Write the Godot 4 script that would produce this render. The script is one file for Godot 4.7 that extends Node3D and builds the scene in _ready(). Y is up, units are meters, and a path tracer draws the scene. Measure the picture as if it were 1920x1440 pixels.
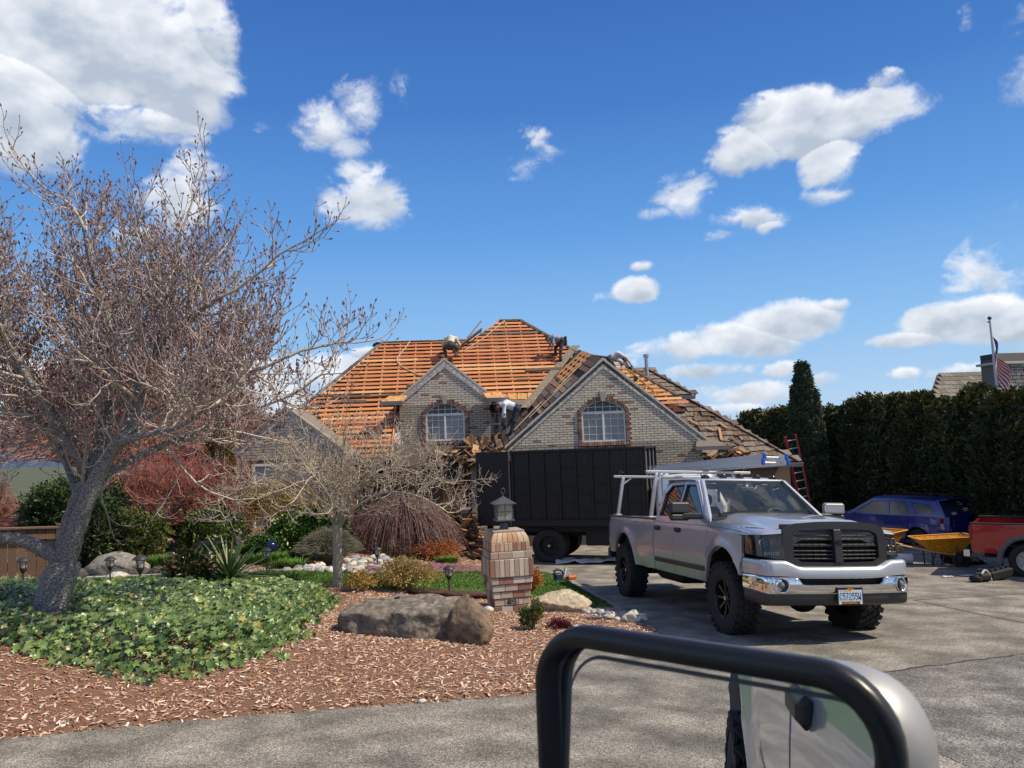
extends Node3D

const EYE := Vector3(0, 2.3, 0)
const SUN_DIR := Vector3(.63, .765, .10)

# linear mean of each grey pattern, so that base colours stay true under it
const TEX_MEAN := {"fine": .62, "blotch": .56, "grit": .42, "cells": .48, "rock": .58, "bark": .33}

var rng := RandomNumberGenerator.new()
var mats := {}
var texs := {}
var used_names := {}

# ---------------------------------------------------------------- mesh builder
class MB:
	var v := PackedVector3Array()
	var n := PackedVector3Array()
	var c := PackedColorArray()
	var uv := PackedVector2Array()
	var ix := PackedInt32Array()
	var col := Color.WHITE

	func vert(p: Vector3, nn: Vector3, u := Vector2.ZERO) -> int:
		v.append(p); n.append(nn); c.append(col); uv.append(u)
		return v.size() - 1

	func tri(a: int, b: int, d: int) -> void:
		var g := (v[b] - v[a]).cross(v[d] - v[a])
		if g.dot(n[a] + n[b] + n[d]) > .0:
			ix.append(a); ix.append(d); ix.append(b)
		else:
			ix.append(a); ix.append(b); ix.append(d)

	func quad(p0: Vector3, p1: Vector3, p2: Vector3, p3: Vector3) -> void:
		var nn := (p1 - p0).cross(p2 - p0)
		if nn.length_squared() < 1e-14:
			nn = (p2 - p0).cross(p3 - p0)
		nn = nn.normalized()
		var a := vert(p0, nn, Vector2(0, 0)); vert(p1, nn, Vector2(1, 0)); vert(p2, nn, Vector2(1, 1)); vert(p3, nn, Vector2(0, 1))
		ix.append_array(PackedInt32Array([a, a + 2, a + 1, a, a + 3, a + 2]))

	func face(p0: Vector3, p1: Vector3, p2: Vector3) -> void:
		var nn := (p1 - p0).cross(p2 - p0).normalized()
		var a := vert(p0, nn); vert(p1, nn); vert(p2, nn)
		ix.append_array(PackedInt32Array([a, a + 2, a + 1]))

	func poly(pts: Array, nn: Vector3) -> void:
		var a := v.size()
		for p in pts:
			vert(p, nn)
		for i in range(1, pts.size() - 1):
			tri(a, a + i, a + i + 1)

	func box(t: Transform3D, s: Vector3, bev := .0) -> void:
		var h := s * .5
		if bev <= .0:
			var q := [Vector3(-h.x, -h.y, -h.z), Vector3(h.x, -h.y, -h.z), Vector3(h.x, h.y, -h.z), Vector3(-h.x, h.y, -h.z), Vector3(-h.x, -h.y, h.z), Vector3(h.x, -h.y, h.z), Vector3(h.x, h.y, h.z), Vector3(-h.x, h.y, h.z)]
			for i in 8:
				q[i] = t * q[i]
			for f in [[4, 5, 6, 7], [1, 0, 3, 2], [5, 1, 2, 6], [0, 4, 7, 3], [7, 6, 2, 3], [0, 1, 5, 4]]:
				quad(q[f[0]], q[f[1]], q[f[2]], q[f[3]])
			return
		var b := minf(bev, minf(h.x, minf(h.y, h.z)) * .95)
		var ax := [Vector3.RIGHT, Vector3.UP, Vector3.BACK]
		var idx := {}
		for k in 3:
			for sg in [-1, 1]:
				var nn: Vector3 = ax[k] * sg
				var wn := (t.basis * nn).normalized()
				var k1 := (k + 1) % 3
				var k2 := (k + 2) % 3
				var ids := []
				for cc in [[-1, -1], [1, -1], [1, 1], [-1, 1]]:
					var p := Vector3.ZERO
					p[k] = sg * h[k]
					p[k1] = cc[0] * (h[k1] - b)
					p[k2] = cc[1] * (h[k2] - b)
					var sgv := [0, 0, 0]
					sgv[k] = sg; sgv[k1] = cc[0]; sgv[k2] = cc[1]
					var id := vert(t * p, wn, Vector2(cc[0], cc[1]) * .5 + Vector2(.5, .5))
					ids.append(id)
					idx[[k, sgv[0], sgv[1], sgv[2]]] = id
				tri(ids[0], ids[1], ids[2]); tri(ids[0], ids[2], ids[3])
		for k in 3:
			var k1 := (k + 1) % 3
			var k2 := (k + 2) % 3
			for s1 in [-1, 1]:
				for s2 in [-1, 1]:
					var e := []
					for sk in [-1, 1]:
						var sgv := [0, 0, 0]
						sgv[k] = sk; sgv[k1] = s1; sgv[k2] = s2
						e.append(idx[[k1, sgv[0], sgv[1], sgv[2]]])
						e.append(idx[[k2, sgv[0], sgv[1], sgv[2]]])
					tri(e[0], e[1], e[3]); tri(e[0], e[3], e[2])
		for s0 in [-1, 1]:
			for s1 in [-1, 1]:
				for s2 in [-1, 1]:
					tri(idx[[0, s0, s1, s2]], idx[[1, s0, s1, s2]], idx[[2, s0, s1, s2]])

	func bx(cx: float, cy: float, cz: float, sx: float, sy: float, sz: float, bev := .0) -> void:
		box(Transform3D(Basis(), Vector3(cx, cy, cz)), Vector3(sx, sy, sz), bev)

	func beam(a: Vector3, b: Vector3, w: float, h: float, up := Vector3.UP, bev := .0) -> void:
		var d := b - a
		var f := d.normalized()
		var r := up.cross(f)
		if r.length() < 1e-4:
			r = Vector3.RIGHT.cross(f)
		r = r.normalized()
		var u := f.cross(r)
		box(Transform3D(Basis(r, u, f), (a + b) * .5), Vector3(w, h, d.length()), bev)

	func tube(pts: PackedVector3Array, rad: PackedFloat32Array, sides := 6, cap := true) -> void:
		var m := pts.size()
		if m < 2:
			return
		var t0 := (pts[1] - pts[0]).normalized()
		var r := t0.cross(Vector3.UP if absf(t0.y) < .9 else Vector3.RIGHT).normalized()
		var base := v.size()
		for i in m:
			var t := (pts[mini(i + 1, m - 1)] - pts[maxi(i - 1, 0)]).normalized()
			r = (r - t * r.dot(t)).normalized()
			var b := t.cross(r)
			var rd := rad[roundi(float(i) * (rad.size() - 1) / (m - 1))]
			for k in sides:
				var a := TAU * k / sides
				var d := r * cos(a) + b * sin(a)
				v.append(pts[i] + d * rd); n.append(d); c.append(col); uv.append(Vector2(float(k) / sides, i))
		for i in m - 1:
			for k in sides:
				var a := base + i * sides + k
				var b2 := base + i * sides + (k + 1) % sides
				var c2 := b2 + sides
				var d2 := a + sides
				ix.append(a); ix.append(c2); ix.append(b2); ix.append(a); ix.append(d2); ix.append(c2)
		if cap:
			for e in [0, m - 1]:
				var t: Vector3 = (pts[1] - pts[0]).normalized() * -1.0 if e == 0 else (pts[m - 1] - pts[m - 2]).normalized()
				var ring := []
				for k in sides:
					ring.append(v[base + e * sides + k])
				poly(ring, t)

	func rod(a: Vector3, b: Vector3, r: float, sides := 8) -> void:
		tube(PackedVector3Array([a, b]), PackedFloat32Array([r, r]), sides)

	func lathe(prof: Array, segs: int, t := Transform3D(), smooth := true) -> void:
		var m := prof.size()
		if smooth:
			var base := v.size()
			for i in m:
				var d: Vector2 = prof[mini(i + 1, m - 1)] - prof[maxi(i - 1, 0)]
				var nn2 := Vector2(d.y, -d.x).normalized()
				for k in segs + 1:
					var a := TAU * k / segs
					vert(t * Vector3(prof[i].x * cos(a), prof[i].y, prof[i].x * sin(a)), (t.basis * Vector3(nn2.x * cos(a), nn2.y, nn2.x * sin(a))).normalized(), Vector2(float(k) / segs, float(i) / (m - 1)))
			for i in m - 1:
				for k in segs:
					var a := base + i * (segs + 1) + k
					tri(a, a + 1, a + segs + 2); tri(a, a + segs + 2, a + segs + 1)
		else:
			for i in m - 1:
				lathe([prof[i], prof[i + 1]], segs, t, true)

	func grid(rows: Array, out := Vector3.ZERO, closed := false) -> void:
		var m := rows.size()
		var w: int = rows[0].size()
		var base := v.size()
		for i in m:
			for j in w:
				var du: Vector3 = rows[i][(j + 1) % w if closed else mini(j + 1, w - 1)] - rows[i][(j - 1 + w) % w if closed else maxi(j - 1, 0)]
				var dv: Vector3 = rows[mini(i + 1, m - 1)][j] - rows[maxi(i - 1, 0)][j]
				var nn := du.cross(dv)
				if nn.length_squared() < 1e-16:
					nn = Vector3.UP
				vert(rows[i][j], nn.normalized(), Vector2(float(j) / maxf(w - 1, 1), float(i) / maxf(m - 1, 1)))
		if out != Vector3.ZERO:
			var s := .0
			for i in range(base, v.size()):
				s += n[i].dot(out)
			if s < .0:
				for i in range(base, v.size()):
					n[i] = -n[i]
		else:
			var mid := Vector3.ZERO
			for i in range(base, v.size()):
				mid += v[i]
			mid /= float(v.size() - base)
			var s2 := .0
			for i in range(base, v.size()):
				s2 += n[i].dot((v[i] - mid).normalized())
			if s2 < .0:
				for i in range(base, v.size()):
					n[i] = -n[i]
		for i in m - 1:
			for j in (w if closed else w - 1):
				var a := base + i * w + j
				var b := base + i * w + (j + 1) % w
				tri(a, b, b + w); tri(a, b + w, a + w)

	func ball(p: Vector3, r: Vector3, seg := 10, ring := 6) -> void:
		var prof := []
		for i in ring + 1:
			var a := -PI / 2 + PI * i / ring
			prof.append(Vector2(cos(a), sin(a)))
		lathe(prof, seg, Transform3D(Basis.from_scale(r), p))

	func prism(pts: Array, d: Vector3) -> void:
		var nn := Vector3.ZERO
		for i in pts.size():
			nn += (pts[i] as Vector3).cross(pts[(i + 1) % pts.size()])
		nn = nn.normalized()
		var u: Vector3 = (pts[1] - pts[0]).normalized()
		var w := nn.cross(u)
		var flat := PackedVector2Array()
		for p in pts:
			flat.append(Vector2(u.dot(p), w.dot(p)))
		var t := Geometry2D.triangulate_polygon(flat)
		var a := v.size()
		for p in pts:
			vert(p, nn)
		for i in range(0, t.size(), 3):
			tri(a + t[i], a + t[i + 1], a + t[i + 2])
		a = v.size()
		for p in pts:
			vert(p + d, -nn)
		for i in range(0, t.size(), 3):
			tri(a + t[i], a + t[i + 1], a + t[i + 2])
		for i in pts.size():
			var p: Vector3 = pts[i]
			var q: Vector3 = pts[(i + 1) % pts.size()]
			quad(p, p + d, q + d, q)

	func add(o: MB, t: Transform3D) -> void:
		var base := v.size()
		var nb := t.basis.inverse().transposed()
		for i in o.v.size():
			v.append(t * o.v[i]); n.append((nb * o.n[i]).normalized()); c.append(o.c[i]); uv.append(o.uv[i])
		var flip := t.basis.determinant() < .0
		for i in range(0, o.ix.size(), 3):
			ix.append(base + o.ix[i])
			ix.append(base + o.ix[i + (2 if flip else 1)]); ix.append(base + o.ix[i + (1 if flip else 2)])

	func mesh() -> ArrayMesh:
		var a := []
		a.resize(Mesh.ARRAY_MAX)
		a[Mesh.ARRAY_VERTEX] = v; a[Mesh.ARRAY_NORMAL] = n; a[Mesh.ARRAY_COLOR] = c; a[Mesh.ARRAY_TEX_UV] = uv; a[Mesh.ARRAY_INDEX] = ix
		var m := ArrayMesh.new()
		m.add_surface_from_arrays(Mesh.PRIMITIVE_TRIANGLES, a)
		return m

# ---------------------------------------------------------------- node helpers
func numbered(called: String) -> String:
	var k: int = used_names.get(called, -1) + 1
	used_names[called] = k
	return called if k == 0 else "%s_%03d" % [called, k]

func thing(called: String, label: String, category: String, at := Vector3.ZERO, turn := .0, group := "") -> Node3D:
	var o := Node3D.new()
	o.name = numbered(called)
	add_child(o, true)
	o.position = at
	o.rotation.y = turn
	tag(o, label, category, group)
	return o

func tag(o: Node, label: String, category: String, group := "", kind := "") -> void:
	if label: o.set_meta("label", label)
	if category: o.set_meta("category", category)
	if group: o.set_meta("group", group)
	if kind: o.set_meta("kind", kind)

func obj(called: String, shape, m: Material, parent: Node = null) -> MeshInstance3D:
	var o := MeshInstance3D.new()
	var top := parent == null
	if shape is MB:
		o.mesh = shape.mesh()
	else:
		o.mesh = shape
	o.material_override = m
	o.name = numbered(called) if top else called
	(self if top else parent).add_child(o, true)
	if not top and o.name != called:
		pname(o, called, parent)
	return o

func pname(o: Node, called: String, parent: Node) -> void:
	var key := "%d/%s" % [parent.get_instance_id(), called]
	var k: int = used_names.get(key, 0) + 1
	used_names[key] = k
	o.name = "%s_%03d" % [called, k]

func holder(called: String, parent: Node) -> Node3D:
	var o := Node3D.new()
	o.name = called
	parent.add_child(o, true)
	if o.name != called:
		pname(o, called, parent)
	return o

func struct(called: String, shape, m: Material) -> MeshInstance3D:
	var o := obj(called, shape, m)
	o.set_meta("kind", "structure")
	return o

func many(called: String, mesh: Mesh, m: Material, xf: Array, cols := PackedColorArray(), parent: Node = null, kind := "stuff") -> MultiMeshInstance3D:
	var mm := MultiMesh.new()
	mm.transform_format = MultiMesh.TRANSFORM_3D
	mm.use_colors = cols.size() > 0
	mm.mesh = mesh
	mm.instance_count = xf.size()
	for i in xf.size():
		mm.set_instance_transform(i, xf[i])
		if cols.size() > 0:
			mm.set_instance_color(i, cols[i])
	var o := MultiMeshInstance3D.new()
	o.multimesh = mm
	o.material_override = m
	var top := parent == null
	o.name = numbered(called) if top else called
	(self if top else parent).add_child(o, true)
	if not top and o.name != called:
		pname(o, called, parent)
	if kind: o.set_meta("kind", kind)
	return o

func dup(o: Node3D, at: Vector3, turn: float, label: String, group := "") -> Node3D:
	var r: Node3D = o.duplicate()
	r.name = numbered(String(o.name).rstrip("0123456789").trim_suffix("_"))
	add_child(r, true)
	r.position = at
	r.rotation.y = turn
	r.set_meta("label", label)
	if group: r.set_meta("group", group)
	return r

# ---------------------------------------------------------------- materials
func lin(r: float, g: float, b: float, a := 1.0) -> Color:
	var k := Color(r, g, b).linear_to_srgb()
	k.a = a
	return k

func noise_tex(key: String, freq: float, oct := 4, lo := .6, hi := 1.0, type := FastNoiseLite.TYPE_SIMPLEX_SMOOTH, normal := false, size := 512, warp := .0) -> NoiseTexture2D:
	if texs.has(key):
		return texs[key]
	var f := FastNoiseLite.new()
	f.seed = key.hash() % 10000
	f.noise_type = type
	f.frequency = freq
	f.fractal_octaves = oct
	f.fractal_type = FastNoiseLite.FRACTAL_FBM
	if type == FastNoiseLite.TYPE_CELLULAR:
		f.cellular_return_type = FastNoiseLite.RETURN_CELL_VALUE
		f.cellular_jitter = 1.0
	if warp > .0:
		f.domain_warp_enabled = true
		f.domain_warp_amplitude = warp
	var t := NoiseTexture2D.new()
	t.width = size; t.height = size
	t.seamless = true
	t.generate_mipmaps = false
	t.noise = f
	if normal:
		t.as_normal_map = true
		t.bump_strength = 4.0
	else:
		var g := Gradient.new()
		g.set_color(0, Color(lo, lo, lo)); g.set_color(1, Color(hi, hi, hi))
		t.color_ramp = g
	texs[key] = t
	return t

func mat(key: String, col: Color, rough := .8, metal := .0, tex := "", scale := 1.0, bump := .0) -> StandardMaterial3D:
	if mats.has(key):
		return mats[key]
	var m := StandardMaterial3D.new()
	m.resource_name = key
	var k: float = 1.0 / TEX_MEAN.get(tex, 1.0)
	m.albedo_color = Color(minf(col.r * k, 1.0), minf(col.g * k, 1.0), minf(col.b * k, 1.0)).linear_to_srgb()
	m.roughness = rough
	m.metallic = metal
	if tex != "":
		m.albedo_texture = texs[tex]
		m.uv1_triplanar = true
		m.uv1_world_triplanar = true
		m.uv1_scale = Vector3.ONE * scale
		if bump > .0:
			m.heightmap_enabled = true
			m.heightmap_texture = texs[tex]
			m.heightmap_scale = bump
	mats[key] = m
	return m

func detail(m: StandardMaterial3D, tex: String, scale: float) -> StandardMaterial3D:
	var k: float = 1.0 / TEX_MEAN.get(tex, 1.0)
	var c := m.albedo_color.srgb_to_linear()
	m.albedo_color = Color(minf(c.r * k, 1.0), minf(c.g * k, 1.0), minf(c.b * k, 1.0)).linear_to_srgb()
	m.detail_enabled = true
	m.detail_albedo = texs[tex]
	m.detail_blend_mode = BaseMaterial3D.BLEND_MODE_MUL
	m.detail_uv_layer = BaseMaterial3D.DETAIL_UV_2
	m.uv2_triplanar = true
	m.uv2_world_triplanar = true
	m.uv2_scale = Vector3.ONE * scale
	return m

func vmat(key: String, rough := .8, tex := "", scale := 1.0, bump := .0) -> StandardMaterial3D:
	if mats.has(key):
		return mats[key]
	var m := mat(key, Color.WHITE, rough, .0, tex, scale, bump)
	m.vertex_color_use_as_albedo = true
	return m

func leafmat(key: String, rough := .55, back := .25) -> StandardMaterial3D:
	if mats.has(key):
		return mats[key]
	var m := vmat(key, rough)
	m.backlight_enabled = true
	m.backlight = Color(back, back, back * .5)
	m.cull_mode = BaseMaterial3D.CULL_DISABLED
	return m

func paint(key: String, col: Color, metal := .35, rough := .38) -> StandardMaterial3D:
	var m := mat(key, col, rough, metal)
	m.clearcoat_enabled = true
	m.clearcoat = 1.0
	m.clearcoat_roughness = .04
	return m

func glass(key: String, tint: Color, alpha: float) -> StandardMaterial3D:
	var m := mat(key, tint, .02)
	m.transparency = BaseMaterial3D.TRANSPARENCY_ALPHA
	m.albedo_color.a = alpha
	m.metallic_specular = .6
	return m

func rnd(a: float, b: float) -> float:
	return rng.randf_range(a, b)

func jit(c: Color, k: float) -> Color:
	var f := 1.0 + rng.randf_range(-k, k)
	var g := 1.0 + rng.randf_range(-k, k) * .35
	return Color(c.r * f * g, c.g * f, c.b * f / g)

func basis_to(f: Vector3, up := Vector3.UP) -> Basis:
	f = f.normalized()
	var r := up.cross(f)
	if r.length() < 1e-4:
		r = Vector3.RIGHT.cross(f)
	r = r.normalized()
	return Basis(r, f.cross(r), f)

# ---------------------------------------------------------------- terrain
const BED := [Vector2(-40, -2.0), Vector2(-14, -3.6), Vector2(-9, -4.4), Vector2(-6, -5.3), Vector2(-4.0, -6.04), Vector2(-3.14, -6.36), Vector2(-2.17, -6.66), Vector2(-1.08, -6.91), Vector2(.08, -7.2), Vector2(1.0, -7.9), Vector2(1.62, -9.2), Vector2(1.86, -10.6), Vector2(1.76, -11.5), Vector2(1.55, -12.9), Vector2(1.27, -15.0), Vector2(1.01, -17.2), Vector2(.35, -19.1), Vector2(-.5, -21.0), Vector2(-1.2, -23.0), Vector2(-1.2, -32), Vector2(-40, -32)]
const LAWN := [Vector2(-12, -12.2), Vector2(-8.5, -12.0), Vector2(-6.2, -12.1), Vector2(-4.6, -13.2), Vector2(-3.5, -13.9), Vector2(-3.05, -13.75), Vector2(-1.6, -13.75), Vector2(-.7, -13.9), Vector2(.25, -13.6), Vector2(1.05, -12.75), Vector2(1.5, -12.75), Vector2(1.18, -15.0), Vector2(.95, -17.0), Vector2(.33, -18.4), Vector2(-.4, -17.6), Vector2(-1.1, -16.9), Vector2(-2.0, -15.6), Vector2(-2.9, -15.2), Vector2(-4.2, -15.05), Vector2(-4.9, -14.6), Vector2(-5.8, -13.7), Vector2(-7, -13.2), Vector2(-12, -13.6)]

func sd_poly(x: float, z: float, pts: Array) -> float:
	var p := Vector2(x, z)
	var d := 1e9
	var inside := false
	var m := pts.size()
	for i in m:
		var a: Vector2 = pts[i]
		var b: Vector2 = pts[(i + 1) % m]
		var e := b - a
		var w := p - a
		var q := w - e * clampf(w.dot(e) / e.dot(e), .0, 1.0)
		d = minf(d, q.length_squared())
		if (a.y > z) != (b.y > z) and x < (b.x - a.x) * (z - a.y) / (b.y - a.y) + a.x:
			inside = not inside
	return sqrt(d) * (1.0 if inside else -1.0)

func drive_y(x: float, z: float) -> float:
	var ze := clampf(z, -27.0, 40.0)
	if ze > -5.5:
		ze = -5.5 + 3.6 * (1.0 - exp(-(ze + 5.5) / 3.6))
	var xe := clampf(x, -14.0, 16.0)
	return .76575 - .01958 * xe + .11301 * ze + .00191 * ze * ze

func bed_y(x: float, z: float) -> float:
	var sd := sd_poly(x, z, BED)
	var base := drive_y(x, z)
	if sd < .0:
		return base + maxf(sd * .6, -.3)
	var ramp := clampf(-x / 6.0, .0, 1.0)
	var back := clampf((-z - 14.0) / 8.0, .0, 1.0)
	var g := .06 + ramp * (.46 + .34 * back)
	var s := smoothstep(.0, 2.2, sd)
	return base + .035 * smoothstep(.0, .12, sd) + g * s

func lawn_y(x: float, z: float) -> float:
	var sd := sd_poly(x, z, LAWN)
	return bed_y(x, z) + clampf(sd * .5, -.15, .045) - .005

# ---------------------------------------------------------------- sky
func sky_clouds() -> Array:
	var cl := []
	cl.append([-.5054, .4718, .1552, .0993, 1.15])
	cl.append([-.4124, .4600, .0727, .0828, 1.05])
	cl.append([-.5737, .3899, .0864, .0693, 1.10])
	cl.append([-.4655, .3853, .0916, .0312, .95])
	cl.append([-.3753, .4925, .0439, .0600, .95])
	cl.append([-.2328, .4043, .0508, .0396, .85])
	cl.append([-.1911, .4334, .0415, .0421, .80])
	cl.append([-.1382, .4501, .0197, .0329, .62])
	cl.append([-.2061, .3809, .0376, .0186, .80])
	cl.append([-.1765, .4578, .0314, .0189, .60])
	cl.append([-.1835, .3246, .0604, .0450, 1.05])
	cl.append([-.2001, .3466, .0342, .0254, .90])
	cl.append([.0377, .3923, .0285, .0201, .62])
	cl.append([.0291, .3610, .0356, .0256, .65])
	cl.append([.0616, .3689, .0248, .0159, .50])
	cl.append([.3798, .3704, .0799, .0365, 1.15])
	cl.append([.4521, .3658, .0750, .0274, 1.05])
	cl.append([.3149, .3534, .0515, .0304, .90])
	cl.append([.4126, .3168, .0357, .0358, .95])
	cl.append([.4042, .2846, .0329, .0134, .80])
	cl.append([.4977, .3620, .0303, .0134, .70])
	cl.append([.3430, .3855, .0443, .0236, .90])
	cl.append([.2256, .3076, .0437, .0333, .72])
	cl.append([.1973, .2890, .0306, .0104, .70])
	cl.append([.3095, .2725, .0512, .0165, .68])
	cl.append([.2723, .2528, .0327, .0103, .72])
	cl.append([.3341, .2567, .0189, .0089, .60])
	cl.append([.1667, .1929, .0300, .0182, 1.10])
	cl.append([.1746, .2253, .0150, .0067, .70])
	cl.append([.2343, .2284, .0120, .0066, .45])
	cl.append([.3514, .1385, .0676, .0259, 1.15])
	cl.append([.2871, .1208, .0832, .0252, 1.15])
	cl.append([.2079, .1162, .0799, .0230, 1.05])
	cl.append([.4011, .1549, .0237, .0089, .80])
	cl.append([.2528, .0897, .0781, .0121, .85])
	cl.append([.1667, .1016, .0406, .0137, .85])
	cl.append([.5173, .1217, .0527, .0216, 1.15])
	cl.append([.5688, .1216, .0545, .0267, 1.20])
	cl.append([.4728, .1080, .0607, .0098, 1.05])
	cl.append([.5991, .1322, .0238, .0159, .90])
	cl.append([.3367, .0841, .0272, .0098, 1.00])
	cl.append([.3893, .0687, .0238, .0102, 1.05])
	cl.append([.4699, .0679, .0221, .0080, .95])
	cl.append([.5340, .0646, .0411, .0119, 1.00])
	cl.append([.4513, .0412, .0616, .0106, .75])
	cl.append([.2959, .0557, .0760, .0146, .75])
	cl.append([.2693, .0384, .0514, .0093, .60])
	cl.append([.4158, .0243, .0694, .0076, .60])
	cl.append([.3579, .0501, .0365, .0078, .60])
	cl.append([.5524, .0376, .0602, .0094, .70])
	cl.append([-.2452, .1020, .0916, .0269, 1.10])
	cl.append([-.3288, .0831, .1243, .0394, 1.00])
	cl.append([-.1848, .1269, .0243, .0095, .90])
	cl.append([-.4592, .0778, .1453, .0497, .95])
	cl.append([-.5598, .0661, .0800, .0529, .90])
	cl.append([-.2720, .0556, .1283, .0267, .80])
	cl.append([.6055, .4132, .0165, .0202, .50])
	cl.append([.5646, .4432, .0082, .0203, .38])
	cl.append([.6170, .4303, .0096, .0198, .50])
	cl.append([-.4188, .3055, .0564, .0423, .80])
	cl.append([-.4595, .2627, .0342, .0241, .50])
	cl.append([-.3946, .3469, .0426, .0240, .60])
	cl.append([-.3093, .3963, .0143, .0084, .30])
	cl.append([-.2939, .3331, .0170, .0187, .25])
	cl.append([.4722, .3987, .0227, .0111, .40])
	cl.append([.1229, .1862, .0207, .0082, .30])
	cl.append([.4524, .1381, .0169, .0087, .35])
	var r := RandomNumberGenerator.new()
	r.seed = 77
	for i in 150:
		var az := r.randf_range(.75, TAU - .75)
		var el := r.randf_range(.02, 1.35)
		el = el * (.35 + .65 * r.randf())
		var s := r.randf_range(.03, .17)
		cl.append([az if az < PI else az - TAU, el, s * r.randf_range(1.0, 1.8) / maxf(cos(el), .3), s * r.randf_range(.35, .7), r.randf_range(.6, 1.15)])
	return cl

func sky_base(el: float) -> Color:
	var stops := [[-.02, Color(.50, .66, .83)], [.05, Color(.42, .61, .83)], [.14, Color(.26, .50, .83)], [.27, Color(.125, .335, .73)], [.42, Color(.065, .205, .56)], [.62, Color(.033, .125, .42)], [1.0, Color(.022, .085, .31)], [1.6, Color(.02, .075, .28)]]
	if el <= stops[0][0]:
		return stops[0][1]
	for i in stops.size() - 1:
		if el <= stops[i + 1][0]:
			var t: float = (el - stops[i][0]) / (stops[i + 1][0] - stops[i][0])
			return (stops[i][1] as Color).lerp(stops[i + 1][1], t)
	return stops[-1][1]

func paint_sky(w: int, h: int, c0: int, c1: int, r0: int, r1: int, cl: Array) -> Image:
	var nw := c1 - c0
	var nh := r1 - r0
	var field := PackedFloat32Array(); field.resize(nw * nh)
	var high := PackedFloat32Array(); high.resize(nw * nh)
	for e in cl:
		for wrap in [-w, 0, w]:
			var cx: float = e[0] / TAU * w - c0 + wrap
			var cy: float = (.5 - e[1] / PI) * h - r0
			var rx: float = e[2] / TAU * w
			var ry: float = e[3] / PI * h
			var x0 := maxi(0, int(cx - rx * 1.35)); var x1 := mini(nw, int(cx + rx * 1.35) + 1)
			var y0 := maxi(0, int(cy - ry * 1.35)); var y1 := mini(nh, int(cy + ry * 1.35) + 1)
			for y in range(y0, y1):
				var dy := (y - cy) / ry
				for x in range(x0, x1):
					var dx := (x - cx) / rx
					var q := dx * dx + dy * dy
					if q < 1.8:
						var f: float = e[4] * (1.0 - q * .72)
						var k := y * nw + x
						if f > field[k]:
							high[k] = -dy
							field[k] = f
	var n1 := FastNoiseLite.new()
	n1.noise_type = FastNoiseLite.TYPE_SIMPLEX_SMOOTH
	n1.frequency = 7.0; n1.fractal_octaves = 6; n1.fractal_gain = .56; n1.seed = 5
	n1.fractal_type = FastNoiseLite.FRACTAL_FBM
	n1.domain_warp_enabled = true; n1.domain_warp_amplitude = .055; n1.domain_warp_frequency = 9.0
	var n2 := FastNoiseLite.new()
	n2.frequency = 16.0; n2.fractal_octaves = 4; n2.seed = 9
	var data := PackedFloat32Array(); data.resize(nw * nh * 4)
	var deep := Vector3(.46, .53, .63)
	var lit := Vector3(1.02, 1.03, 1.05)
	for y in nh:
		var el := (.5 - (y + r0 + .5) / h) * PI
		var b := sky_base(el)
		var ce := cos(el)
		var se := sin(el)
		for x in nw:
			var k := y * nw + x
			var o := k * 4
			var R := b.r; var G := b.g; var B := b.b
			var f := field[k]
			if f > -.5 and f != .0 and el > -.05:
				var az := (x + c0 + .5) / w * TAU
				var p := Vector3(sin(az) * ce, se * 1.7, -cos(az) * ce)
				var nz := n1.get_noise_3dv(p)
				var d := f * .95 + nz * 1.05 - .20
				if d > .0:
					var a := d / .62
					a = clampf(a, .0, 1.0)
					a = a * a * (3.0 - 2.0 * a)
					var s := .62 + high[k] * .42 - d * .30 + n2.get_noise_3dv(p) * .55
					s = clampf(s, .0, 1.0)
					var c := deep.lerp(lit, s)
					a *= .96
					R = R * (1.0 - a) + c.x * a
					G = G * (1.0 - a) + c.y * a
					B = B * (1.0 - a) + c.z * a
			data[o] = R; data[o + 1] = G; data[o + 2] = B; data[o + 3] = 1.0
	return Image.create_from_data(nw, nh, false, Image.FORMAT_RGBAF, data.to_byte_array())

func make_sky() -> ImageTexture:
	var cl := sky_clouds()
	var low := paint_sky(1024, 512, 0, 1024, 0, 512, cl)
	low.resize(4096, 2048, Image.INTERPOLATE_BILINEAR)
	var c0 := -450
	var c1 := 450
	var fine := paint_sky(4096, 2048, c0, c1, 590, 1030, cl)
	low.blit_rect(fine, Rect2i(0 - c0, 0, c1, 440), Vector2i(0, 590))
	low.blit_rect(fine, Rect2i(0, 0, -c0, 440), Vector2i(4096 + c0, 590))
	return ImageTexture.create_from_image(low)

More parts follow.
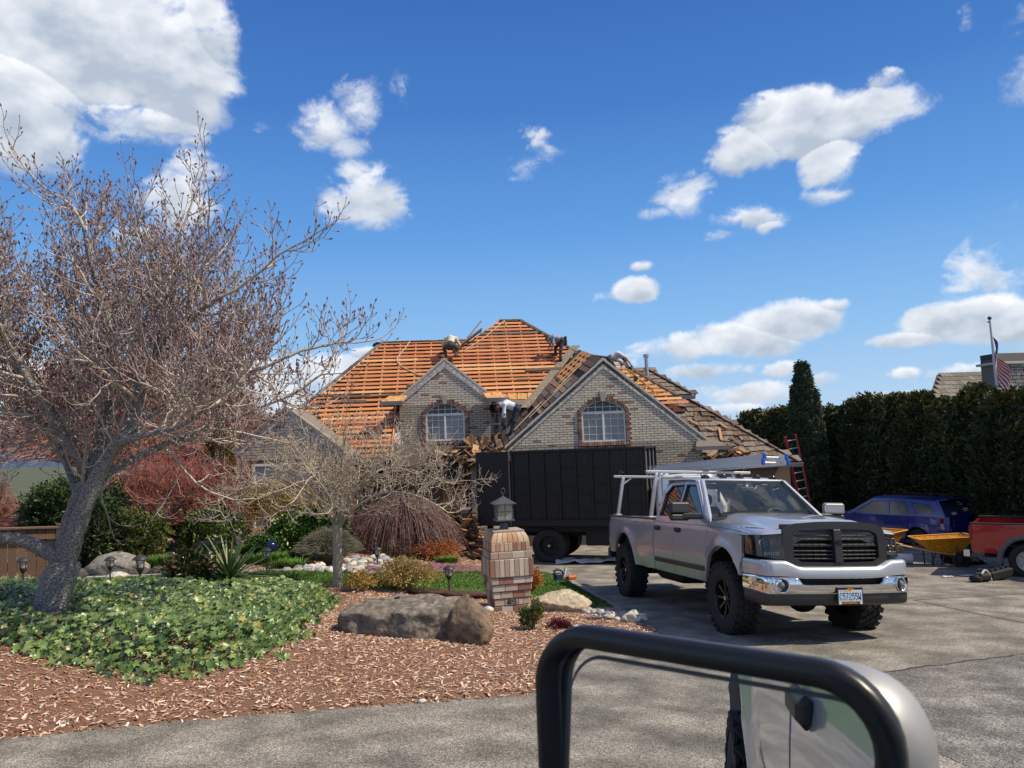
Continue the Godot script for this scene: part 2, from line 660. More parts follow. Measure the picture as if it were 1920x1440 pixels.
func setup() -> void:
	var cam := Camera3D.new()
	cam.name = "camera"
	cam.fov = 53.06
	cam.near = .05
	cam.far = 6000.0
	var at := CameraAttributesPhysical.new()
	at.frustum_focal_length = 24.035
	at.frustum_focus_distance = 13.0
	at.frustum_near = .05
	at.frustum_far = 6000.0
	at.exposure_aperture = 11.0
	cam.attributes = at
	cam.position = EYE
	cam.rotation = Vector3(deg_to_rad(4.68), 0, deg_to_rad(-2.2))
	add_child(cam)
	cam.current = true
	var we := WorldEnvironment.new()
	we.name = "world"
	var e := Environment.new()
	e.background_mode = Environment.BG_SKY
	var sky := Sky.new()
	var pm := PanoramaSkyMaterial.new()
	pm.panorama = make_sky()
	sky.sky_material = pm
	e.sky = sky
	e.tonemap_mode = Environment.TONE_MAPPER_LINEAR
	e.tonemap_exposure = 1.06
	e.sdfgi_enabled = true
	e.ssao_enabled = true
	e.ssil_enabled = true
	we.environment = e
	add_child(we)
	var sun := DirectionalLight3D.new()
	sun.name = "sun"
	sun.light_energy = 1.6
	sun.light_color = Color(1.0, .94, .84)
	sun.light_angular_distance = .53
	sun.shadow_enabled = true
	add_child(sun)
	sun.look_at_from_position(SUN_DIR * 50.0, Vector3.ZERO, Vector3.UP)
	noise_tex("fine", .06, 4, .62, 1.0)
	noise_tex("blotch", .012, 5, .55, 1.0)
	noise_tex("grit", .16, 3, .35, 1.0)
	noise_tex("cells", .11, 1, .42, 1.0, FastNoiseLite.TYPE_CELLULAR, false, 1024)
	noise_tex("bark", .03, 5, .22, 1.0)
	noise_tex("rock", .02, 6, .5, 1.0)

# ---------------------------------------------------------------- ground
func sheet(x0: float, x1: float, z0: float, z1: float, step: float, f: Callable, cut = null) -> MB:
	var mb := MB.new()
	var nx := int(ceil((x1 - x0) / step))
	var nz := int(ceil((z1 - z0) / step))
	var ids := PackedInt32Array(); ids.resize((nx + 1) * (nz + 1))
	var hs := PackedFloat32Array(); hs.resize((nx + 1) * (nz + 1))
	var keep := PackedByteArray(); keep.resize((nx + 1) * (nz + 1))
	for i in nz + 1:
		for j in nx + 1:
			var x := x0 + j * step
			var z := z0 + i * step
			hs[i * (nx + 1) + j] = f.call(x, z)
			keep[i * (nx + 1) + j] = 1 if cut == null or sd_poly(x, z, cut) > -step * 1.6 else 0
	for i in nz + 1:
		for j in nx + 1:
			var k := i * (nx + 1) + j
			var hx := (hs[i * (nx + 1) + mini(j + 1, nx)] - hs[i * (nx + 1) + maxi(j - 1, 0)]) / (step * (mini(j + 1, nx) - maxi(j - 1, 0)))
			var hz := (hs[mini(i + 1, nz) * (nx + 1) + j] - hs[maxi(i - 1, 0) * (nx + 1) + j]) / (step * (mini(i + 1, nz) - maxi(i - 1, 0)))
			ids[k] = mb.vert(Vector3(x0 + j * step, hs[k], z0 + i * step), Vector3(-hx, 1, -hz).normalized())
	for i in nz:
		for j in nx:
			var k := i * (nx + 1) + j
			if keep[k] + keep[k + 1] + keep[k + nx + 1] + keep[k + nx + 2] == 4:
				mb.ix.append_array(PackedInt32Array([ids[k], ids[k + 1], ids[k + nx + 2], ids[k], ids[k + nx + 2], ids[k + nx + 1]]))
	return mb

func make_ground() -> void:
	var far := MB.new()
	far.lathe([Vector2(3000, -1.35), Vector2(600, -1.3), Vector2(120, -1.25), Vector2(20, -1.22)], 48, Transform3D(Basis(), Vector3(0, 0, -12)))
	struct("ground", far, mat("far_land", Color(.07, .085, .04), .95, .0, "blotch", .05))
	var rows := []
	var hn := FastNoiseLite.new(); hn.seed = 3; hn.frequency = .004; hn.fractal_octaves = 5
	for i in 5:
		var row := PackedVector3Array()
		for k in 121:
			var a := -.9 + 1.8 * k / 120.0
			var d := 1700.0 + i * 180.0
			var hgt: float = (22.0 + 14.0 * hn.get_noise_2d(k * 9.0, i * 40.0)) * [.0, .6, 1.0, .9, .0][i]
			row.append(Vector3(sin(a) * d, -1.6 + hgt, -cos(a) * d))
		rows.append(row)
	var hb := MB.new(); hb.grid(rows, Vector3.UP)
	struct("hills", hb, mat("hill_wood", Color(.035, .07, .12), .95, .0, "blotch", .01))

	var asp := mat("asphalt", Color(.195, .18, .155), .9, .0, "cells", 1.1, .4)
	detail(asp, "blotch", .22)
	struct("driveway", sheet(-44, 40, -44, 30, .5, func(x, z): return drive_y(x, z) if z > -30.0 else drive_y(x, z) - (-z - 30.0) * .05), asp)
	var seam := MB.new()
	var up := Vector3(0, 1, 0)
	var pts := []
	for i in 60:
		var x := 2.6 + i * .11
		var z := -7.55 - (x - 2.9) * .46 + .02 * (x - 3.3) * (x - 3.3) + rnd(-.035, .035)
		pts.append(Vector3(x, drive_y(x, z), z))
	for i in pts.size() - 1:
		var w := rnd(.012, .035)
		var p: Vector3 = pts[i] + up * .004
		var q: Vector3 = pts[i + 1] + up * .004
		seam.quad(p + Vector3(0, 0, w), q + Vector3(0, 0, w), q - Vector3(0, 0, w * .8), p - Vector3(0, 0, w * .8))
	struct("road_joint", seam, mat("tar", Color(.035, .034, .03), .95, .0, "grit", 4.0))
	var rd := MB.new()
	for i in pts.size() - 1:
		var p: Vector3 = pts[i]
		var q: Vector3 = pts[i + 1]
		for s in 12:
			var a0 := float(s) / 12.0
			var a1 := float(s + 1) / 12.0
			var g := func(b: Vector3, t: float) -> Vector3:
				var x: float = b.x + t * .6
				var z: float = b.z - .03 + t * 9.0
				return Vector3(x, drive_y(x, z) + .0025, z)
			rd.quad(g.call(p, a1), g.call(q, a1), g.call(q, a0), g.call(p, a0))
	var rm := mat("road_asphalt", Color(.165, .157, .145), .9, .0, "cells", .9, .5)
	detail(rm, "blotch", .3)
	struct("road", rd, rm)
	var cr := MB.new()
	for seg in [[Vector2(6.6, -13.2), Vector2(6.9, -10.4)], [Vector2(6.6, -13.2), Vector2(9.6, -13.9)], [Vector2(2.6, -14.6), Vector2(4.6, -15.4)]]:
		for i in 24:
			var a: Vector2 = seg[0].lerp(seg[1], i / 24.0)
			var b: Vector2 = seg[0].lerp(seg[1], (i + 1) / 24.0)
			var nrm: Vector2 = (b - a).orthogonal().normalized() * .009
			cr.quad(Vector3(a.x - nrm.x, drive_y(a.x, a.y) + .004, a.y - nrm.y), Vector3(b.x - nrm.x, drive_y(b.x, b.y) + .004, b.y - nrm.y), Vector3(b.x + nrm.x, drive_y(b.x, b.y) + .004, b.y + nrm.y), Vector3(a.x + nrm.x, drive_y(a.x, a.y) + .004, a.y + nrm.y))
	struct("driveway_crack_line", cr, mats["tar"])

	struct("ground_planting_bed", sheet(-40, 2.6, -31, -1.5, .2, bed_y, BED), mat("mulch_soil", Color(.21, .11, .07), .95, .0, "grit", 2.2, 1.2))
	var chip := MB.new()
	chip.bx(0, 0, 0, 1.0, .16, .24, .07)
	var cm := chip.mesh()
	var xf := []
	var cols := PackedColorArray()
	var shades := [Color(.50, .28, .165), Color(.56, .35, .22), Color(.38, .20, .13), Color(.68, .50, .39), Color(.60, .43, .32), Color(.26, .14, .10), Color(.76, .63, .53)]
	rng.seed = 41
	var tries := 0
	while xf.size() < 46000 and tries < 200000:
		tries += 1
		var x: float
		var z: float
		var big := 1.0
		if tries % 10 < 8:
			x = rnd(-6.2, 2.0); z = rnd(-14.6, -5.4)
			if x < -2.7 and z < -8.3:
				continue
			if rng.randf() > clampf(1.35 - (-z - 6.0) * .09, .25, 1.0):
				continue
		else:
			x = rnd(-11, .5); z = rnd(-21.5, -12.5); big = 1.5
		var sd := sd_poly(x, z, BED)
		if sd < -.05 or (sd < .0 and rng.randf() < .6):
			continue
		if sd_poly(x, z, LAWN) > -.03:
			continue
		var l := (.018 + .05 * pow(rng.randf(), 2.2)) * big
		var b := Basis.from_euler(Vector3(rnd(-.45, .45), rnd(0, TAU), rnd(-.4, .4))) * Basis.from_scale(Vector3(l, l * rnd(.5, 1.1), l * rnd(.6, 1.5)))
		xf.append(Transform3D(b, Vector3(x, bed_y(x, z) + rnd(.0, .014), z)))
		cols.append(jit(shades[rng.randi() % shades.size()], .25))
	var o := many("bark_mulch", cm, vmat("chip", .85), xf, cols)
	tag(o, "reddish brown bark mulch spread over the front planting bed", "mulch")

	struct("lawn", sheet(-12.4, 2.2, -19, -11.6, .14, lawn_y, LAWN), mat("turf", Color(.05, .11, .018), .95, .0, "grit", 3.0, 1.0))
	var tuft := MB.new()
	rng.seed = 5
	for i in 9:
		var a := rnd(0, TAU)
		var p := Vector3(cos(a), 0, sin(a)) * rnd(.0, .035)
		var h := rnd(.03, .055)
		var w := Vector3(-sin(a), 0, cos(a)) * .004
		var tip := p + Vector3(cos(a + 1.0) * .02, h, sin(a + 1.0) * .02)
		var nn := Vector3(cos(a), 1.2, sin(a)).normalized()
		var k := tuft.vert(p - w, nn); tuft.vert(p + w, nn); tuft.vert(tip, nn)
		tuft.tri(k, k + 1, k + 2)
	var tm := tuft.mesh()
	xf = []
	cols = PackedColorArray()
	while xf.size() < 15000:
		var x := rnd(-9.5, 1.6); var z := rnd(-18.5, -12.0)
		if sd_poly(x, z, LAWN) < .01:
			continue
		var s := rnd(.8, 1.3)
		xf.append(Transform3D(Basis(Vector3.UP, rnd(0, TAU)) * Basis.from_scale(Vector3(s, s, s)), Vector3(x, lawn_y(x, z) - .004, z)))
		cols.append(jit(Color(.10, .21, .03), .3))
	o = many("lawn_grass", tm, leafmat("grassblade", .7, .2), xf, cols)
	tag(o, "short bright green grass of the front lawn strip", "grass")
	var verge := [Vector2(-9.6, -1.5), Vector2(-10.0, .5), Vector2(-11.0, 3.5), Vector2(-15, 9), Vector2(-15, 24), Vector2(-42, 24), Vector2(-42, -1.2)]
	struct("lawn_verge", sheet(-42, -9.2, -2.2, 24.5, .4, func(x, z): return drive_y(x, z) + clampf(sd_poly(x, z, verge) * .5, -.15, .05) + maxf(.0, -x - 19.0) * .16, verge), mats["turf"])
	xf = []
	cols = PackedColorArray()
	while xf.size() < 9000:
		var x := rnd(-20.5, -9.4); var z := rnd(-2.0, 9.0)
		var sd := sd_poly(x, z, verge)
		if sd < .01:
			continue
		xf.append(Transform3D(Basis(Vector3.UP, rnd(0, TAU)) * Basis.from_scale(Vector3.ONE * rnd(1.0, 1.7)), Vector3(x, drive_y(x, z) + clampf(sd * .5, -.15, .05) + maxf(.0, -x - 19.0) * .16, z)))
		cols.append(jit(Color(.11, .20, .03), .3))
	o = many("verge_grass", tm, mats["grassblade"], xf, cols)
	tag(o, "green grass verge seen in the door mirror", "grass")
	var ed := MB.new()
	var ep := [Vector2(-7.4, -13.35), Vector2(-6.6, -13.5), Vector2(-5.9, -13.8), Vector2(-5.0, -14.65), Vector2(-4.3, -15.1)]
	for i in ep.size() - 1:
		var a: Vector2 = ep[i]
		var b: Vector2 = ep[i + 1]
		ed.beam(Vector3(a.x, bed_y(a.x, a.y) + .03, a.y), Vector3(b.x, bed_y(b.x, b.y) + .03, b.y), .10, .09, Vector3.UP, .01)
	var kerb := struct("kerb_mowing_strip", ed, mat("concrete", Color(.36, .34, .31), .9, .0, "fine", 1.5))
	var de := MB.new()
	var dp := [Vector2(1.62, -12.75), Vector2(1.32, -15.0), Vector2(1.06, -17.1), Vector2(.4, -18.9)]
	for i in dp.size() - 1:
		var a: Vector2 = dp[i]
		var b: Vector2 = dp[i + 1]
		de.beam(Vector3(a.x, drive_y(a.x, a.y) + .005, a.y), Vector3(b.x, drive_y(b.x, b.y) + .005, b.y), .13, .016, Vector3.UP, .004)
	struct("kerb_driveway_edge", de, mat("concrete_dull", Color(.27, .255, .23), .9, .0, "fine", 1.5))

# ---------------------------------------------------------------- house
var house: Node3D

func main_z(y: float) -> float:
	return (2.70 - y) / .83

func arch_pts(cx: float, y0: float, y1: float, hw: float, rise: float, steps := 14) -> Array:
	var out := [Vector2(cx - hw, y0), Vector2(cx + hw, y0), Vector2(cx + hw, y1)]
	var R := (hw * hw + rise * rise) / (2.0 * rise)
	var a0 := asin(hw / R)
	for i in range(1, steps):
		var a := a0 - 2.0 * a0 * i / steps
		out.append(Vector2(cx + R * sin(a), y1 + rise - R + R * cos(a)))
	out.append(Vector2(cx - hw, y1))
	return out

func pierced_wall(called: String, outline: Array, hole: Array, z: float, depth: float, m: Material) -> CSGPolygon3D:
	var c := CSGPolygon3D.new()
	c.polygon = PackedVector2Array(outline)
	c.mode = CSGPolygon3D.MODE_DEPTH
	c.depth = depth
	c.material = m
	c.name = called
	house.add_child(c, true)
	if c.name != called:
		pname(c, called, house)
	c.position.z = z
	if hole.size():
		var h := CSGPolygon3D.new()
		h.polygon = PackedVector2Array(hole)
		h.depth = depth + .2
		h.position.z = .1
		h.operation = CSGShape3D.OPERATION_SUBTRACTION
		h.material = m
		h.name = "opening"
		c.add_child(h)
	return c

func brick_run(parent: Node3D, x0: float, x1: float, y0: float, y1: float, z: float, spans: Callable, single: int, bm: Array, vm: Material) -> void:
	var bh := .064; var bl := .234; var j := .014
	var base := MB.new()
	base.box(Transform3D(Basis(), Vector3(0, 0, -.03)), Vector3(bl, bh, .06), .005)
	var me := base.mesh()
	var spots := []
	var row := 0
	var y := y0 + bh * .5
	while y < y1:
		var sp: Array = spans.call(y)
		var x := x0 - (.5 if row % 2 else .0) * (bl + j)
		while x < x1:
			for q in sp:
				var a := maxf(x, q[0])
				var b := minf(x + bl, q[1])
				if b - a > .035:
					spots.append([Vector3((a + b) * .5, y, z + rnd(.0, .003)), (b - a) / bl])
			x += bl + j
		y += bh + j
		row += 1
	spots.reverse()
	var xf := []
	var cols := PackedColorArray()
	for i in spots.size():
		var s: Array = spots[i]
		var t := Transform3D(Basis.from_scale(Vector3(s[1], 1, 1)), s[0])
		var warm := .5 + .5 * sin(s[0].x * 2.1 + 1.3) * sin(s[0].y * 2.7)
		var red := rng.randf() < .015 + .07 * warm * warm
		if i < single:
			var o := obj("brick", me, bm[6 + rng.randi() % 3] if red else bm[rng.randi() % 6], parent)
			o.transform = t
		else:
			xf.append(t)
			cols.append(jit(Color(.30, .17, .13), .2) if red else jit(Color(.56, .495, .405), .12))
	if xf.size():
		many("bricks", me, vm, xf, cols, parent)

func cut(L: float, R: float, c: float, hw: float) -> Array:
	return [[L, R]] if hw <= .0 else [[L, c - hw], [c + hw, R]]

func arch_half(y: float, y0: float, ys: float, hw: float, rise: float) -> float:
	if y < y0 or y > ys + rise: return .0
	if y < ys: return hw
	var R := (hw * hw + rise * rise) / (2.0 * rise)
	var d := y - (ys + rise - R)
	return sqrt(maxf(R * R - d * d, .0))

func arched_window(parent: Node3D, cx: float, y0: float, ys: float, hw: float, rise: float, z: float, mats_: Dictionary) -> void:
	var w := holder("window", parent)
	w.position.z = z
	var fr := MB.new()
	var fw := .055
	var outer := arch_pts(cx, y0, ys, hw, rise)
	var inner := arch_pts(cx, y0 + fw, ys, hw - fw, rise * (hw - fw) / hw)
	var m := outer.size()
	for i in m:
		var a: Vector2 = outer[i]; var b: Vector2 = outer[(i + 1) % m]
		var c: Vector2 = inner[(i + 1) % m]; var d: Vector2 = inner[i]
		fr.quad(Vector3(a.x, a.y, .035), Vector3(b.x, b.y, .035), Vector3(c.x, c.y, .035), Vector3(d.x, d.y, .035))
		fr.quad(Vector3(d.x, d.y, .035), Vector3(c.x, c.y, .035), Vector3(c.x, c.y, -.03), Vector3(d.x, d.y, -.03))
		fr.quad(Vector3(b.x, b.y, .035), Vector3(a.x, a.y, .035), Vector3(a.x, a.y, -.03), Vector3(b.x, b.y, -.03))
	obj("frame", fr, mats_.white, w)
	var bar := MB.new()
	bar.bx(cx, ys - .045, .004, hw * 2 - .1, .085, .07, .006)
	obj("transom_bar", bar, mats_.white, w)
	var mul := MB.new()
	mul.bx(cx - .01, (y0 + ys) * .5 - .02, .006, .065, ys - y0 - .15, .068, .006)
	obj("mullion", mul, mats_.white, w)
	var mt := MB.new()
	for k in range(1, 6):
		var x := cx - hw + 2 * hw * k / 6.0
		var R := (hw * hw + rise * rise) / (2.0 * rise)
		var top := ys + rise - R + sqrt(maxf(R * R - (x - cx) * (x - cx), .0)) - .04
		mt.bx(x, (ys + top) * .5, -.008, .016, top - ys, .012)
	mt.bx(cx, ys + rise * .42, -.0085, hw * 1.72, .016, .0125)
	for sd in [-1, 1]:
		var mx: float = cx + sd * hw * .5
		for k in [-1, 1]:
			mt.bx(mx + k * hw * .165, (y0 + ys) * .5, -.008, .014, ys - y0 - .1, .012)
		for k in range(1, 4):
			mt.bx(mx, y0 + (ys - y0) * k / 4.0, -.0085, hw - .05, .014, .0125)
	obj("muntins", mt, mats_.white, w).set_meta("kind", "stuff")
	var pu := MB.new()
	var up := arch_pts(cx, ys + .0, ys + .002, hw - .05, rise - .05)
	var p3 := []
	for p in up:
		p3.append(Vector3(p.x, p.y, -.016))
	pu.prism(p3, Vector3(0, 0, -.004))
	obj("pane", pu, mats_.darkglass, w)
	for sd in [-1, 1]:
		var pl := MB.new()
		pl.bx(cx + sd * (hw * .5 - .005), (y0 + ys) * .5 - .02, -.018, hw - .07, ys - y0 - .12, .004)
		obj("pane", pl, mats_.windowglass, w)
		var bl := MB.new()
		for k in 22:
			bl.box(Transform3D(Basis(Vector3.RIGHT, .6), Vector3(cx + sd * (hw * .5), y0 + .08 + k * (ys - y0 - .12) / 22.0, -.07)), Vector3(hw - .06, .048, .004))
		obj("blind", bl, mats_.blind if sd > 0 else mats_.blind_dark, w)

func surround(parent: Node3D, cx: float, y0: float, ys: float, hw: float, rise: float, z: float, vm: Material) -> void:
	var h := holder("window_surround", parent)
	var bk := MB.new()
	bk.box(Transform3D(), Vector3(.072, .115, .09), .006)
	var me := bk.mesh()
	var R := (hw * hw + rise * rise) / (2.0 * rise)
	var a0 := asin(hw / R)
	var count := int(2 * a0 * (R + .06) / .084)
	var mm := [mat("red_brick", Color(.21, .115, .09), .9, .0, "fine", 3.0), mat("rose_brick", Color(.29, .18, .145), .9, .0, "fine", 3.0), mat("dark_red_brick", Color(.15, .09, .075), .9, .0, "fine", 3.0)]
	for i in count + 1:
		var a := -a0 + 2 * a0 * i / count
		var p := Vector3(cx + (R + .062) * sin(a), ys + rise - R + (R + .062) * cos(a), z)
		obj("brick", me, mm[rng.randi() % 3], h).transform = Transform3D(Basis(Vector3.BACK, -a), p)
	for sd in [-1, 1]:
		var y := y0 + .04
		while y < ys:
			obj("brick", me, mm[rng.randi() % 3], h).transform = Transform3D(Basis(Vector3.BACK, PI / 2), Vector3(cx + sd * (hw + .062), y, z))
			y += .083
	var n := int((hw * 2 + .3) / .084)
	for i in n:
		obj("brick", me, mm[rng.randi() % 3], h).transform = Transform3D(Basis(Vector3.RIGHT, -.2), Vector3(cx - hw - .11 + i * (hw * 2 + .22) / (n - 1), y0 - .075, z + .028))
	for i in n / 3:
		obj("brick", me, mm[rng.randi() % 3], h).transform = Transform3D(Basis(Vector3.BACK, PI / 2).scaled(Vector3(2.05, .62, 1)), Vector3(cx - hw - .02 + i * (hw * 2 + .1) / (n / 3 - 1), y0 - .172, z + .004))
	var ks := MB.new()
	var top := ys + rise
	ks.prism([Vector3(cx - .065, top - .02, z + .075), Vector3(cx + .065, top - .02, z + .075), Vector3(cx + .11, top + .3, z + .075), Vector3(cx - .11, top + .3, z + .075)], Vector3(0, 0, -.08))
	obj("keystone", ks, mat("cast_stone", Color(.34, .31, .27), .9, .0, "fine", 2.0), h)

func rake(parent: Node3D, cx: float, apex: float, hw: float, pitch: float, z: float, over: float, m: Material) -> void:
	for sd in [-1, 1]:
		var b := MB.new()
		var e := hw + over
		var w := .26
		var a := Vector3(cx, apex, z)
		var d := Vector3(cx + sd * e, apex - e * pitch, z)
		var dn := Vector3(0, -w * 1.25, 0)
		var q := [a, a + dn, d + dn * .82, d]
		if sd > 0:
			q = [a + dn, d + dn * .82, d, a]
		b.prism(q, Vector3(0, 0, -.05))
		obj("rake_board", b, m, parent)
		var t := MB.new()
		var o := Vector3(0, 0, .003)
		t.prism([a + o + Vector3(0, .03, 0), a + o + Vector3(0, -.06, 0), d + o + Vector3(0, -.06, 0), d + o + Vector3(0, .03, 0)] if sd < 0 else [a + o + Vector3(0, -.06, 0), a + o + Vector3(0, .03, 0), d + o + Vector3(0, .03, 0), d + o + Vector3(0, -.06, 0)].map(func(p): return p) , Vector3(0, 0, -.11))
		obj("rake_trim", t, mat("rake_trim_paint", Color(.50, .48, .455), .7, .0, "fine", 1.2), parent)

func gutter(parent: Node3D, a: Vector3, b: Vector3, m: Material) -> void:
	var g := MB.new()
	var d := (b - a).normalized()
	var f := Vector3(-d.z, 0, d.x) * -1.0
	if f.z < 0: f = -f
	var prof := [Vector2(0, -.12), Vector2(.05, -.12), Vector2(.09, -.04), Vector2(.10, .0), Vector2(.115, .0), Vector2(.115, .012), Vector2(.0, .012)]
	var rows := []
	for e in [a, b]:
		var r := PackedVector3Array()
		for p in prof:
			r.append(e + f * p.x + Vector3.UP * p.y)
		rows.append(r)
	for i in prof.size() - 1:
		g.quad(rows[1][i], rows[1][i + 1], rows[0][i + 1], rows[0][i]) if d.x > 0 else g.quad(rows[0][i], rows[0][i + 1], rows[1][i + 1], rows[1][i])
	g.poly(Array(rows[0]), -d)
	g.poly(Array(rows[1]), d)
	obj("gutter", g, m, parent)

func slab(p0: Vector3, p1: Vector3, p2: Vector3, p3: Vector3, th: float) -> MB:
	var b := MB.new()
	var nn := (p1 - p0).cross(p2 - p0).normalized()
	b.prism([p0, p1, p2, p3], -nn * th)
	return b

func make_house() -> void:
	rng.seed = 11
	house = thing("house", "large tan brick house with its roof stripped to orange battens", "house", Vector3(3.0, -.9, -25.0), deg_to_rad(4.0))
	var bm := []
	for i in 6:
		bm.append(mat("tan_brick_%d" % i, jit(Color(.56, .495, .405), .11), .9, .0, "fine", 3.0))
	for i in 3:
		bm.append(mat("rust_brick_%d" % i, jit(Color(.30, .17, .13), .18), .9, .0, "fine", 3.0))
	var vm := vmat("brick_tone", .9, "fine", 3.0)
	var mortar := mat("mortar", Color(.10, .088, .075), .95, .0, "fine", 2.0)
	var M := {
		"white": mat("window_white", Color(.72, .72, .70), .5),
		"darkglass": mat("dark_pane", Color(.012, .014, .018), .03),
		"windowglass": glass("clear_pane", Color(.5, .55, .58), .12),
		"blind": mat("blind_slat", Color(.17, .18, .175), .7),
		"blind_dark": mat("blind_shade", Color(.10, .11, .107), .7),
	}
	var trim := mat("grey_board", Color(.47, .455, .43), .8, .0, "blotch", 1.2)
	var gut := mat("gutter_metal", Color(.33, .335, .33), .45)
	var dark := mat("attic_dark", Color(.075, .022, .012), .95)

	var hw := 3.14
	var hole := arch_pts(-.07, 3.25, 4.25, .72, .34)
	pierced_wall("garage_wall", [Vector2(-hw, 0), Vector2(hw, 0), Vector2(hw, 3.22), Vector2(0, 5.80), Vector2(-hw, 3.22)], hole, -.014, .25, mortar)
	var gw := holder("garage_brickwork", house)
	brick_run(gw, -hw, hw, 1.9, 5.8, .0, func(y: float) -> Array:
		var e := minf(hw, (5.70 - y) / .825)
		return cut(-e, e, -.07, arch_half(y, 3.06, 4.25, .85, .47)) if e > .05 else [], 300, bm, vm)
	arched_window(house, -.07, 3.26, 4.25, .72, .34, -.07, M)
	surround(house, -.07, 3.26, 4.25, .72, .34, .0, vm)
	rake(house, .0, 5.97, 3.14, .83, .03, .18, trim)
	var gl := func(x: float, z: float) -> Vector3: return Vector3(x, 5.97 + .83 * x - .19 * z, z)
	var lb := MB.new()
	lb.prism([gl.call(-3.5, .03), gl.call(.0, .03), gl.call(.0, -4.9), gl.call(-3.5, -.6)], Vector3(.03, -.16, 0))
	obj("garage_roof_slope", lb, mat("roof_felt", Color(.07, .055, .045), .95, .0, "blotch", 1.5), house)
	var rb := MB.new()
	rb.prism([Vector3(0, 5.95, .03), Vector3(3.5, 5.95 - .83 * 3.5, .03), Vector3(3.5, 5.95 - .83 * 3.5, -1.0), Vector3(0, 5.95, -4.9)], Vector3(-.03, -.16, 0))
	obj("garage_roof_slope", rb, mats["roof_felt"], house)
	var shm := [mat("shake_brown", Color(.155, .095, .065), .9, .0, "fine", 2.0), mat("shake_dark", Color(.10, .068, .05), .9, .0, "fine", 2.0), mat("shake_grey", Color(.20, .165, .135), .9, .0, "fine", 2.0), mat("shake_tan", Color(.36, .22, .12), .9, .0, "fine", 2.0)]
	var gs := holder("garage_shakes", house)
	var nrm := Vector3(-.83, 1, .19).normalized()
	for i in 17:
		var x := -3.42 + i * .195
		var z0 := -.5 if x < -3.0 else lerpf(-.9, -4.7, clampf((x + 3.2) / 3.2, 0, 1))
		var z := .03
		while z > z0:
			var l := rnd(1.4, 3.4)
			if i > 12 and z < -1.0 and z > -4.0:
				z -= l
				continue
			if rng.randf() < .88:
				var a: Vector3 = gl.call(x, z) + nrm * (.035 + rnd(0, .03))
				var b: Vector3 = gl.call(x, z - l) + nrm * (.035 + rnd(0, .03))
				var s := MB.new()
				s.beam(a, b, .24 * rnd(.8, 1.05), .022, (nrm + Vector3(rnd(-.06, .06), rnd(-.03, .08), 0)).normalized())
				obj("shake", s, shm[[0, 0, 1, 1, 2, 3][rng.randi() % 6]], gs)
			z -= l + .01
	var battm := [mat("batten_orange", Color(.56, .235, .085), .75, .0, "fine", 1.5), mat("batten_rust", Color(.46, .18, .07), .75, .0, "fine", 1.5), mat("batten_pale", Color(.64, .33, .15), .75, .0, "fine", 1.5), mat("batten_red", Color(.50, .17, .075), .75, .0, "fine", 1.5), mat("batten_grey", Color(.16, .115, .085), .85, .0, "fine", 1.5)]
	var ply := mat("sheathing_ply", Color(.60, .30, .11), .75, .0, "blotch", 1.0)
	for i in 6:
		var x := -1.05 + i * .19
		var b := MB.new()
		b.beam(gl.call(x, -1.3 - i * .06) + nrm * .05, gl.call(x, -3.6 + rnd(-.3, .3)) + nrm * .05, .14, .025, nrm)
		obj("batten", b, battm[[0, 2, 0, 2][rng.randi() % 4]], gs)
	for k in 3:
		var b := MB.new()
		b.beam(gl.call(-1.2 + k * .1, -1.7 - k * .7) + nrm * .09, gl.call(-.05, -1.9 - k * .75) + nrm * .09, .07, .03, nrm)
		obj("rafter", b, battm[2], gs)
	for q in [[-.9, -.8, -2.4, -.45], [-1.9, -1.1, -2.9, -.6], [-.4, -1.5, -1.5, -.9]]:
		var b := MB.new()
		b.beam(gl.call(q[0], q[1]) + nrm * .1, gl.call(q[2], q[3]) + nrm * .1, .05, .02, nrm)
		obj("lath", b, mat("lath_pale", Color(.55, .42, .29), .8), gs)
	var vf := MB.new()
	var vz := func(x: float) -> float: return -(3.27 + .83 * x) / .64
	var vp := []
	for x in [-2.25, -1.1, .12]:
		var z: float = vz.call(x)
		vp.append(Vector3(x, 2.70 - .83 * z + .045, z + .02))
	vf.prism([vp[0], vp[0] + Vector3(-.36, .0, .02), vp[2] + Vector3(-.34, 0, .02), vp[2]].map(func(p): return p), Vector3(0, -.015, -.01))
	obj("valley_flashing", vf, mat("weathered_flashing", Color(.20, .165, .125), .75, .0, "blotch", 1.5), house)

	var roof := holder("main_roof", house)
	var mp := func(x: float, y: float, off := .0) -> Vector3:
		return Vector3(x, y, main_z(y)) + Vector3(0, .77, .639) * off
	var xl := func(y: float) -> float:
		return -4.2 + (y - 7.53) * 1.29 if y > 7.53 else -7.64 - .95 * (7.53 - y)
	var xr := func(y: float) -> float:
		if y > 6.73: return -2.08 + (8.48 - y) * 1.18
		if y > 6.5: return .02 + (6.73 - y) * 5.2
		return 1.22 + (6.5 - y) * 1.14
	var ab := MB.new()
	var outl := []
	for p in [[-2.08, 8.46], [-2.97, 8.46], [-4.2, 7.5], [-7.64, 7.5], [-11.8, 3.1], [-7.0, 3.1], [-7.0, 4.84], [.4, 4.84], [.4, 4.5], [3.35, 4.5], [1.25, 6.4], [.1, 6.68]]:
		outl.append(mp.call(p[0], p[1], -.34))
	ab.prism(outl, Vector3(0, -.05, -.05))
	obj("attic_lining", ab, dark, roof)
	var ins := MB.new()
	for i in 11:
		var x := -10.6 + i * .58
		for k in 3:
			var y := 3.7 + k * .42
			if x > -7.1: continue
			ins.box(Transform3D(basis_to(Vector3(0, .77, .639)), mp.call(x + .1, y, -.15)), Vector3(.5, .5, .12), .05)
	obj("insulation", ins, mat("pink_wool", Color(.62, .30, .24), .95, .0, "blotch", 3.0), roof).set_meta("kind", "stuff")
	var x := -11.2
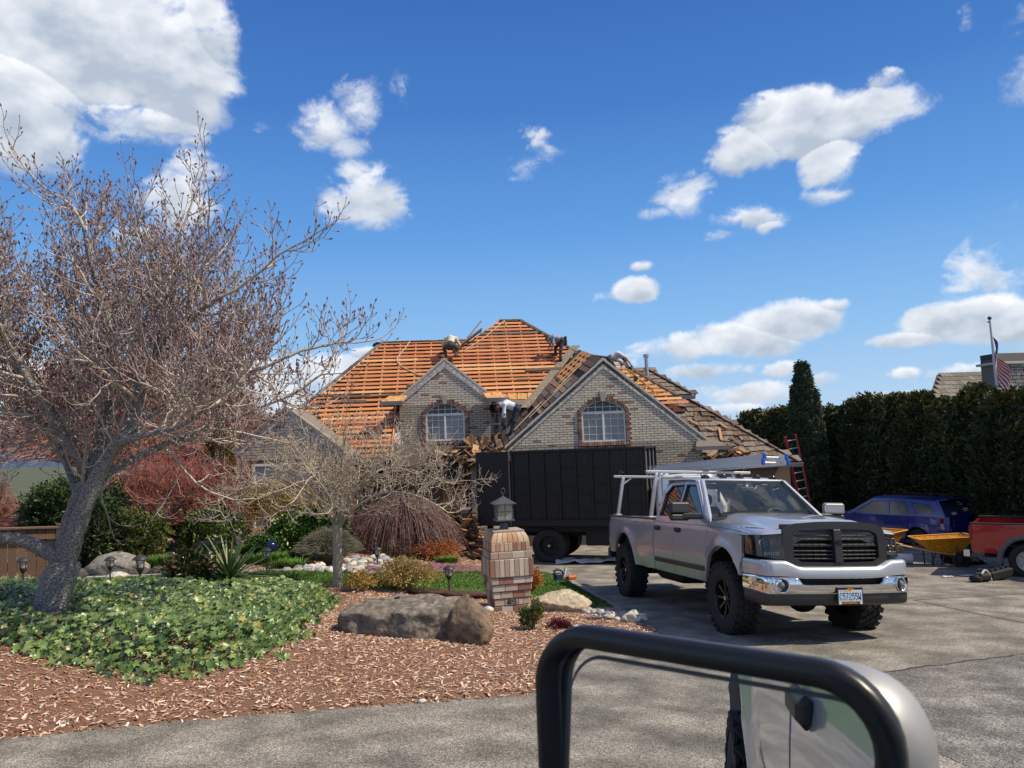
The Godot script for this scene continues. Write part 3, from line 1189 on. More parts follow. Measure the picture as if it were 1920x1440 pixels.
	while x < 3.2:
		var top: float
		if x < -7.64: top = 7.53 - (-7.64 - x) / .95
		elif x < -4.2: top = 7.5
		elif x < -2.97: top = 7.53 + (x + 4.2) / 1.29
		elif x < -2.08: top = 8.46
		elif x < .02: top = 8.48 - (x + 2.08) / 1.18
		elif x < 1.22: top = 6.73 - (x - .02) / 5.2
		else: top = 6.5 - (x - 1.22) / 1.14
		var bot := 3.05 if x < -6.9 else (4.8 if x < .3 else 4.5)
		if top > bot + .15:
			var r := MB.new()
			r.beam(mp.call(x, bot, -.10), mp.call(x, top - .06, -.10), .045, .19, Vector3(0, .77, .639))
			obj("rafter", r, battm[[0, 2][rng.randi() % 2]], roof)
		x += .605
	var y := 3.08
	var row := 0
	while y < 8.46:
		var spans := []
		var L: float = xl.call(y)
		var R: float = xr.call(y)
		if y < 4.83: R = -7.02
		if y < 4.58:
			var d := (4.58 - y) / .83
			L = maxf(L, -9.75 + d)
		if y >= 4.83 and y < 6.70:
			var zv := main_z(y)
			var xv := (-.64 * zv - 3.27) / .83 - .33
			var xg := (5.95 - y) / .83
			spans = [[L, xv]]
			if y > 4.5 and R > xg + .1 and y < 6.6:
				spans.append([maxf(xg, .25), R])
			if y < 6.28:
				var dd := (6.28 - y) / .83
				var s0: Array = spans[0]
				spans.remove_at(0)
				spans.append([s0[0], -5.18 - dd]); spans.append([-5.18 + dd, s0[1]])
		else:
			spans = [[L, R]]
			if y > 4.45 and y < 4.83:
				spans.append([1.5, xr.call(y)])
		for sp in spans:
			var a: float = sp[0] + rnd(-.06, .06)
			while a < sp[1] - .1:
				var l := rnd(2.2, 4.2)
				var b := minf(a + l, sp[1] + rnd(-.05, .03))
				if sp[1] - b < .5: b = sp[1]
				var mt: Material = battm[[0, 0, 0, 1, 1, 2, 3, 3][rng.randi() % 8]]
				if rng.randf() < .03: mt = battm[4]
				var skip := rng.randf() < .006
				if not skip:
					var g := MB.new()
					g.beam(mp.call(a, y + rnd(-.008, .008), .012), mp.call(b - .006, y + rnd(-.008, .008), .012), .020, rnd(.128, .15), Vector3(0, .639, -.77))
					obj("batten", g, mt, roof)
				a = b
		y += .163
		row += 1
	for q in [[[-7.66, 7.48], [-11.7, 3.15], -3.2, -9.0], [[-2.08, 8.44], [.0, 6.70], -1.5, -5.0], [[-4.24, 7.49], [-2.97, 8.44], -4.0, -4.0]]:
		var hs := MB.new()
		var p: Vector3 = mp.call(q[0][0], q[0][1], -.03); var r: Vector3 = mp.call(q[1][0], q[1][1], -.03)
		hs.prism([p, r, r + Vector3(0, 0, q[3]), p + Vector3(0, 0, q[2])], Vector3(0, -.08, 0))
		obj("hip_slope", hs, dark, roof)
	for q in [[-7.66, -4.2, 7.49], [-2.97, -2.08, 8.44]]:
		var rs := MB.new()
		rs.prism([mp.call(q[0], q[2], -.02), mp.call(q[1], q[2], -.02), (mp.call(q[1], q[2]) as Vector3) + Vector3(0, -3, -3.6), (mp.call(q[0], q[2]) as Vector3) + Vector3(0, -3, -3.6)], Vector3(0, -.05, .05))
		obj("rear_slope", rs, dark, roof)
	var hipcap := func(p: Vector3, q: Vector3, n: int) -> void:
		for i in n:
			var t0 := float(i) / n
			var b := MB.new()
			b.beam(p.lerp(q, t0), p.lerp(q, t0 + 1.15 / n), .16, .03, Vector3(0, 1, .3))
			obj("hip_cap", b, shm[[1, 1, 2][rng.randi() % 3]], roof)
	hipcap.call(mp.call(-7.7, 7.5, .03), mp.call(-11.6, 3.4, .03), 15)
	hipcap.call(mp.call(-2.1, 8.47, .03), mp.call(.0, 6.74, .03), 8)
	hipcap.call(mp.call(.05, 6.7, .03), mp.call(1.22, 6.48, .03), 4)
	hipcap.call(mp.call(1.22, 6.5, .03), mp.call(3.1, 4.85, .03), 8)
	hipcap.call(mp.call(-4.3, 7.53, .02), mp.call(-7.6, 7.53, .02), 9)
	hipcap.call(mp.call(-2.1, 8.48, .02), mp.call(-2.9, 8.48, .02), 3)
	for q in [[-9.9, 5.25, .9], [-9.2, 5.18, 1.3], [-8.0, 5.15, 1.2], [-9.6, 4.1, .8], [-6.6, 5.55, .6], [-2.2, 6.03, 1.6], [-1.2, 6.02, .9], [-2.6, 5.62, .5], [-8.9, 5.0, .9], [-7.0, 5.05, .8]]:
		var b := MB.new()
		b.beam(mp.call(q[0], q[1], .05), mp.call(q[0] + q[2], q[1] + rnd(-.05, .05), .05), .02, rnd(.08, .17), Vector3(0, .639, -.77))
		obj("felt_strip", b, shm[1], roof)
	for i in 4:
		var b := MB.new()
		b.beam(mp.call(-3.35 + i * .36, 4.98, .04), mp.call(-3.03 + i * .36, 4.97 + rnd(-.02, .02), .04), .02, .36, Vector3(0, .639, -.77))
		obj("sheathing_panel", b, ply, roof)
	var rope := func(pts: Array, r: float, m: Material) -> void:
		var p3 := PackedVector3Array()
		var cv := Curve3D.new()
		for p in pts:
			cv.add_point(mp.call(p[0], p[1], .05))
		for i in cv.point_count:
			var pr := cv.get_point_position(maxi(i - 1, 0)); var nx := cv.get_point_position(mini(i + 1, cv.point_count - 1))
			cv.set_point_in(i, (pr - nx) * .16); cv.set_point_out(i, (nx - pr) * .16)
		var rr := PackedFloat32Array()
		for p in cv.tessellate(4, 4):
			p3.append(p); rr.append(r)
		var b := MB.new(); b.tube(p3, rr, 5)
		obj("safety_rope", b, m, roof)
	var ropem := mat("pale_rope", Color(.55, .45, .33), .9)
	rope.call([[-6.6, 7.5], [-6.75, 7.2], [-7.05, 6.7], [-6.9, 6.4], [-6.45, 6.1], [-6.15, 5.95]], .018, ropem)
	rope.call([[-2.75, 8.4], [-3.6, 7.6], [-4.5, 6.95]], .018, ropem)
	rope.call([[-4.3, 7.05], [-3.6, 7.15], [-2.9, 6.95]], .014, ropem)
	rope.call([[-2.75, 8.45], [-2.7, 8.2], [-2.66, 8.05]], .014, ropem)
	var hose := mat("yellow_hose", Color(.55, .34, .07), .6)
	for k in 3:
		rope.call([[1.35 + k * .2, 5.75 - k * .22], [1.6 + k * .2, 5.95 - k * .25], [1.95 + k * .2, 5.55 - k * .3], [1.7 + k * .25, 5.2 - k * .2], [1.45 + k * .3, 5.4 - k * .25], [1.9 + k * .3, 5.5 - k * .3]], .016, hose)
	var pk := MB.new()
	pk.beam(mp.call(-4.9, 6.95, .08), mp.call(-3.75, 7.6, .4), .06, .2, Vector3(0, .3, 1))
	obj("valley_board", pk, mat("board_dark", Color(.14, .11, .095), .85), roof)
	var pk2 := MB.new()
	pk2.beam(mp.call(-4.3, 7.55, .1), mp.call(-3.72, 8.3, .15), .05, .05, Vector3(0, 0, 1))
	obj("lath", pk2, mats["board_dark"], roof)

	var cx := -5.2
	var dh := arch_pts(cx - .02, 3.49, 4.43, .66, .33)
	pierced_wall("dormer_wall", [Vector2(cx - 1.55, 2.4), Vector2(cx + 1.5, 2.4), Vector2(cx + 1.5, 4.98), Vector2(cx, 6.2), Vector2(cx - 1.55, 4.98)], dh, -1.514, .25, mortar)
	var dw := holder("dormer_brickwork", house)
	brick_run(dw, cx - 1.55, cx + 1.5, 2.55, 6.15, -1.5, func(y2: float) -> Array:
		var e := (6.06 - y2) / .83
		return cut(maxf(cx - 1.55, cx - e), minf(cx + 1.5, cx + e), cx - .02, arch_half(y2, 3.31, 4.43, .79, .46)) if e > .05 else [], 120, bm, vm)
	arched_window(house, cx - .02, 3.5, 4.43, .66, .33, -1.57, M)
	surround(house, cx - .02, 3.5, 4.43, .66, .33, -1.5, vm)
	rake(house, cx, 6.31, 1.5, .83, -1.47, .05, trim)
	for sd in [-1, 1]:
		var b := MB.new()
		var e := 1.72
		var p0 := Vector3(cx, 6.30, -1.47); var p1 := Vector3(cx + sd * e, 6.30 - e * .83, -1.47)
		var p2 := Vector3(cx + sd * e, 6.30 - e * .83, main_z(6.30 - e * .83) - .1); var p3 := Vector3(cx, 6.30, main_z(6.30) - .1)
		b.prism([p0, p1, p2, p3], Vector3(0, -.1, 0))
		obj("dormer_roof_slope", b, ply, house)
		var rx: float = cx + sd * 1.78
		var rt := MB.new()
		rt.prism([Vector3(rx - .36, 4.86, -1.08), Vector3(rx + .36, 4.86, -1.08), Vector3(rx + .3 - sd * .2, 5.08, -1.42), Vector3(rx - .3 - sd * .2, 5.08, -1.42)], Vector3(0, -.06, -.02))
		obj("eave_return", rt, ply, house)
		var sb := MB.new(); sb.bx(rx, 4.80, -1.3, .7, .05, .42)
		obj("eave_soffit", sb, trim, house)
		gutter(house, Vector3(rx - .38, 4.86, -1.08), Vector3(rx + .38, 4.86, -1.08), gut)

	var rw := MB.new(); rw.bx(-2.5, 3.6, -3.05, 3.0, 2.6, .1)
	obj("recess_wall", rw, mat("beige_siding", Color(.36, .33, .28), .85, .0, "fine", 1.0), house)
	var rwin := holder("window", house)
	var rf := MB.new()
	for q in [[-3.62, 4.2, .06, 1.2], [-3.05, 4.2, .06, 1.2]]:
		rf.bx(q[0], q[1], -2.97, q[2], q[3], .06)
	for yy in [4.78, 4.05, 3.7]:
		rf.bx(-3.33, yy, -2.965, .6, .07, .062)
	rf.bx(-3.33, 4.4, -2.98, .02, .65, .03)
	rf.bx(-3.33, 4.42, -2.981, .55, .02, .031)
	obj("frame", rf, M.white, rwin)
	var rp := MB.new(); rp.bx(-3.33, 4.22, -2.993, .54, 1.05, .01)
	obj("pane", rp, mat("recess_glass", Color(.10, .12, .11), .05), rwin)
	var lo := MB.new(); lo.bx(-3.3, 3.15, -2.98, .75, .9, .05)
	obj("sheathing_panel", lo, mat("raw_ply", Color(.34, .19, .09), .8, .0, "blotch", 2.0), house)
	var fa := MB.new()
	fa.prism([Vector3(-3.45, 4.68, -2.42), Vector3(-1.75, 4.68, -2.42), Vector3(-1.9, 4.86, -2.5), Vector3(-3.32, 4.86, -2.5)], Vector3(0, 0, -.5))
	obj("eave_fascia", fa, mat("fascia_taupe", Color(.24, .21, .175), .8), house)

	var wx := -9.87
	var wz := 1.5
	pierced_wall("wing_wall", [Vector2(wx - 1.78, .1), Vector2(wx + 1.78, .1), Vector2(wx + 1.78, 3.2), Vector2(wx, 4.6), Vector2(wx - 1.78, 3.2)], [Vector2(-10.86, .9), Vector2(-9.01, .9), Vector2(-9.01, 2.98), Vector2(-10.86, 2.98)], wz - .014, .25, mortar)
	var ww := holder("wing_brickwork", house)
	brick_run(ww, wx - 1.78, wx + 1.78, .75, 4.5, wz, func(y2: float) -> Array:
		var e := minf(1.78, (4.44 - y2) / .8)
		return cut(wx - e, wx + e, -9.935, 1.07 if y2 < 3.05 else .0) if e > .05 else [], 60, bm, vm)
	for sd in [-1, 1]:
		var jm := MB.new()
		for i in 26:
			jm.box(Transform3D(Basis(), Vector3(-9.935 + sd * 1.0, .95 + i * .08, wz - .01)), Vector3(.14, .07, .06), .005)
		obj("window_jamb_bricks", jm, mats["red_brick"], house).set_meta("kind", "stuff")
	var pw := holder("window", house)
	var wf := MB.new()
	for q in [[-10.83, 1.94, .07, 2.08], [-9.04, 1.94, .07, 2.08]]:
		wf.bx(q[0], q[1], wz - .05, q[2], q[3], .08)
	for yy in [.93, 1.52, 2.95]:
		wf.bx(-9.935, yy, wz - .051, 1.74, .07, .078)
	wf.bx(-9.4, 1.22, wz - .052, .05, .55, .07)
	obj("frame", wf, M.white, pw)
	for q in [[2.24, 1.36], [1.22, .54]]:
		var p := MB.new(); p.bx(-9.935, q[0], wz - .075, 1.72, q[1], .008)
		obj("pane", p, glass("sky_pane", Color(.45, .52, .55), .35), pw)
	var cur := MB.new()
	for i in 30:
		cur.bx(-10.75 + i * .0565, 1.95, wz - .2 - .02 * (i % 2), .06, 2.0, .02)
	obj("curtain", cur, mat("curtain_grey", Color(.46, .50, .49), .9), pw)
	rake(house, wx, 4.66, 1.78, .79, wz + .03, .18, trim)
	for sd in [-1, 1]:
		var b := MB.new()
		var e := 2.0
		b.prism([Vector3(wx, 4.65, wz + .1), Vector3(wx + sd * e, 4.65 - e * .79, wz + .1), Vector3(wx + sd * e, 4.65 - e * .79, -.6), Vector3(wx, 4.65, main_z(4.65))], Vector3(0, -.1, 0))
		obj("wing_roof_slope", b, shm[2], house)
		var gx: float = wx + sd * 1.98
		gutter(house, Vector3(gx - .25, 3.12, wz + .12), Vector3(gx + .25, 3.12, wz + .12), gut)
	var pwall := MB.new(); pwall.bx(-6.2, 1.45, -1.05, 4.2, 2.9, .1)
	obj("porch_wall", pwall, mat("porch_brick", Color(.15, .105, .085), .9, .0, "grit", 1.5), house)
	var dn := MB.new(); dn.bx(-7.35, 1.75, -.99, .9, 1.7, .03)
	obj("dark_window_panel", dn, M.darkglass, house)
	gutter(house, Vector3(-8.1, 3.02, -.36), Vector3(-6.85, 3.02, -.36), gut)
	var er := slab(Vector3(-6.95, 2.72, .25), Vector3(-3.4, 2.72, .25), Vector3(-3.4, 3.35, -1.45), Vector3(-6.95, 3.35, -1.45), .12)
	obj("porch_roof_slope", er, mats["roof_felt"], house)
	var bd := MB.new(); bd.bx(-5.0, 1.5, -.95, .75, 1.5, .04)
	obj("boarded_opening", bd, mat("straw_board", Color(.30, .21, .09), .85, .0, "blotch", 2.0), house)
	var pier := holder("porch_pier", house)
	var pc := MB.new(); pc.bx(-4.2, 1.35, -.3, .46, 2.7, .46)
	obj("pier_core", pc, mortar, pier)
	brick_run(pier, -4.43, -3.97, .2, 2.6, -.06, func(_y): return [[-4.43, -3.97]], 0, bm, vm)
	var fb := MB.new()
	fb.prism([Vector3(-5.6, 2.7, .27), Vector3(-4.9, 1.95, .27), Vector3(-4.85, 2.3, .27), Vector3(-4.5, 2.75, .27)], Vector3(0, 0, -.02))
	obj("hanging_felt", fb, mat("black_felt", Color(.018, .018, .019), .9), house)

	var lp := func(x2: float, y2: float, off := .0) -> Vector3:
		return Vector3(x2, y2, (1.47 - y2) / .83) + Vector3(0, .77, .639) * off
	var lr := MB.new()
	lr.prism([lp.call(1.6, 2.3), lp.call(6.78, 2.3), lp.call(3.9, 4.78), lp.call(1.6, 4.78)], Vector3(0, -.12, -.05))
	obj("garage_side_roof", lr, mats["roof_felt"], house)
	var sr := holder("old_shakes", house)
	var row2 := 0
	y = 2.34
	while y < 4.75:
		var xe := 6.78 - (y - 2.3) * 1.16
		var xs := maxf(2.2, (5.97 - y) / .83 - .35)
		var a := xs + rnd(-.1, .1)
		while a < xe:
			var w := rnd(.11, .27)
			if not (rng.randf() < .04):
				var yb := y + rnd(-.02, .02)
				var b := MB.new()
				b.beam(lp.call(a + w * .5, yb - .02, .045 + rnd(0, .02)), lp.call(a + w * .5 + rnd(-.01, .01), yb + .19, .014), w - .012, .026, Vector3(0, .77, .639))
				obj("shake", b, shm[[0, 1, 2, 2, 0, 2][rng.randi() % 6]], sr)
			a += w
		y += .19
		row2 += 1
	for i in 12:
		var b := MB.new()
		var p: Vector3 = lp.call(6.8, 2.3, .05); var q: Vector3 = lp.call(3.95, 4.77, .05)
		b.beam(p.lerp(q, i / 12.0), p.lerp(q, (i + 1.2) / 12.0), .2, .035, Vector3(.3, 1, .3))
		obj("hip_cap", b, shm[[1, 2][i % 2]], sr)
	gutter(house, Vector3(3.6, 2.33, -.98), Vector3(6.9, 2.28, -.98), gut)
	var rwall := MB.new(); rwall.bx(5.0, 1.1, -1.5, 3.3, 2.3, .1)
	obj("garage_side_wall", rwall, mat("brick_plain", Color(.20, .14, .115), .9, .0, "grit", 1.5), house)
	var er2 := MB.new()
	er2.prism([Vector3(2.85, 2.96, .22), Vector3(3.95, 2.96, .22), Vector3(3.5, 3.26, -.05), Vector3(3.0, 3.26, -.05)], Vector3(0, -.08, -.02))
	obj("eave_return", er2, shm[2], house)
	gutter(house, Vector3(2.85, 2.98, .22), Vector3(3.95, 2.98, .22), gut)
	var sb2 := MB.new(); sb2.bx(3.42, 2.9, .0, 1.0, .05, .42)
	obj("eave_soffit", sb2, trim, house)
	var dp := func(x2: float, y2: float, off := .0) -> Vector3:
		return Vector3(x2, y2, (2.2 - y2) / .83) + Vector3(0, .77, .639) * off
	var fr := MB.new()
	fr.prism([dp.call(.6, 4.83), dp.call(3.95, 4.83), dp.call(2.62, 5.98), dp.call(.6, 5.98)], Vector3(0, -.1, -.05))
	obj("far_roof", fr, mats["roof_felt"], house)
	var fs := holder("far_shakes", house)
	y = 4.87
	while y < 5.95:
		var xe := 3.95 - (y - 4.83) * 1.16
		var a := maxf(1.2, 3.1 - (y - 4.8) * 1.2) - .3
		while a < xe:
			var w := rnd(.13, .28)
			var b := MB.new()
			b.beam(dp.call(a + w * .5, y, .05), dp.call(a + w * .5, y + .18, .015), w - .012, .026, Vector3(0, .77, .639))
			obj("shake", b, shm[[1, 2, 2][rng.randi() % 3]], fs)
			a += w
		y += .17
	for i in 7:
		var b := MB.new()
		var p: Vector3 = dp.call(3.97, 4.83, .05); var q: Vector3 = dp.call(2.62, 5.98, .05)
		b.beam(p.lerp(q, i / 7.0), p.lerp(q, (i + 1.2) / 7.0), .18, .035, Vector3(.3, 1, .3))
		obj("hip_cap", b, shm[1], fs)
	gutter(house, Vector3(3.35, 4.85, -3.17), Vector3(3.98, 4.83, -3.17), gut)
	var pipe := MB.new()
	pipe.tube(PackedVector3Array([Vector3(2.42, 5.2, -3.9), Vector3(2.42, 6.42, -3.95)]), PackedFloat32Array([.07, .07]), 12)
	pipe.tube(PackedVector3Array([Vector3(2.42, 6.42, -3.95), Vector3(2.42, 6.52, -3.95)]), PackedFloat32Array([.105, .105]), 12)
	obj("flue_pipe", pipe, mat("galvanised", Color(.42, .43, .44), .4, .7), house)
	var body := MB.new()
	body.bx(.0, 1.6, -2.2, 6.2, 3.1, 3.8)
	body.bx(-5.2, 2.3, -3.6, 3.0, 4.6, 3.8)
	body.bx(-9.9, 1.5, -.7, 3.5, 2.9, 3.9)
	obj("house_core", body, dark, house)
	for w in [["garage", -.07, -.55], ["dormer", -5.2, -2.05]]:
		var bk := MB.new(); bk.bx(w[1], 4.0, w[2], 2.2, 1.9, .05)
		obj("room_back", bk, mat("room_shade", Color(.10, .10, .10), .95), house)

# ---------------------------------------------------------------- plants
func spl(pts: Array, step := .08) -> PackedVector3Array:
	var cv := Curve3D.new()
	for p in pts:
		cv.add_point(p)
	var m := pts.size()
	for i in m:
		var t: Vector3 = (pts[mini(i + 1, m - 1)] - pts[maxi(i - 1, 0)]) * .17
		cv.set_point_in(i, -t); cv.set_point_out(i, t)
	cv.bake_interval = step
	return cv.get_baked_points()

func radii(n: int, r0: float, r1: float) -> PackedFloat32Array:
	var o := PackedFloat32Array()
	for i in n:
		o.append(lerpf(r0, r1, pow(float(i) / maxf(n - 1, 1), .8)))
	return o

class Grower:
	var r := RandomNumberGenerator.new()
	var twig := MB.new()
	var bud := []
	var up := .25
	var droop := .0
	var spread := .75
	var maxlev := 3
	var lens := [1.2, .6, .32, .17]
	var kids := [7, 5, 4, 0]
	var rads := [.02, .009, .005, .0035]
	var bark := [Color(.33, .28, .22), Color(.36, .29, .24), Color(.30, .22, .20), Color(.24, .15, .15)]
	var floor_y := -99.0

	func grow(p: Vector3, d: Vector3, lev: int, f := 1.0) -> void:
		var L: float = lens[lev] * r.randf_range(.65, 1.3) * f
		var n := 5 if lev == 0 else (4 if lev == 1 else 3)
		var pts := PackedVector3Array([p])
		var dirs := [d]
		var q := p
		var dd := d
		for i in n:
			dd = (dd + Vector3(r.randf_range(-1, 1), r.randf_range(-1, 1), r.randf_range(-1, 1)) * .30 + Vector3.UP * (up - droop * (1.0 - float(i) / n)) * (.5 + .5 * lev) * .6).normalized()
			q += dd * L / n
			if q.y < floor_y:
				dd.y = absf(dd.y) * .4
				dd = dd.normalized()
				q.y = floor_y + .01
			pts.append(q); dirs.append(dd)
		var rr := PackedFloat32Array()
		for i in pts.size():
			rr.append(lerpf(rads[lev], rads[mini(lev + 1, 3)] * .9, float(i) / n))
		twig.col = (bark[lev] as Color) * r.randf_range(.75, 1.2)
		twig.tube(pts, rr, 5 if lev == 0 else (4 if lev == 1 else 3), false)
		if lev >= maxlev:
			bud.append([q, dd])
			return
		var k: int = kids[lev]
		var side := Vector3.UP.cross(d).normalized() if absf(d.y) < .95 else Vector3.RIGHT
		side = side.rotated(d, r.randf_range(0, TAU))
		for i in k:
			var t := (i + r.randf_range(.4, 1.0)) / float(k)
			var fi := t * n
			var a := mini(int(fi), n - 1)
			var pp := pts[a].lerp(pts[a + 1], fi - a)
			var bd: Vector3 = dirs[a + 1]
			side = side.rotated(bd, 2.4)
			var s := (side - bd * side.dot(bd)).normalized()
			grow(pp, (bd * (1.0 - spread * .45) + s * spread).normalized(), lev + 1, f * lerpf(1.1, .75, t))
		grow(q, dd, lev + 1, f)

func bare_tree(called: String, label: String, cat: String, at: Vector3, limbs: Array, g: Grower, barkm: Material, twigm: Material, budm: Material, sprout: float, start := .25, budsize := .02) -> Node3D:
	var o := thing(called, label, cat, at)
	for i in limbs.size():
		var l: Array = limbs[i]
		var pts := spl(l[0])
		var rr := radii(pts.size(), l[1], l[2])
		for k in pts.size():
			rr[k] *= 1.0 + .10 * sin(k * 1.7 + i) * sin(k * .63)
		if i == 0:
			for k in mini(7, pts.size()):
				rr[k] *= 1.0 + .5 * pow(1.0 - k / 7.0, 2.0)
		var b := MB.new()
		b.col = Color.WHITE
		b.tube(pts, rr, 12 if l[1] > .08 else 8)
		obj("trunk" if i == 0 else "limb", b, barkm, o)
		var m := int(l[3])
		for s in m:
			var t := start + (1.0 - start) * (s + g.r.randf()) / m if i > 0 else 1.0
			var k := clampi(int(t * (pts.size() - 1)), 0, pts.size() - 2)
			var d := (pts[k + 1] - pts[k]).normalized()
			var side := Vector3(g.r.randf_range(-1, 1), g.r.randf_range(-.5, 1), g.r.randf_range(-1, 1))
			side = (side - d * side.dot(d)).normalized()
			g.grow(pts[k], (d * .55 + side * sprout).normalized(), 0 if t < .8 else (0 if g.r.randf() < .6 else 1), lerpf(1.1, .8, t))
		if m > 0:
			g.grow(pts[-1], (pts[-1] - pts[-2]).normalized(), 0, .9)
	obj("twigs", g.twig, twigm, o).set_meta("kind", "stuff")
	if budm:
		var bm := MB.new()
		bm.lathe([Vector2(0, -.5), Vector2(.34, -.1), Vector2(.3, .25), Vector2(0, .6)], 5)
		var xf := []
		var cols := PackedColorArray()
		for e in g.bud:
			var s := budsize * g.r.randf_range(.6, 1.3)
			var b := basis_to(e[1])
			xf.append(Transform3D(Basis(b.x, b.z, -b.y) * Basis.from_scale(Vector3(s, s * 1.5, s)), e[0]))
			cols.append(jit(Color(.22, .14, .125), .3))
		many("buds", bm.mesh(), budm, xf, cols, o)
	return o

func spray_mesh(n: int, len: float, wide: float, leaf: float, curl := .3) -> ArrayMesh:
	var b := MB.new()
	for i in n:
		var t := (i + .5) / n
		var p := Vector3(rng.randf_range(-1, 1) * wide * (1.0 - t * .6), rng.randf_range(-1, 1) * wide * .35 - curl * t * t * len, t * len)
		var d := Vector3(rng.randf_range(-1, 1), rng.randf_range(-.6, .6), rng.randf_range(.1, 1.0)).normalized()
		var s := d.cross(Vector3(rng.randf_range(-.5, .5), 1, rng.randf_range(-.5, .5))).normalized()
		var nn := s.cross(d).normalized()
		if nn.y < 0: nn = -nn
		var l := leaf * rng.randf_range(.7, 1.3)
		var w := l * .27
		var k := b.vert(p, nn); b.vert(p + d * l * .5 + s * w + nn * w * .3, (nn + s * .35).normalized()); b.vert(p + d * l, nn); b.vert(p + d * l * .5 - s * w + nn * w * .3, (nn - s * .35).normalized())
		b.tri(k, k + 1, k + 2); b.tri(k, k + 2, k + 3)
	return b.mesh()

func bush(called: String, label: String, cat: String, at: Vector3, size: Vector3, count: int, me: Mesh, m: Material, cols: Array, sc: float, group := "", lumps := 5, upness := .35) -> Node3D:
	var o := thing(called, label, cat, at, 0, group)
	var blobs := [[Vector3(0, size.y * .5, 0), Vector3(size.x * .42, size.y * .5, size.z * .42)]]
	for i in lumps:
		var a := rnd(0, TAU)
		var c := Vector3(cos(a) * size.x * .28, size.y * rnd(.3, .72), sin(a) * size.z * .28)
		var rr := rnd(.2, .3)
		blobs.append([c, Vector3(size.x * rr, size.y * rr * 1.1, size.z * rr)])
	var xf := []
	var cc := PackedColorArray()
	while xf.size() < count:
		var b: Array = blobs[rng.randi() % blobs.size()]
		var d := Vector3(rnd(-1, 1), rnd(-1, 1), rnd(-1, 1))
		if d.length() > 1.0 or d.length() < .05:
			continue
		d = d.normalized() * pow(rng.randf(), .28) * rnd(.85, 1.08)
		var p: Vector3 = b[0] + Vector3(d.x * b[1].x, d.y * b[1].y, d.z * b[1].z)
		if p.y < .02:
			continue
		var out := (d + Vector3(0, upness, 0) + Vector3(rnd(-.5, .5), rnd(-.4, .4), rnd(-.5, .5))).normalized()
		xf.append(Transform3D(basis_to(out).rotated(out, rnd(0, TAU)) * Basis.from_scale(Vector3.ONE * sc * rnd(.7, 1.3)), p))
		cc.append(jit(cols[rng.randi() % cols.size()], .22))
	many("foliage", me, m, xf, cc, o)
	var st := MB.new()
	for i in 6:
		var a := rnd(0, TAU)
		st.tube(spl([Vector3(cos(a) * .03, -.1, sin(a) * .03), Vector3(cos(a) * size.x * .1, size.y * .35, sin(a) * size.z * .1), Vector3(cos(a) * size.x * .25, size.y * .7, sin(a) * size.z * .25)], .1), radii(40, .02, .006), 5, false)
	obj("stems", st, mat("stem_brown", Color(.12, .085, .06), .9), o).set_meta("kind", "stuff")
	return o

func twig_dome(called: String, label: String, cat: String, at: Vector3, size: Vector3, trunk_h: float, count: int, cols: Array, rad: float, weep: float, trunk_r := .035, leaves: Mesh = null, leafm: Material = null, lcols := []) -> Node3D:
	var o := thing(called, label, cat, at)
	var tk := MB.new()
	if trunk_r > .0:
		tk.tube(spl([Vector3(0, -.1, 0), Vector3(.02, trunk_h * .5, 0), Vector3(-.01, trunk_h, 0)], .08), radii(30, trunk_r * 1.2, trunk_r), 8)
		obj("trunk", tk, mat("small_bark", Color(.30, .25, .18), .9, .0, "fine", 6.0), o)
	var b := MB.new()
	var xf := []
	var cc := PackedColorArray()
	for i in count:
		var a := rnd(0, TAU)
		var rr := sqrt(rng.randf())
		var top := size.y * (1.0 - .55 * rr * rr) * rnd(.82, 1.0)
		var e := Vector3(cos(a) * size.x * .5 * rr, top, sin(a) * size.z * .5 * rr)
		var s := Vector3(cos(a) * .05, trunk_h * rnd(.85, 1.0), sin(a) * .05)
		var mid := s.lerp(e, .5) + Vector3(rnd(-.06, .06), rnd(.0, .12) * size.y, rnd(-.06, .06))
		var fall := e + Vector3(cos(a) * rnd(.02, .16) * size.x, -weep * size.y * rnd(.2, 1.0), sin(a) * rnd(.02, .16) * size.z)
		if fall.y < .03: fall.y = .03
		var pts := PackedVector3Array([s, mid, e, e.lerp(fall, .55) + Vector3(cos(a), .3, sin(a)) * .05, fall])
		if i % 2 == 0:
			pts = PackedVector3Array([mid, e, e.lerp(fall, .5) + Vector3(cos(a), .3, sin(a)) * .06, fall])
		b.col = jit(cols[rng.randi() % cols.size()], .25)
		b.tube(pts, radii(pts.size(), rad * 1.5, rad * .6), 3, false)
		for k in 3:
			var q := pts[pts.size() - 2].lerp(pts[pts.size() - 1], rnd(0, .9)) if weep > .2 else e.lerp(mid, rnd(0, .5))
			var d := Vector3(rnd(-1, 1), rnd(-.6, 1.0), rnd(-1, 1)) * .12 * minf(1.0, size.x)
			b.tube(PackedVector3Array([q, q + d * .5 + Vector3(0, .02, 0), q + d]), PackedFloat32Array([rad * .8, rad * .6, rad * .4]), 3, false)
			if leaves and rng.randf() < .8:
				xf.append(Transform3D(basis_to(d + Vector3(0, .02, 0)) * Basis.from_scale(Vector3.ONE * rnd(.7, 1.3)), q + d * .6))
				cc.append(jit(lcols[rng.randi() % lcols.size()], .25))
	obj("shoots", b, vmat("shoot", .8), o).set_meta("kind", "stuff")
	if leaves:
		many("foliage", leaves, leafm, xf, cc, o)
	return o

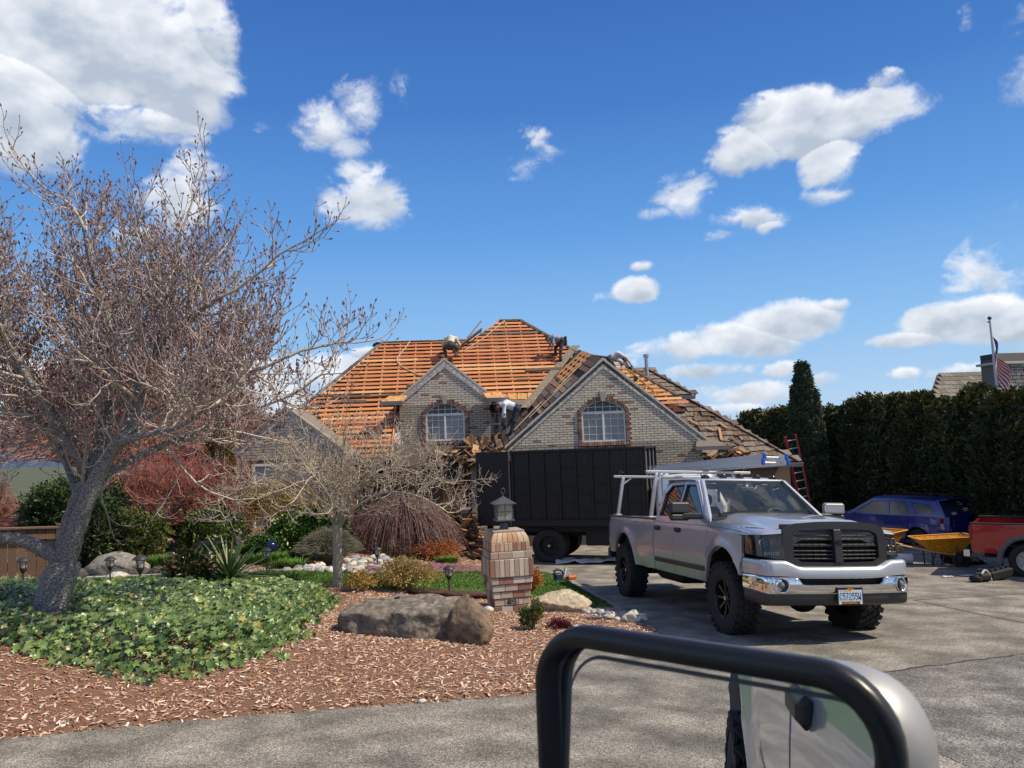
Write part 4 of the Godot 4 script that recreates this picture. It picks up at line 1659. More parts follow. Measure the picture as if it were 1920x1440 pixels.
func conifer(o: Node3D, h: float, rad: float, count: int, me: Mesh, m: Material, cols: Array, sc: float, tip := .18, belly := .35, tipcol = null) -> void:
	var xf := []
	var cc := PackedColorArray()
	var nz := FastNoiseLite.new(); nz.seed = rng.randi() % 1000; nz.frequency = .9
	while xf.size() < count:
		var t := pow(rng.randf(), .85)
		var y := t * h
		var rr := rad * (1.0 if t < 1.0 - belly else pow(maxf((1.0 - t) / belly, .0), .75))
		rr *= .82 + .18 * smoothstep(.0, .12, t)
		var a := rnd(0, TAU)
		rr *= 1.0 + .30 * nz.get_noise_3d(cos(a) * 1.6, y * 1.3, sin(a) * 1.6)
		rr *= 1.0 - .35 * pow(rng.randf(), 2.0)
		var out := Vector3(cos(a), 0, sin(a))
		var d := (out * .55 + Vector3(rnd(-.3, .3), rnd(.5, 1.1), rnd(-.3, .3))).normalized()
		xf.append(Transform3D(basis_to(d, out).rotated(d, rnd(-.6, .6)) * Basis.from_scale(Vector3.ONE * sc * rnd(.7, 1.25)), out * rr + Vector3(0, y, 0)))
		var c: Color = cols[rng.randi() % cols.size()]
		if tipcol != null and rng.randf() < .10 + .5 * smoothstep(.82, 1.0, t):
			c = tipcol
		cc.append(jit(c, .25))
	many("crown", me, m, xf, cc, o)
	var tk := MB.new()
	tk.tube(PackedVector3Array([Vector3(0, -.2, 0), Vector3(0, h * .55, 0), Vector3(0, h * .93, 0)]), PackedFloat32Array([.12, .07, .02]), 8, false)
	obj("trunk", tk, mat("conifer_bark", Color(.10, .07, .05), .9), o)

const ORDINALS := ["first", "second", "third", "fourth", "fifth", "sixth", "seventh", "eighth", "ninth", "tenth", "eleventh", "twelfth", "thirteenth", "fourteenth", "fifteenth", "sixteenth", "seventeenth", "eighteenth", "nineteenth", "twentieth", "twenty-first", "twenty-second", "twenty-third", "twenty-fourth", "twenty-fifth", "twenty-sixth", "twenty-seventh", "twenty-eighth", "twenty-ninth", "thirtieth", "thirty-first", "thirty-second"]

func make_trees() -> void:
	var bark := mat("lichen_bark", Color(.36, .305, .215), .95, .0, "bark", 2.2, 3.0)
	detail(bark, "fine", 3.0)
	var bark2 := mat("pale_bark", Color(.42, .37, .29), .9, .0, "rock", 4.0, 1.0)
	var twigm := vmat("twig", .8)
	var g := Grower.new()
	g.r.seed = 12
	g.up = .24
	g.spread = .92
	g.lens = [.86, .52, .31, .16]
	g.kids = [5, 3, 3, 0]
	g.rads = [.022, .0105, .006, .0042]
	g.bark = [Color(.44, .39, .32), Color(.47, .41, .35), Color(.42, .34, .31), Color(.33, .235, .225)]
	var V := func(x, y, z): return Vector3(x, y, z)
	var limbs := [
		[[V.call(0, -.2, 0), V.call(.06, .25, 0), V.call(.22, .68, 0)], .185, .165, 0],
		[[V.call(.2, .6, 0), V.call(.44, 1.18, .1), V.call(.66, 1.64, .15), V.call(.88, 1.95, .2)], .115, .07, 2],
		[[V.call(.17, .6, 0), V.call(.26, 1.25, -.12), V.call(.42, 1.7, -.2), V.call(.5, 2.3, -.3), V.call(.55, 3.0, -.3), V.call(.45, 3.6, -.35), V.call(.32, 4.05, -.3), V.call(.25, 4.5, -.25)], .13, .02, 17],
		[[V.call(.15, .72, 0), V.call(-.15, .95, .2), V.call(-.5, 1.03, .4), V.call(-.95, 1.2, .5), V.call(-1.5, 1.6, .6)], .085, .02, 10],
		[[V.call(.40, 1.6, -.15), V.call(.15, 2.3, .2), V.call(-.1, 2.9, .4), V.call(-.35, 3.5, .5), V.call(-.42, 4.0, .5)], .075, .018, 13],
		[[V.call(.84, 1.9, .2), V.call(1.1, 2.2, .2), V.call(1.2, 2.7, .3), V.call(1.5, 3.1, .3), V.call(2.05, 3.5, .3)], .08, .018, 15],
		[[V.call(.86, 1.93, .2), V.call(1.3, 2.02, .5), V.call(1.75, 2.1, .6), V.call(2.15, 2.35, .7)], .05, .015, 7],
		[[V.call(.8, 1.85, .15), V.call(.78, 2.5, -.5), V.call(.85, 3.2, -.8), V.call(1.0, 3.9, -.9), V.call(1.05, 4.3, -.9)], .07, .018, 15],
		[[V.call(1.1, 2.2, .2), V.call(1.8, 2.6, -.3), V.call(2.2, 2.8, -.6), V.call(2.5, 2.95, -.7)], .05, .014, 10],
		[[V.call(.5, 2.3, -.3), V.call(.2, 2.9, -.9), V.call(-.2, 3.5, -1.2), V.call(-.4, 4.0, -1.3)], .05, .015, 12],
		[[V.call(.64, 1.6, .1), V.call(1.0, 1.9, -.5), V.call(1.6, 2.2, -1.0), V.call(2.3, 2.5, -1.3)], .055, .014, 12],
		[[V.call(.0, 2.7, .35), V.call(-.5, 3.1, .3), V.call(-1.0, 3.5, .2)], .04, .014, 11],
		[[V.call(.3, 1.3, -.12), V.call(-.2, 1.9, -.6), V.call(-.7, 2.4, -.9), V.call(-1.2, 2.9, -1.0)], .05, .014, 12],
	]
	bare_tree("bare_dogwood_tree", "tall bare many-limbed tree with lichened trunk rising from the ivy bed", "tree", Vector3(-5.2, bed_y(-5.2, -8.58) + .02, -8.58), limbs, g, bark, twigm, vmat("bud", .8), .8, .22, .03)

	var h := Grower.new()
	h.r.seed = 8
	h.up = .24; h.droop = .14; h.spread = .9
	h.lens = [.66, .38, .22, .12]
	h.kids = [4, 3, 3, 0]
	h.rads = [.012, .0068, .0046, .0036]
	h.bark = [Color(.48, .42, .32), Color(.50, .44, .34), Color(.48, .42, .33), Color(.44, .37, .30)]
	h.floor_y = 1.22
	limbs = [
		[[V.call(0, -.15, 0), V.call(.015, .5, 0), V.call(.02, 1.08, 0)], .088, .08, 0],
		[[V.call(.02, 1.0, 0), V.call(-.17, 1.45, .05), V.call(-.36, 1.9, .08), V.call(-.42, 2.3, .1)], .05, .012, 7],
		[[V.call(.03, 1.05, 0), V.call(.1, 1.6, -.05), V.call(.12, 2.15, -.05), V.call(.2, 2.6, .0)], .05, .012, 7],
		[[V.call(.04, 1.05, 0), V.call(.22, 1.4, .08), V.call(.48, 1.8, .12), V.call(.85, 2.2, .1)], .045, .012, 7],
		[[V.call(.05, 1.02, 0), V.call(.35, 1.35, .2), V.call(.9, 1.62, .3), V.call(1.45, 1.55, .3), V.call(1.85, 1.35, .3)], .035, .01, 9],
		[[V.call(.0, 1.1, .02), V.call(-.35, 1.6, .2), V.call(-.95, 1.95, .35), V.call(-1.45, 1.75, .35), V.call(-1.7, 1.3, .3)], .035, .01, 9],
		[[V.call(.03, 1.05, -.02), V.call(.25, 1.6, -.4), V.call(.7, 2.0, -.8), V.call(1.25, 1.95, -1.0)], .035, .01, 7],
		[[V.call(.0, 1.05, -.02), V.call(-.3, 1.65, -.4), V.call(-.8, 2.1, -.7), V.call(-1.3, 2.0, -.9)], .035, .01, 7],
		[[V.call(.02, 1.1, .03), V.call(.0, 1.6, .5), V.call(-.15, 1.95, .9), V.call(-.25, 1.8, 1.15)], .03, .01, 6],
		[[V.call(.45, 1.75, .1), V.call(.95, 1.95, .2), V.call(1.45, 1.95, .15), V.call(1.9, 1.75, .1)], .025, .008, 8],
	]
	bare_tree("bare_spreading_tree", "small pale bare tree with wide umbrella crown before the house", "tree", Vector3(-3.18, bed_y(-3.18, -13.64), -13.64), limbs, h, bark2, twigm, vmat("bud", .8), .85, .15, .012)

	rng.seed = 21
	var fan := []
	for i in 3:
		fan.append(spray_mesh(20, .34, .11, .10, .1))
	var fm := leafmat("hedge_leaf", .75, .06)
	var hc := [Color(.022, .042, .011), Color(.03, .055, .014), Color(.018, .034, .010), Color(.04, .062, .016)]
	var gold := Color(.13, .115, .025)
	var n := 0
	var z := -44.0
	while z < -6.0:
		var x := 13.55 + (z + 44.0) * .016 + rnd(-.12, .12)
		var hh := 4.32 + rnd(-.28, .32)
		var nth: String = ORDINALS[mini(n, 31)]
		var t := thing("arborvitae", "dark green arborvitae, %s in the hedge row counted from its far end" % nth, "tree", Vector3(x, drive_y(x, z) - .05, z), rnd(0, TAU), "arborvitae trees of the hedge row")
		conifer(t, hh, .78, 2400 if z > -30 else 1700, fan[n % 3], fm, hc, 1.25 if z > -30 else 1.5, .2, .30, gold)
		n += 1
		z += rnd(1.15, 1.5)
	var cyp := thing("columnar_cypress", "tall narrow grey-green cypress with twin tips before the hedge", "tree", Vector3(11.75, drive_y(11.75, -31) - .2, -31))
	var cc := [Color(.050, .080, .042), Color(.065, .098, .050), Color(.035, .058, .032), Color(.085, .11, .05)]
	conifer(cyp, 6.3, .52, 3800, fan[0], leafmat("cypress_leaf", .7, .1), cc, .92, .1, .5)
	for q in [[-.32, 4.9, .26], [.3, 4.7, .30]]:
		var s := holder("side_tip", cyp)
		s.position = Vector3(q[0], .5, .1)
		var xf := []
		var cl := PackedColorArray()
		for i in 1500:
			var t := rng.randf()
			var rr: float = q[2] * pow(1.0 - t, .55) * (.6 + .4 * rng.randf()) + .02
			var a := rnd(0, TAU)
			var d := Vector3(cos(a) * .5, 1, sin(a) * .5).normalized()
			xf.append(Transform3D(basis_to(d).rotated(d, rnd(0, TAU)) * Basis.from_scale(Vector3.ONE * rnd(.6, 1.0)), Vector3(cos(a) * rr, 1.2 + t * (q[1] - 1.2), sin(a) * rr)))
			cl.append(jit(cc[rng.randi() % 4], .25))
		many("crown", fan[1], mats["cypress_leaf"], xf, cl, s)

	rng.seed = 31
	for i in 9:
		var p := Vector3(13.2 + i * .42 + rnd(-.15, .15), -1.2, -52 - rnd(0, 4))
		var o := thing("bare_poplar", "pale bare slender tree beyond the garage, %s" % ["first from the left", "second from the left", "third from the left", "fourth from the left", "the middle one", "sixth from the left", "third from the right", "second from the right", "last one beside the hedge"][i], "tree", p, 0, "slender bare trees beyond the garage")
		var tb := MB.new()
		var hh := 4.6 + rnd(-.5, .5)
		tb.col = Color(.36, .33, .27)
		tb.tube(PackedVector3Array([Vector3(0, 0, 0), Vector3(rnd(-.1, .1), hh * .6, 0), Vector3(rnd(-.15, .15), hh, 0)]), PackedFloat32Array([.09, .06, .02]), 6)
		obj("trunk", tb, vmat("shoot", .8), o)
		var tw := MB.new()
		for k in 36:
			var y := hh * rnd(.45, 1.0)
			var a := rnd(0, TAU)
			tw.col = jit(Color(.36, .33, .26), .25)
			tw.tube(PackedVector3Array([Vector3(0, y, 0), Vector3(cos(a) * .14, y + .2, sin(a) * .14), Vector3(cos(a) * .2, y + .5, sin(a) * .2)]), PackedFloat32Array([.025, .018, .01]), 3, false)
		obj("twigs", tw, vmat("shoot", .8), o).set_meta("kind", "stuff")

func make_shrubs() -> void:
	rng.seed = 61
	var at := func(x: float, z: float) -> Vector3: return Vector3(x, bed_y(x, z) - .02, z)
	var fine_leaf := spray_mesh(7, .10, .05, .035, .2)
	var lm := leafmat("leaf", .6, .25)
	var g := Grower.new()
	g.r.seed = 4; g.up = .22; g.spread = .8; g.droop = .15
	g.lens = [.75, .45, .28, .16]; g.kids = [5, 4, 3, 0]; g.rads = [.013, .007, .005, .0040]
	g.bark = [Color(.34, .22, .16), Color(.36, .19, .13), Color(.36, .14, .10), Color(.36, .115, .105)]
	g.floor_y = .7
	var V := func(x, y, z): return Vector3(x, y, z)
	var lb := [
		[[V.call(0, -.1, 0), V.call(0, .35, 0), V.call(.02, .7, 0)], .11, .085, 0],
		[[V.call(0, .65, 0), V.call(-.3, 1.0, .1), V.call(-.75, 1.3, .2), V.call(-1.0, 1.5, .2)], .05, .015, 13],
		[[V.call(0, .65, 0), V.call(.1, 1.2, .0), V.call(.05, 1.7, .1)], .05, .015, 13],
		[[V.call(0, .65, 0), V.call(.4, 1.0, .1), V.call(.9, 1.2, .2), V.call(1.3, 1.35, .2)], .05, .015, 14],
		[[V.call(0, .65, 0), V.call(.2, 1.1, -.5), V.call(.6, 1.5, -.9)], .045, .015, 12],
		[[V.call(0, .65, 0), V.call(-.2, 1.1, .5), V.call(-.3, 1.4, .9)], .04, .015, 11],
		[[V.call(0, .65, 0), V.call(.5, 1.05, .5), V.call(.9, 1.3, .8)], .04, .015, 11],
		[[V.call(0, .65, 0), V.call(-.5, 1.1, -.5), V.call(-.8, 1.5, -.7)], .04, .015, 11],
	]
	bare_tree("red_twig_maple", "low wide maple with coral red twigs on the bark slope", "tree", at.call(-7.95, -17.4), lb, g, mat("grey_bark", Color(.42, .36, .29), .9, .0, "rock", 4.0, .8), mats["twig"], null, .85)
	twig_dome("golden_laceleaf_maple", "golden brown weeping maple mounded under the wing window", "shrub", at.call(-6.0, -19.6), Vector3(2.3, 1.65, 1.6), .95, 1500, [Color(.30, .19, .07), Color(.24, .14, .05), Color(.36, .25, .09)], .004, .35, .04, fine_leaf, lm, [Color(.34, .24, .05), Color(.28, .17, .04), Color(.30, .27, .06)])
	twig_dome("weeping_purple_shrub", "wide weeping shrub of bare purplish brown shoots before the entry", "shrub", at.call(-2.9, -19.4), Vector3(2.6, 1.6, 1.8), 1.15, 2200, [Color(.17, .095, .085), Color(.22, .13, .115), Color(.12, .065, .06), Color(.25, .17, .15)], .0055, .85, .05)
	twig_dome("orange_laceleaf_maple", "small orange brown dome-shaped maple beside the shake pile", "shrub", at.call(-2.1, -18.9), Vector3(1.0, .55, .8), .3, 800, [Color(.42, .15, .05), Color(.34, .11, .04), Color(.48, .21, .08)], .004, .5, .03, fine_leaf, lm, [Color(.46, .17, .05), Color(.36, .12, .04)])
	twig_dome("orange_sprig", "little orange sprig poking out beside the brick pillar", "shrub", at.call(.25, -14.4), Vector3(.22, .45, .2), .1, 90, [Color(.50, .17, .05)], .003, .2, .008, fine_leaf, lm, [Color(.55, .18, .05)])
	twig_dome("golden_twiggy_shrub", "sparse golden brown shrub at the front edge of the lawn", "shrub", at.call(-2.02, -13.6), Vector3(1.25, .58, .7), .08, 230, [Color(.40, .27, .11), Color(.33, .22, .09)], .003, .15, .0, fine_leaf, lm, [Color(.36, .30, .07), Color(.44, .27, .07), Color(.28, .28, .07)])
	twig_dome("golden_twiggy_shrub", "short golden shrub left of the larger golden one by the thin trunk", "shrub", at.call(-2.72, -13.3), Vector3(.5, .34, .45), .05, 90, [Color(.40, .25, .10)], .003, .2, .0, fine_leaf, lm, [Color(.42, .27, .06), Color(.34, .26, .06)])
	var needle := spray_mesh(16, .20, .07, .06, .1)
	var broad := spray_mesh(8, .16, .06, .085, .2)
	bush("dark_evergreen_shrub", "large dark green yew beside the red-twig maple", "shrub", at.call(-8.75, -15.6), Vector3(2.0, 1.75, 1.7), 3600, needle, lm, [Color(.03, .06, .015), Color(.045, .085, .02), Color(.022, .045, .014)], .9)
	bush("dark_evergreen_shrub", "smaller yellow green juniper right of the dark yew", "shrub", at.call(-7.9, -15.9), Vector3(1.2, 1.0, 1.1), 1500, needle, lm, [Color(.08, .11, .02), Color(.06, .09, .02), Color(.12, .13, .03)], .9)
	bush("dark_evergreen_shrub", "low dark shrub under the coral maple", "shrub", at.call(-7.2, -18.0), Vector3(1.6, .9, 1.0), 1700, needle, lm, [Color(.04, .06, .015), Color(.10, .11, .025)], .9)
	var gc := thing("golden_cypress", "narrow golden green conifer at the corner of the wing", "tree", at.call(-7.15, -18.6))
	conifer(gc, 2.7, .42, 2600, needle, lm, [Color(.14, .13, .025), Color(.09, .10, .02), Color(.20, .15, .03), Color(.22, .10, .03)], .8, .1, .45)
	bush("rhododendron", "rounded green rhododendron beside the bird bath", "shrub", at.call(-6.7, -16.9), Vector3(1.25, .95, 1.0), 900, broad, leafmat("gloss_leaf", .35, .12), [Color(.055, .10, .025), Color(.085, .14, .035), Color(.13, .17, .05)], 1.0)
	bush("laurel_shrub", "glossy dark green laurel at the foot of the wing", "shrub", at.call(-4.75, -17.2), Vector3(1.75, 1.1, 1.1), 1500, broad, mats["gloss_leaf"], [Color(.03, .075, .016), Color(.05, .11, .02), Color(.11, .17, .03)], 1.0)
	bush("laurel_shrub", "small glossy shrub left of the laurel by the blue globe", "shrub", at.call(-5.35, -16.6), Vector3(.55, .5, .5), 320, broad, mats["gloss_leaf"], [Color(.03, .075, .016), Color(.07, .14, .03)], .9)
	twig_dome("lavender_shrub", "grey green lavender shrub spilling over the river stones", "shrub", at.call(-3.95, -16.2), Vector3(1.25, .85, .9), .05, 1100, [Color(.20, .20, .14), Color(.26, .24, .18), Color(.16, .17, .10)], .0035, .0, .0)
	var blade := MB.new()
	for i in 16:
		var a := rnd(0, TAU)
		var h := rnd(.16, .28)
		var o := Vector3(cos(a), 0, sin(a))
		var s := Vector3(-sin(a), 0, cos(a)) * .006
		var k := blade.vert(o * .02 - s, (o * -.4 + Vector3.UP).normalized()); blade.vert(o * .02 + s, (o * -.4 + Vector3.UP).normalized()); blade.vert(o * (.05 + h * .25) + Vector3(0, h * .7, 0) + s, (o * .2 + Vector3.UP).normalized()); blade.vert(o * (.05 + h * .25) + Vector3(0, h * .7, 0) - s, Vector3.UP); blade.vert(o * (.06 + h * .55) + Vector3(0, h * .85, 0), Vector3.UP)
		blade.tri(k, k + 1, k + 2); blade.tri(k, k + 2, k + 3); blade.tri(k + 3, k + 2, k + 4)
	var bme := blade.mesh()
	var greens := [Color(.09, .20, .025), Color(.12, .25, .03), Color(.07, .16, .02)]
	for q in [[-6.75, -14.9, .75, .3, "bright green perennial clump below the bench"], [-5.75, -16.9, .8, .3, "bright green clump beneath the golden maple"], [-5.15, -15.9, .85, .28, "bright green clump behind the path lamp by the yucca"], [-4.6, -15.45, .72, .24, "bright green clump left of the river stones"], [-2.05, -19.3, .5, .3, "green clump in the shade beside the shake pile"], [-1.65, -18.2, .5, .2, "low green clump beside the shake pile"]]:
		var o := thing("green_clump", q[4], "plant", at.call(q[0], q[1]), 0, "fresh green clumps in the back bed")
		var xf := []
		var cl := PackedColorArray()
		for i in 46:
			var a := rnd(0, TAU)
			var r: float = sqrt(rng.randf()) * q[2] * .45
			xf.append(Transform3D(Basis(Vector3.UP, rnd(0, TAU)) * Basis.from_scale(Vector3.ONE * rnd(.8, 1.2) * q[3] / .24), Vector3(cos(a) * r, 0, sin(a) * r * .7)))
			cl.append(jit(greens[rng.randi() % 3], .25))
		many("foliage", bme, lm, xf, cl, o)
	var yu := thing("yucca", "spiky dark green yucca rising out of the ivy", "plant", at.call(-4.45, -12.0) + Vector3(0, .24, 0))
	yu.scale = Vector3.ONE * 1.3
	for i in 74:
		var a := i * 2.39996 + rnd(-.2, .2)
		var el := lerpf(1.35, .15, pow(i / 74.0, .8)) + rnd(-.1, .1)
		var L := rnd(.48, .72)
		var d := Vector3(cos(a) * cos(el), sin(el), sin(a) * cos(el))
		var s := Vector3(-sin(a), 0, cos(a))
		var b := MB.new()
		var rows := []
		for k in 5:
			var t := k / 4.0
			var p := d * L * t + Vector3(0, -.16 * t * t * cos(el), 0)
			var w := .020 * (1.0 - pow(t, 2.5)) + .001
			var lift := s.cross(d).normalized() * w * .35
			rows.append(PackedVector3Array([p - s * w + lift, p, p + s * w + lift]))
		b.grid(rows, Vector3(0, 1, 0) + d * .01)
		obj("blade", b, mat("yucca_blade_%d" % (i % 3), [Color(.075, .13, .04), Color(.05, .10, .03), Color(.14, .20, .08)][i % 3], .4), yu)
	bush("dark_leafy_shrub", "dark leafy shrub left of the yucca", "shrub", at.call(-5.05, -11.9), Vector3(.6, .6, .5), 260, broad, mats["gloss_leaf"], [Color(.035, .065, .02), Color(.05, .09, .03), Color(.10, .045, .03)], 1.0)
	var xf := []
	var cl := PackedColorArray()
	while xf.size() < 5200:
		var x := rnd(-3.3, -.2); var z := rnd(-18.4, -15.2)
		var u := (x + 1.85) / 1.5; var v := (z + 16.7 - (x + 1.85) * -.55) / .72
		if u * u + v * v > 1.0: continue
		xf.append(Transform3D(Basis(Vector3.UP, rnd(0, TAU)) * Basis.from_scale(Vector3.ONE * rnd(.35, .6)), at.call(x, z)))
		var pink := sin(x * 4.0) * sin(z * 3.1 + 1.0) + rnd(-.8, .8) > .35
		cl.append(jit([Color(.46, .11, .28), Color(.40, .15, .26), Color(.50, .20, .34)][rng.randi() % 3] if pink else [Color(.24, .14, .12), Color(.17, .13, .08), Color(.30, .19, .15)][rng.randi() % 3], .25))
	tag(many("heather", bme, lm, xf, cl), "low pink flowering heather spread behind the lawn", "heather")
	xf = []; cl = PackedColorArray()
	while xf.size() < 1300:
		var x := rnd(-1.9, -.45); var z := rnd(-13.75, -13.15)
		if absf(z + 13.42) > .26 * sqrt(maxf(.0, 1.0 - pow((x + 1.15) / .75, 2.0))): continue
		xf.append(Transform3D(Basis(Vector3.UP, rnd(0, TAU)) * Basis.from_scale(Vector3.ONE * rnd(.3, .5)), at.call(x, z)))
		cl.append(jit([Color(.12, .055, .05), Color(.08, .05, .035), Color(.17, .09, .07)][rng.randi() % 3], .25))
	tag(many("plum_ground_cover", bme, lm, xf, cl), "dark plum ground cover left of the brick pillar", "ground cover")
	bush("dwarf_conifer", "little green dwarf conifer standing in the bark before the pillar", "shrub", at.call(.15, -10.4), Vector3(.26, .34, .26), 240, needle, lm, [Color(.10, .12, .03), Color(.07, .10, .025), Color(.17, .17, .05)], .42, "", 3, 1.2)
	bush("maroon_sedum", "small maroon plant among pebbles right of the dwarf conifer", "plant", at.call(.52, -10.6), Vector3(.32, .10, .2), 130, broad, lm, [Color(.16, .03, .035), Color(.22, .05, .05)], .4)

	var leaf := MB.new()
	var lobes := [[.0, 1.0], [.42, .50], [.95, .80], [1.45, .42], [2.1, .60], [2.75, .30], [3.1416, .10]]
	var nn := Vector3.UP
	var k0 := leaf.vert(Vector3(0, .0, -.25), nn)
	var ring := []
	for sgn in [1, -1]:
		var order := lobes.duplicate()
		if sgn < 0: order.reverse()
		for q in order:
			if sgn < 0 and (q[0] == .0 or q[0] > 3.14): continue
			var p := Vector3(sin(q[0]) * q[1] * .55 * sgn, .0, -.25 + cos(q[0]) * q[1] * .62 * -1.0 + .25)
			p.y = .10 * absf(p.x) - .25 * (p.x * p.x + p.z * p.z)
			ring.append(leaf.vert(p, (Vector3(-.45 * signf(p.x) * minf(absf(p.x) * 3.0, 1.0), 1, p.z * .5)).normalized()))
	for i in ring.size():
		leaf.tri(k0, ring[i], ring[(i + 1) % ring.size()])
	var lme := leaf.mesh()
	var ivy := [Vector2(-9, -7.0), Vector2(-6.6, -7.15), Vector2(-5.08, -7.55), Vector2(-4.2, -7.35), Vector2(-3.4, -7.2), Vector2(-2.95, -7.55), Vector2(-2.5, -8.05), Vector2(-2.45, -8.8), Vector2(-2.62, -9.6), Vector2(-2.68, -10.6), Vector2(-2.7, -11.9), Vector2(-3.2, -12.8), Vector2(-4.2, -12.6), Vector2(-5.4, -11.6), Vector2(-6.6, -11.2), Vector2(-9, -11.0)]
	xf = []; cl = PackedColorArray()
	var hn := FastNoiseLite.new(); hn.seed = 12; hn.frequency = .8
	while xf.size() < 15500:
		var x := rnd(-8.6, -2.2); var z := rnd(-13.0, -6.9)
		if x < -.67 * -z - .4: continue
		var ragged := .22 * hn.get_noise_2d(x * 3.0, z * 3.0)
		var sd := sd_poly(x, z, ivy) + ragged
		if sd < .0 or (sd < .12 and rng.randf() < .45): continue
		var gap := hn.get_noise_2d(x * 1.1 + 40.0, z * 1.1)
		if gap > .42 and sd < 1.2: continue
		var th := .30 * smoothstep(.0, .55, sd) * (.75 + .6 * hn.get_noise_2d(x, z)) + .03
		var lay := 1.0 - pow(rng.randf(), 1.8)
		var p := Vector3(x, bed_y(x, z) + th * lay + .015, z)
		var sc := rnd(.055, .115) * (1.1 if z > -9.5 else 1.0)
		var e := Basis(Vector3.UP, rnd(0, TAU)) * Basis(Vector3.RIGHT, rnd(-.5, .75)) * Basis(Vector3.BACK, rnd(-.5, .5))
		var lean := Basis(Vector3(1, 0, 0), .45 + .5 * (1.0 - smoothstep(.0, .5, sd)))
		xf.append(Transform3D(lean * e * Basis.from_scale(Vector3.ONE * sc), p))
		var rr := rng.randf()
		var c := Color(.085, .155, .04)
		if rr < .34: c = Color(.14, .225, .06)
		elif rr < .55: c = Color(.21, .285, .10)
		elif rr < .565: c = Color(.42, .36, .08)
		elif rr < .62: c = Color(.24, .24, .09)
		elif rr < .75: c = Color(.045, .08, .032)
		cl.append(jit(c, .2))
	tag(many("ivy", lme, leafmat("ivy_leaf", .38, .2), xf, cl), "thick mat of green ivy covering the front mound", "ivy")
	var st := MB.new()
	for i in 130:
		var x := rnd(-6.5, -2.6); var z := rnd(-9.6, -7.4)
		if sd_poly(x, z, ivy) < .1: continue
		var a := rnd(0, TAU)
		var pts := PackedVector3Array()
		for k in 4:
			var px := x + cos(a) * k * .09; var pz := z + sin(a) * k * .09
			pts.append(Vector3(px, bed_y(px, pz) + .03 + rnd(0, .08), pz))
		st.tube(pts, radii(4, .005, .003), 4, false)
	var so := obj("ivy_runners", st, mat("runner", Color(.24, .14, .09), .9))
	tag(so, "thin brown runners showing under the ivy", "ivy stems", "", "stuff")

	rng.seed = 91
	for q in [[-12.5, -24.0, 6.0, 5.6, "wide bare pinkish tree beyond the fence, the left one"], [-10.6, -27.0, 5.0, 5.0, "bare pinkish tree behind the coral maple"], [-15.5, -27.5, 6.0, 6.2, "tall bare pinkish tree at the far left"], [-10.6, -15.4, 1.5, 2.0, "reddish bare shrub just behind the fence"]]:
		twig_dome("bare_pink_tree" if q[2] > 2 else "bare_red_shrub", q[4], "tree" if q[2] > 2 else "shrub", Vector3(q[0], bed_y(q[0], q[1]), q[1]), Vector3(q[2], q[3], q[2] * .8), q[3] * .35, 3000 if q[2] > 2 else 650, [Color(.42, .25, .22), Color(.36, .22, .20), Color(.48, .33, .29), Color(.38, .14, .11)] if q[2] > 2 else [Color(.34, .15, .11), Color(.38, .20, .16), Color(.32, .10, .07)], .007 if q[2] > 2 else .004, .06, .10 if q[2] > 2 else .03)
	for q in [[-10.5, .6, "rounded green shrub on the verge across the road"], [-12.2, 2.6, "second rounded shrub on the verge across the road"], [-11.4, -.9, "rounded shrub nearest the road on the verge"]]:
		bush("verge_shrub", q[2], "shrub", Vector3(q[0] - 8.5, drive_y(q[0], q[1]) + .1, q[1]), Vector3(1.5, .9, 1.2), 900, needle, lm, [Color(.08, .11, .03), Color(.10, .13, .035), Color(.16, .10, .05)], 1.0, "shrubs on the verge across the road")

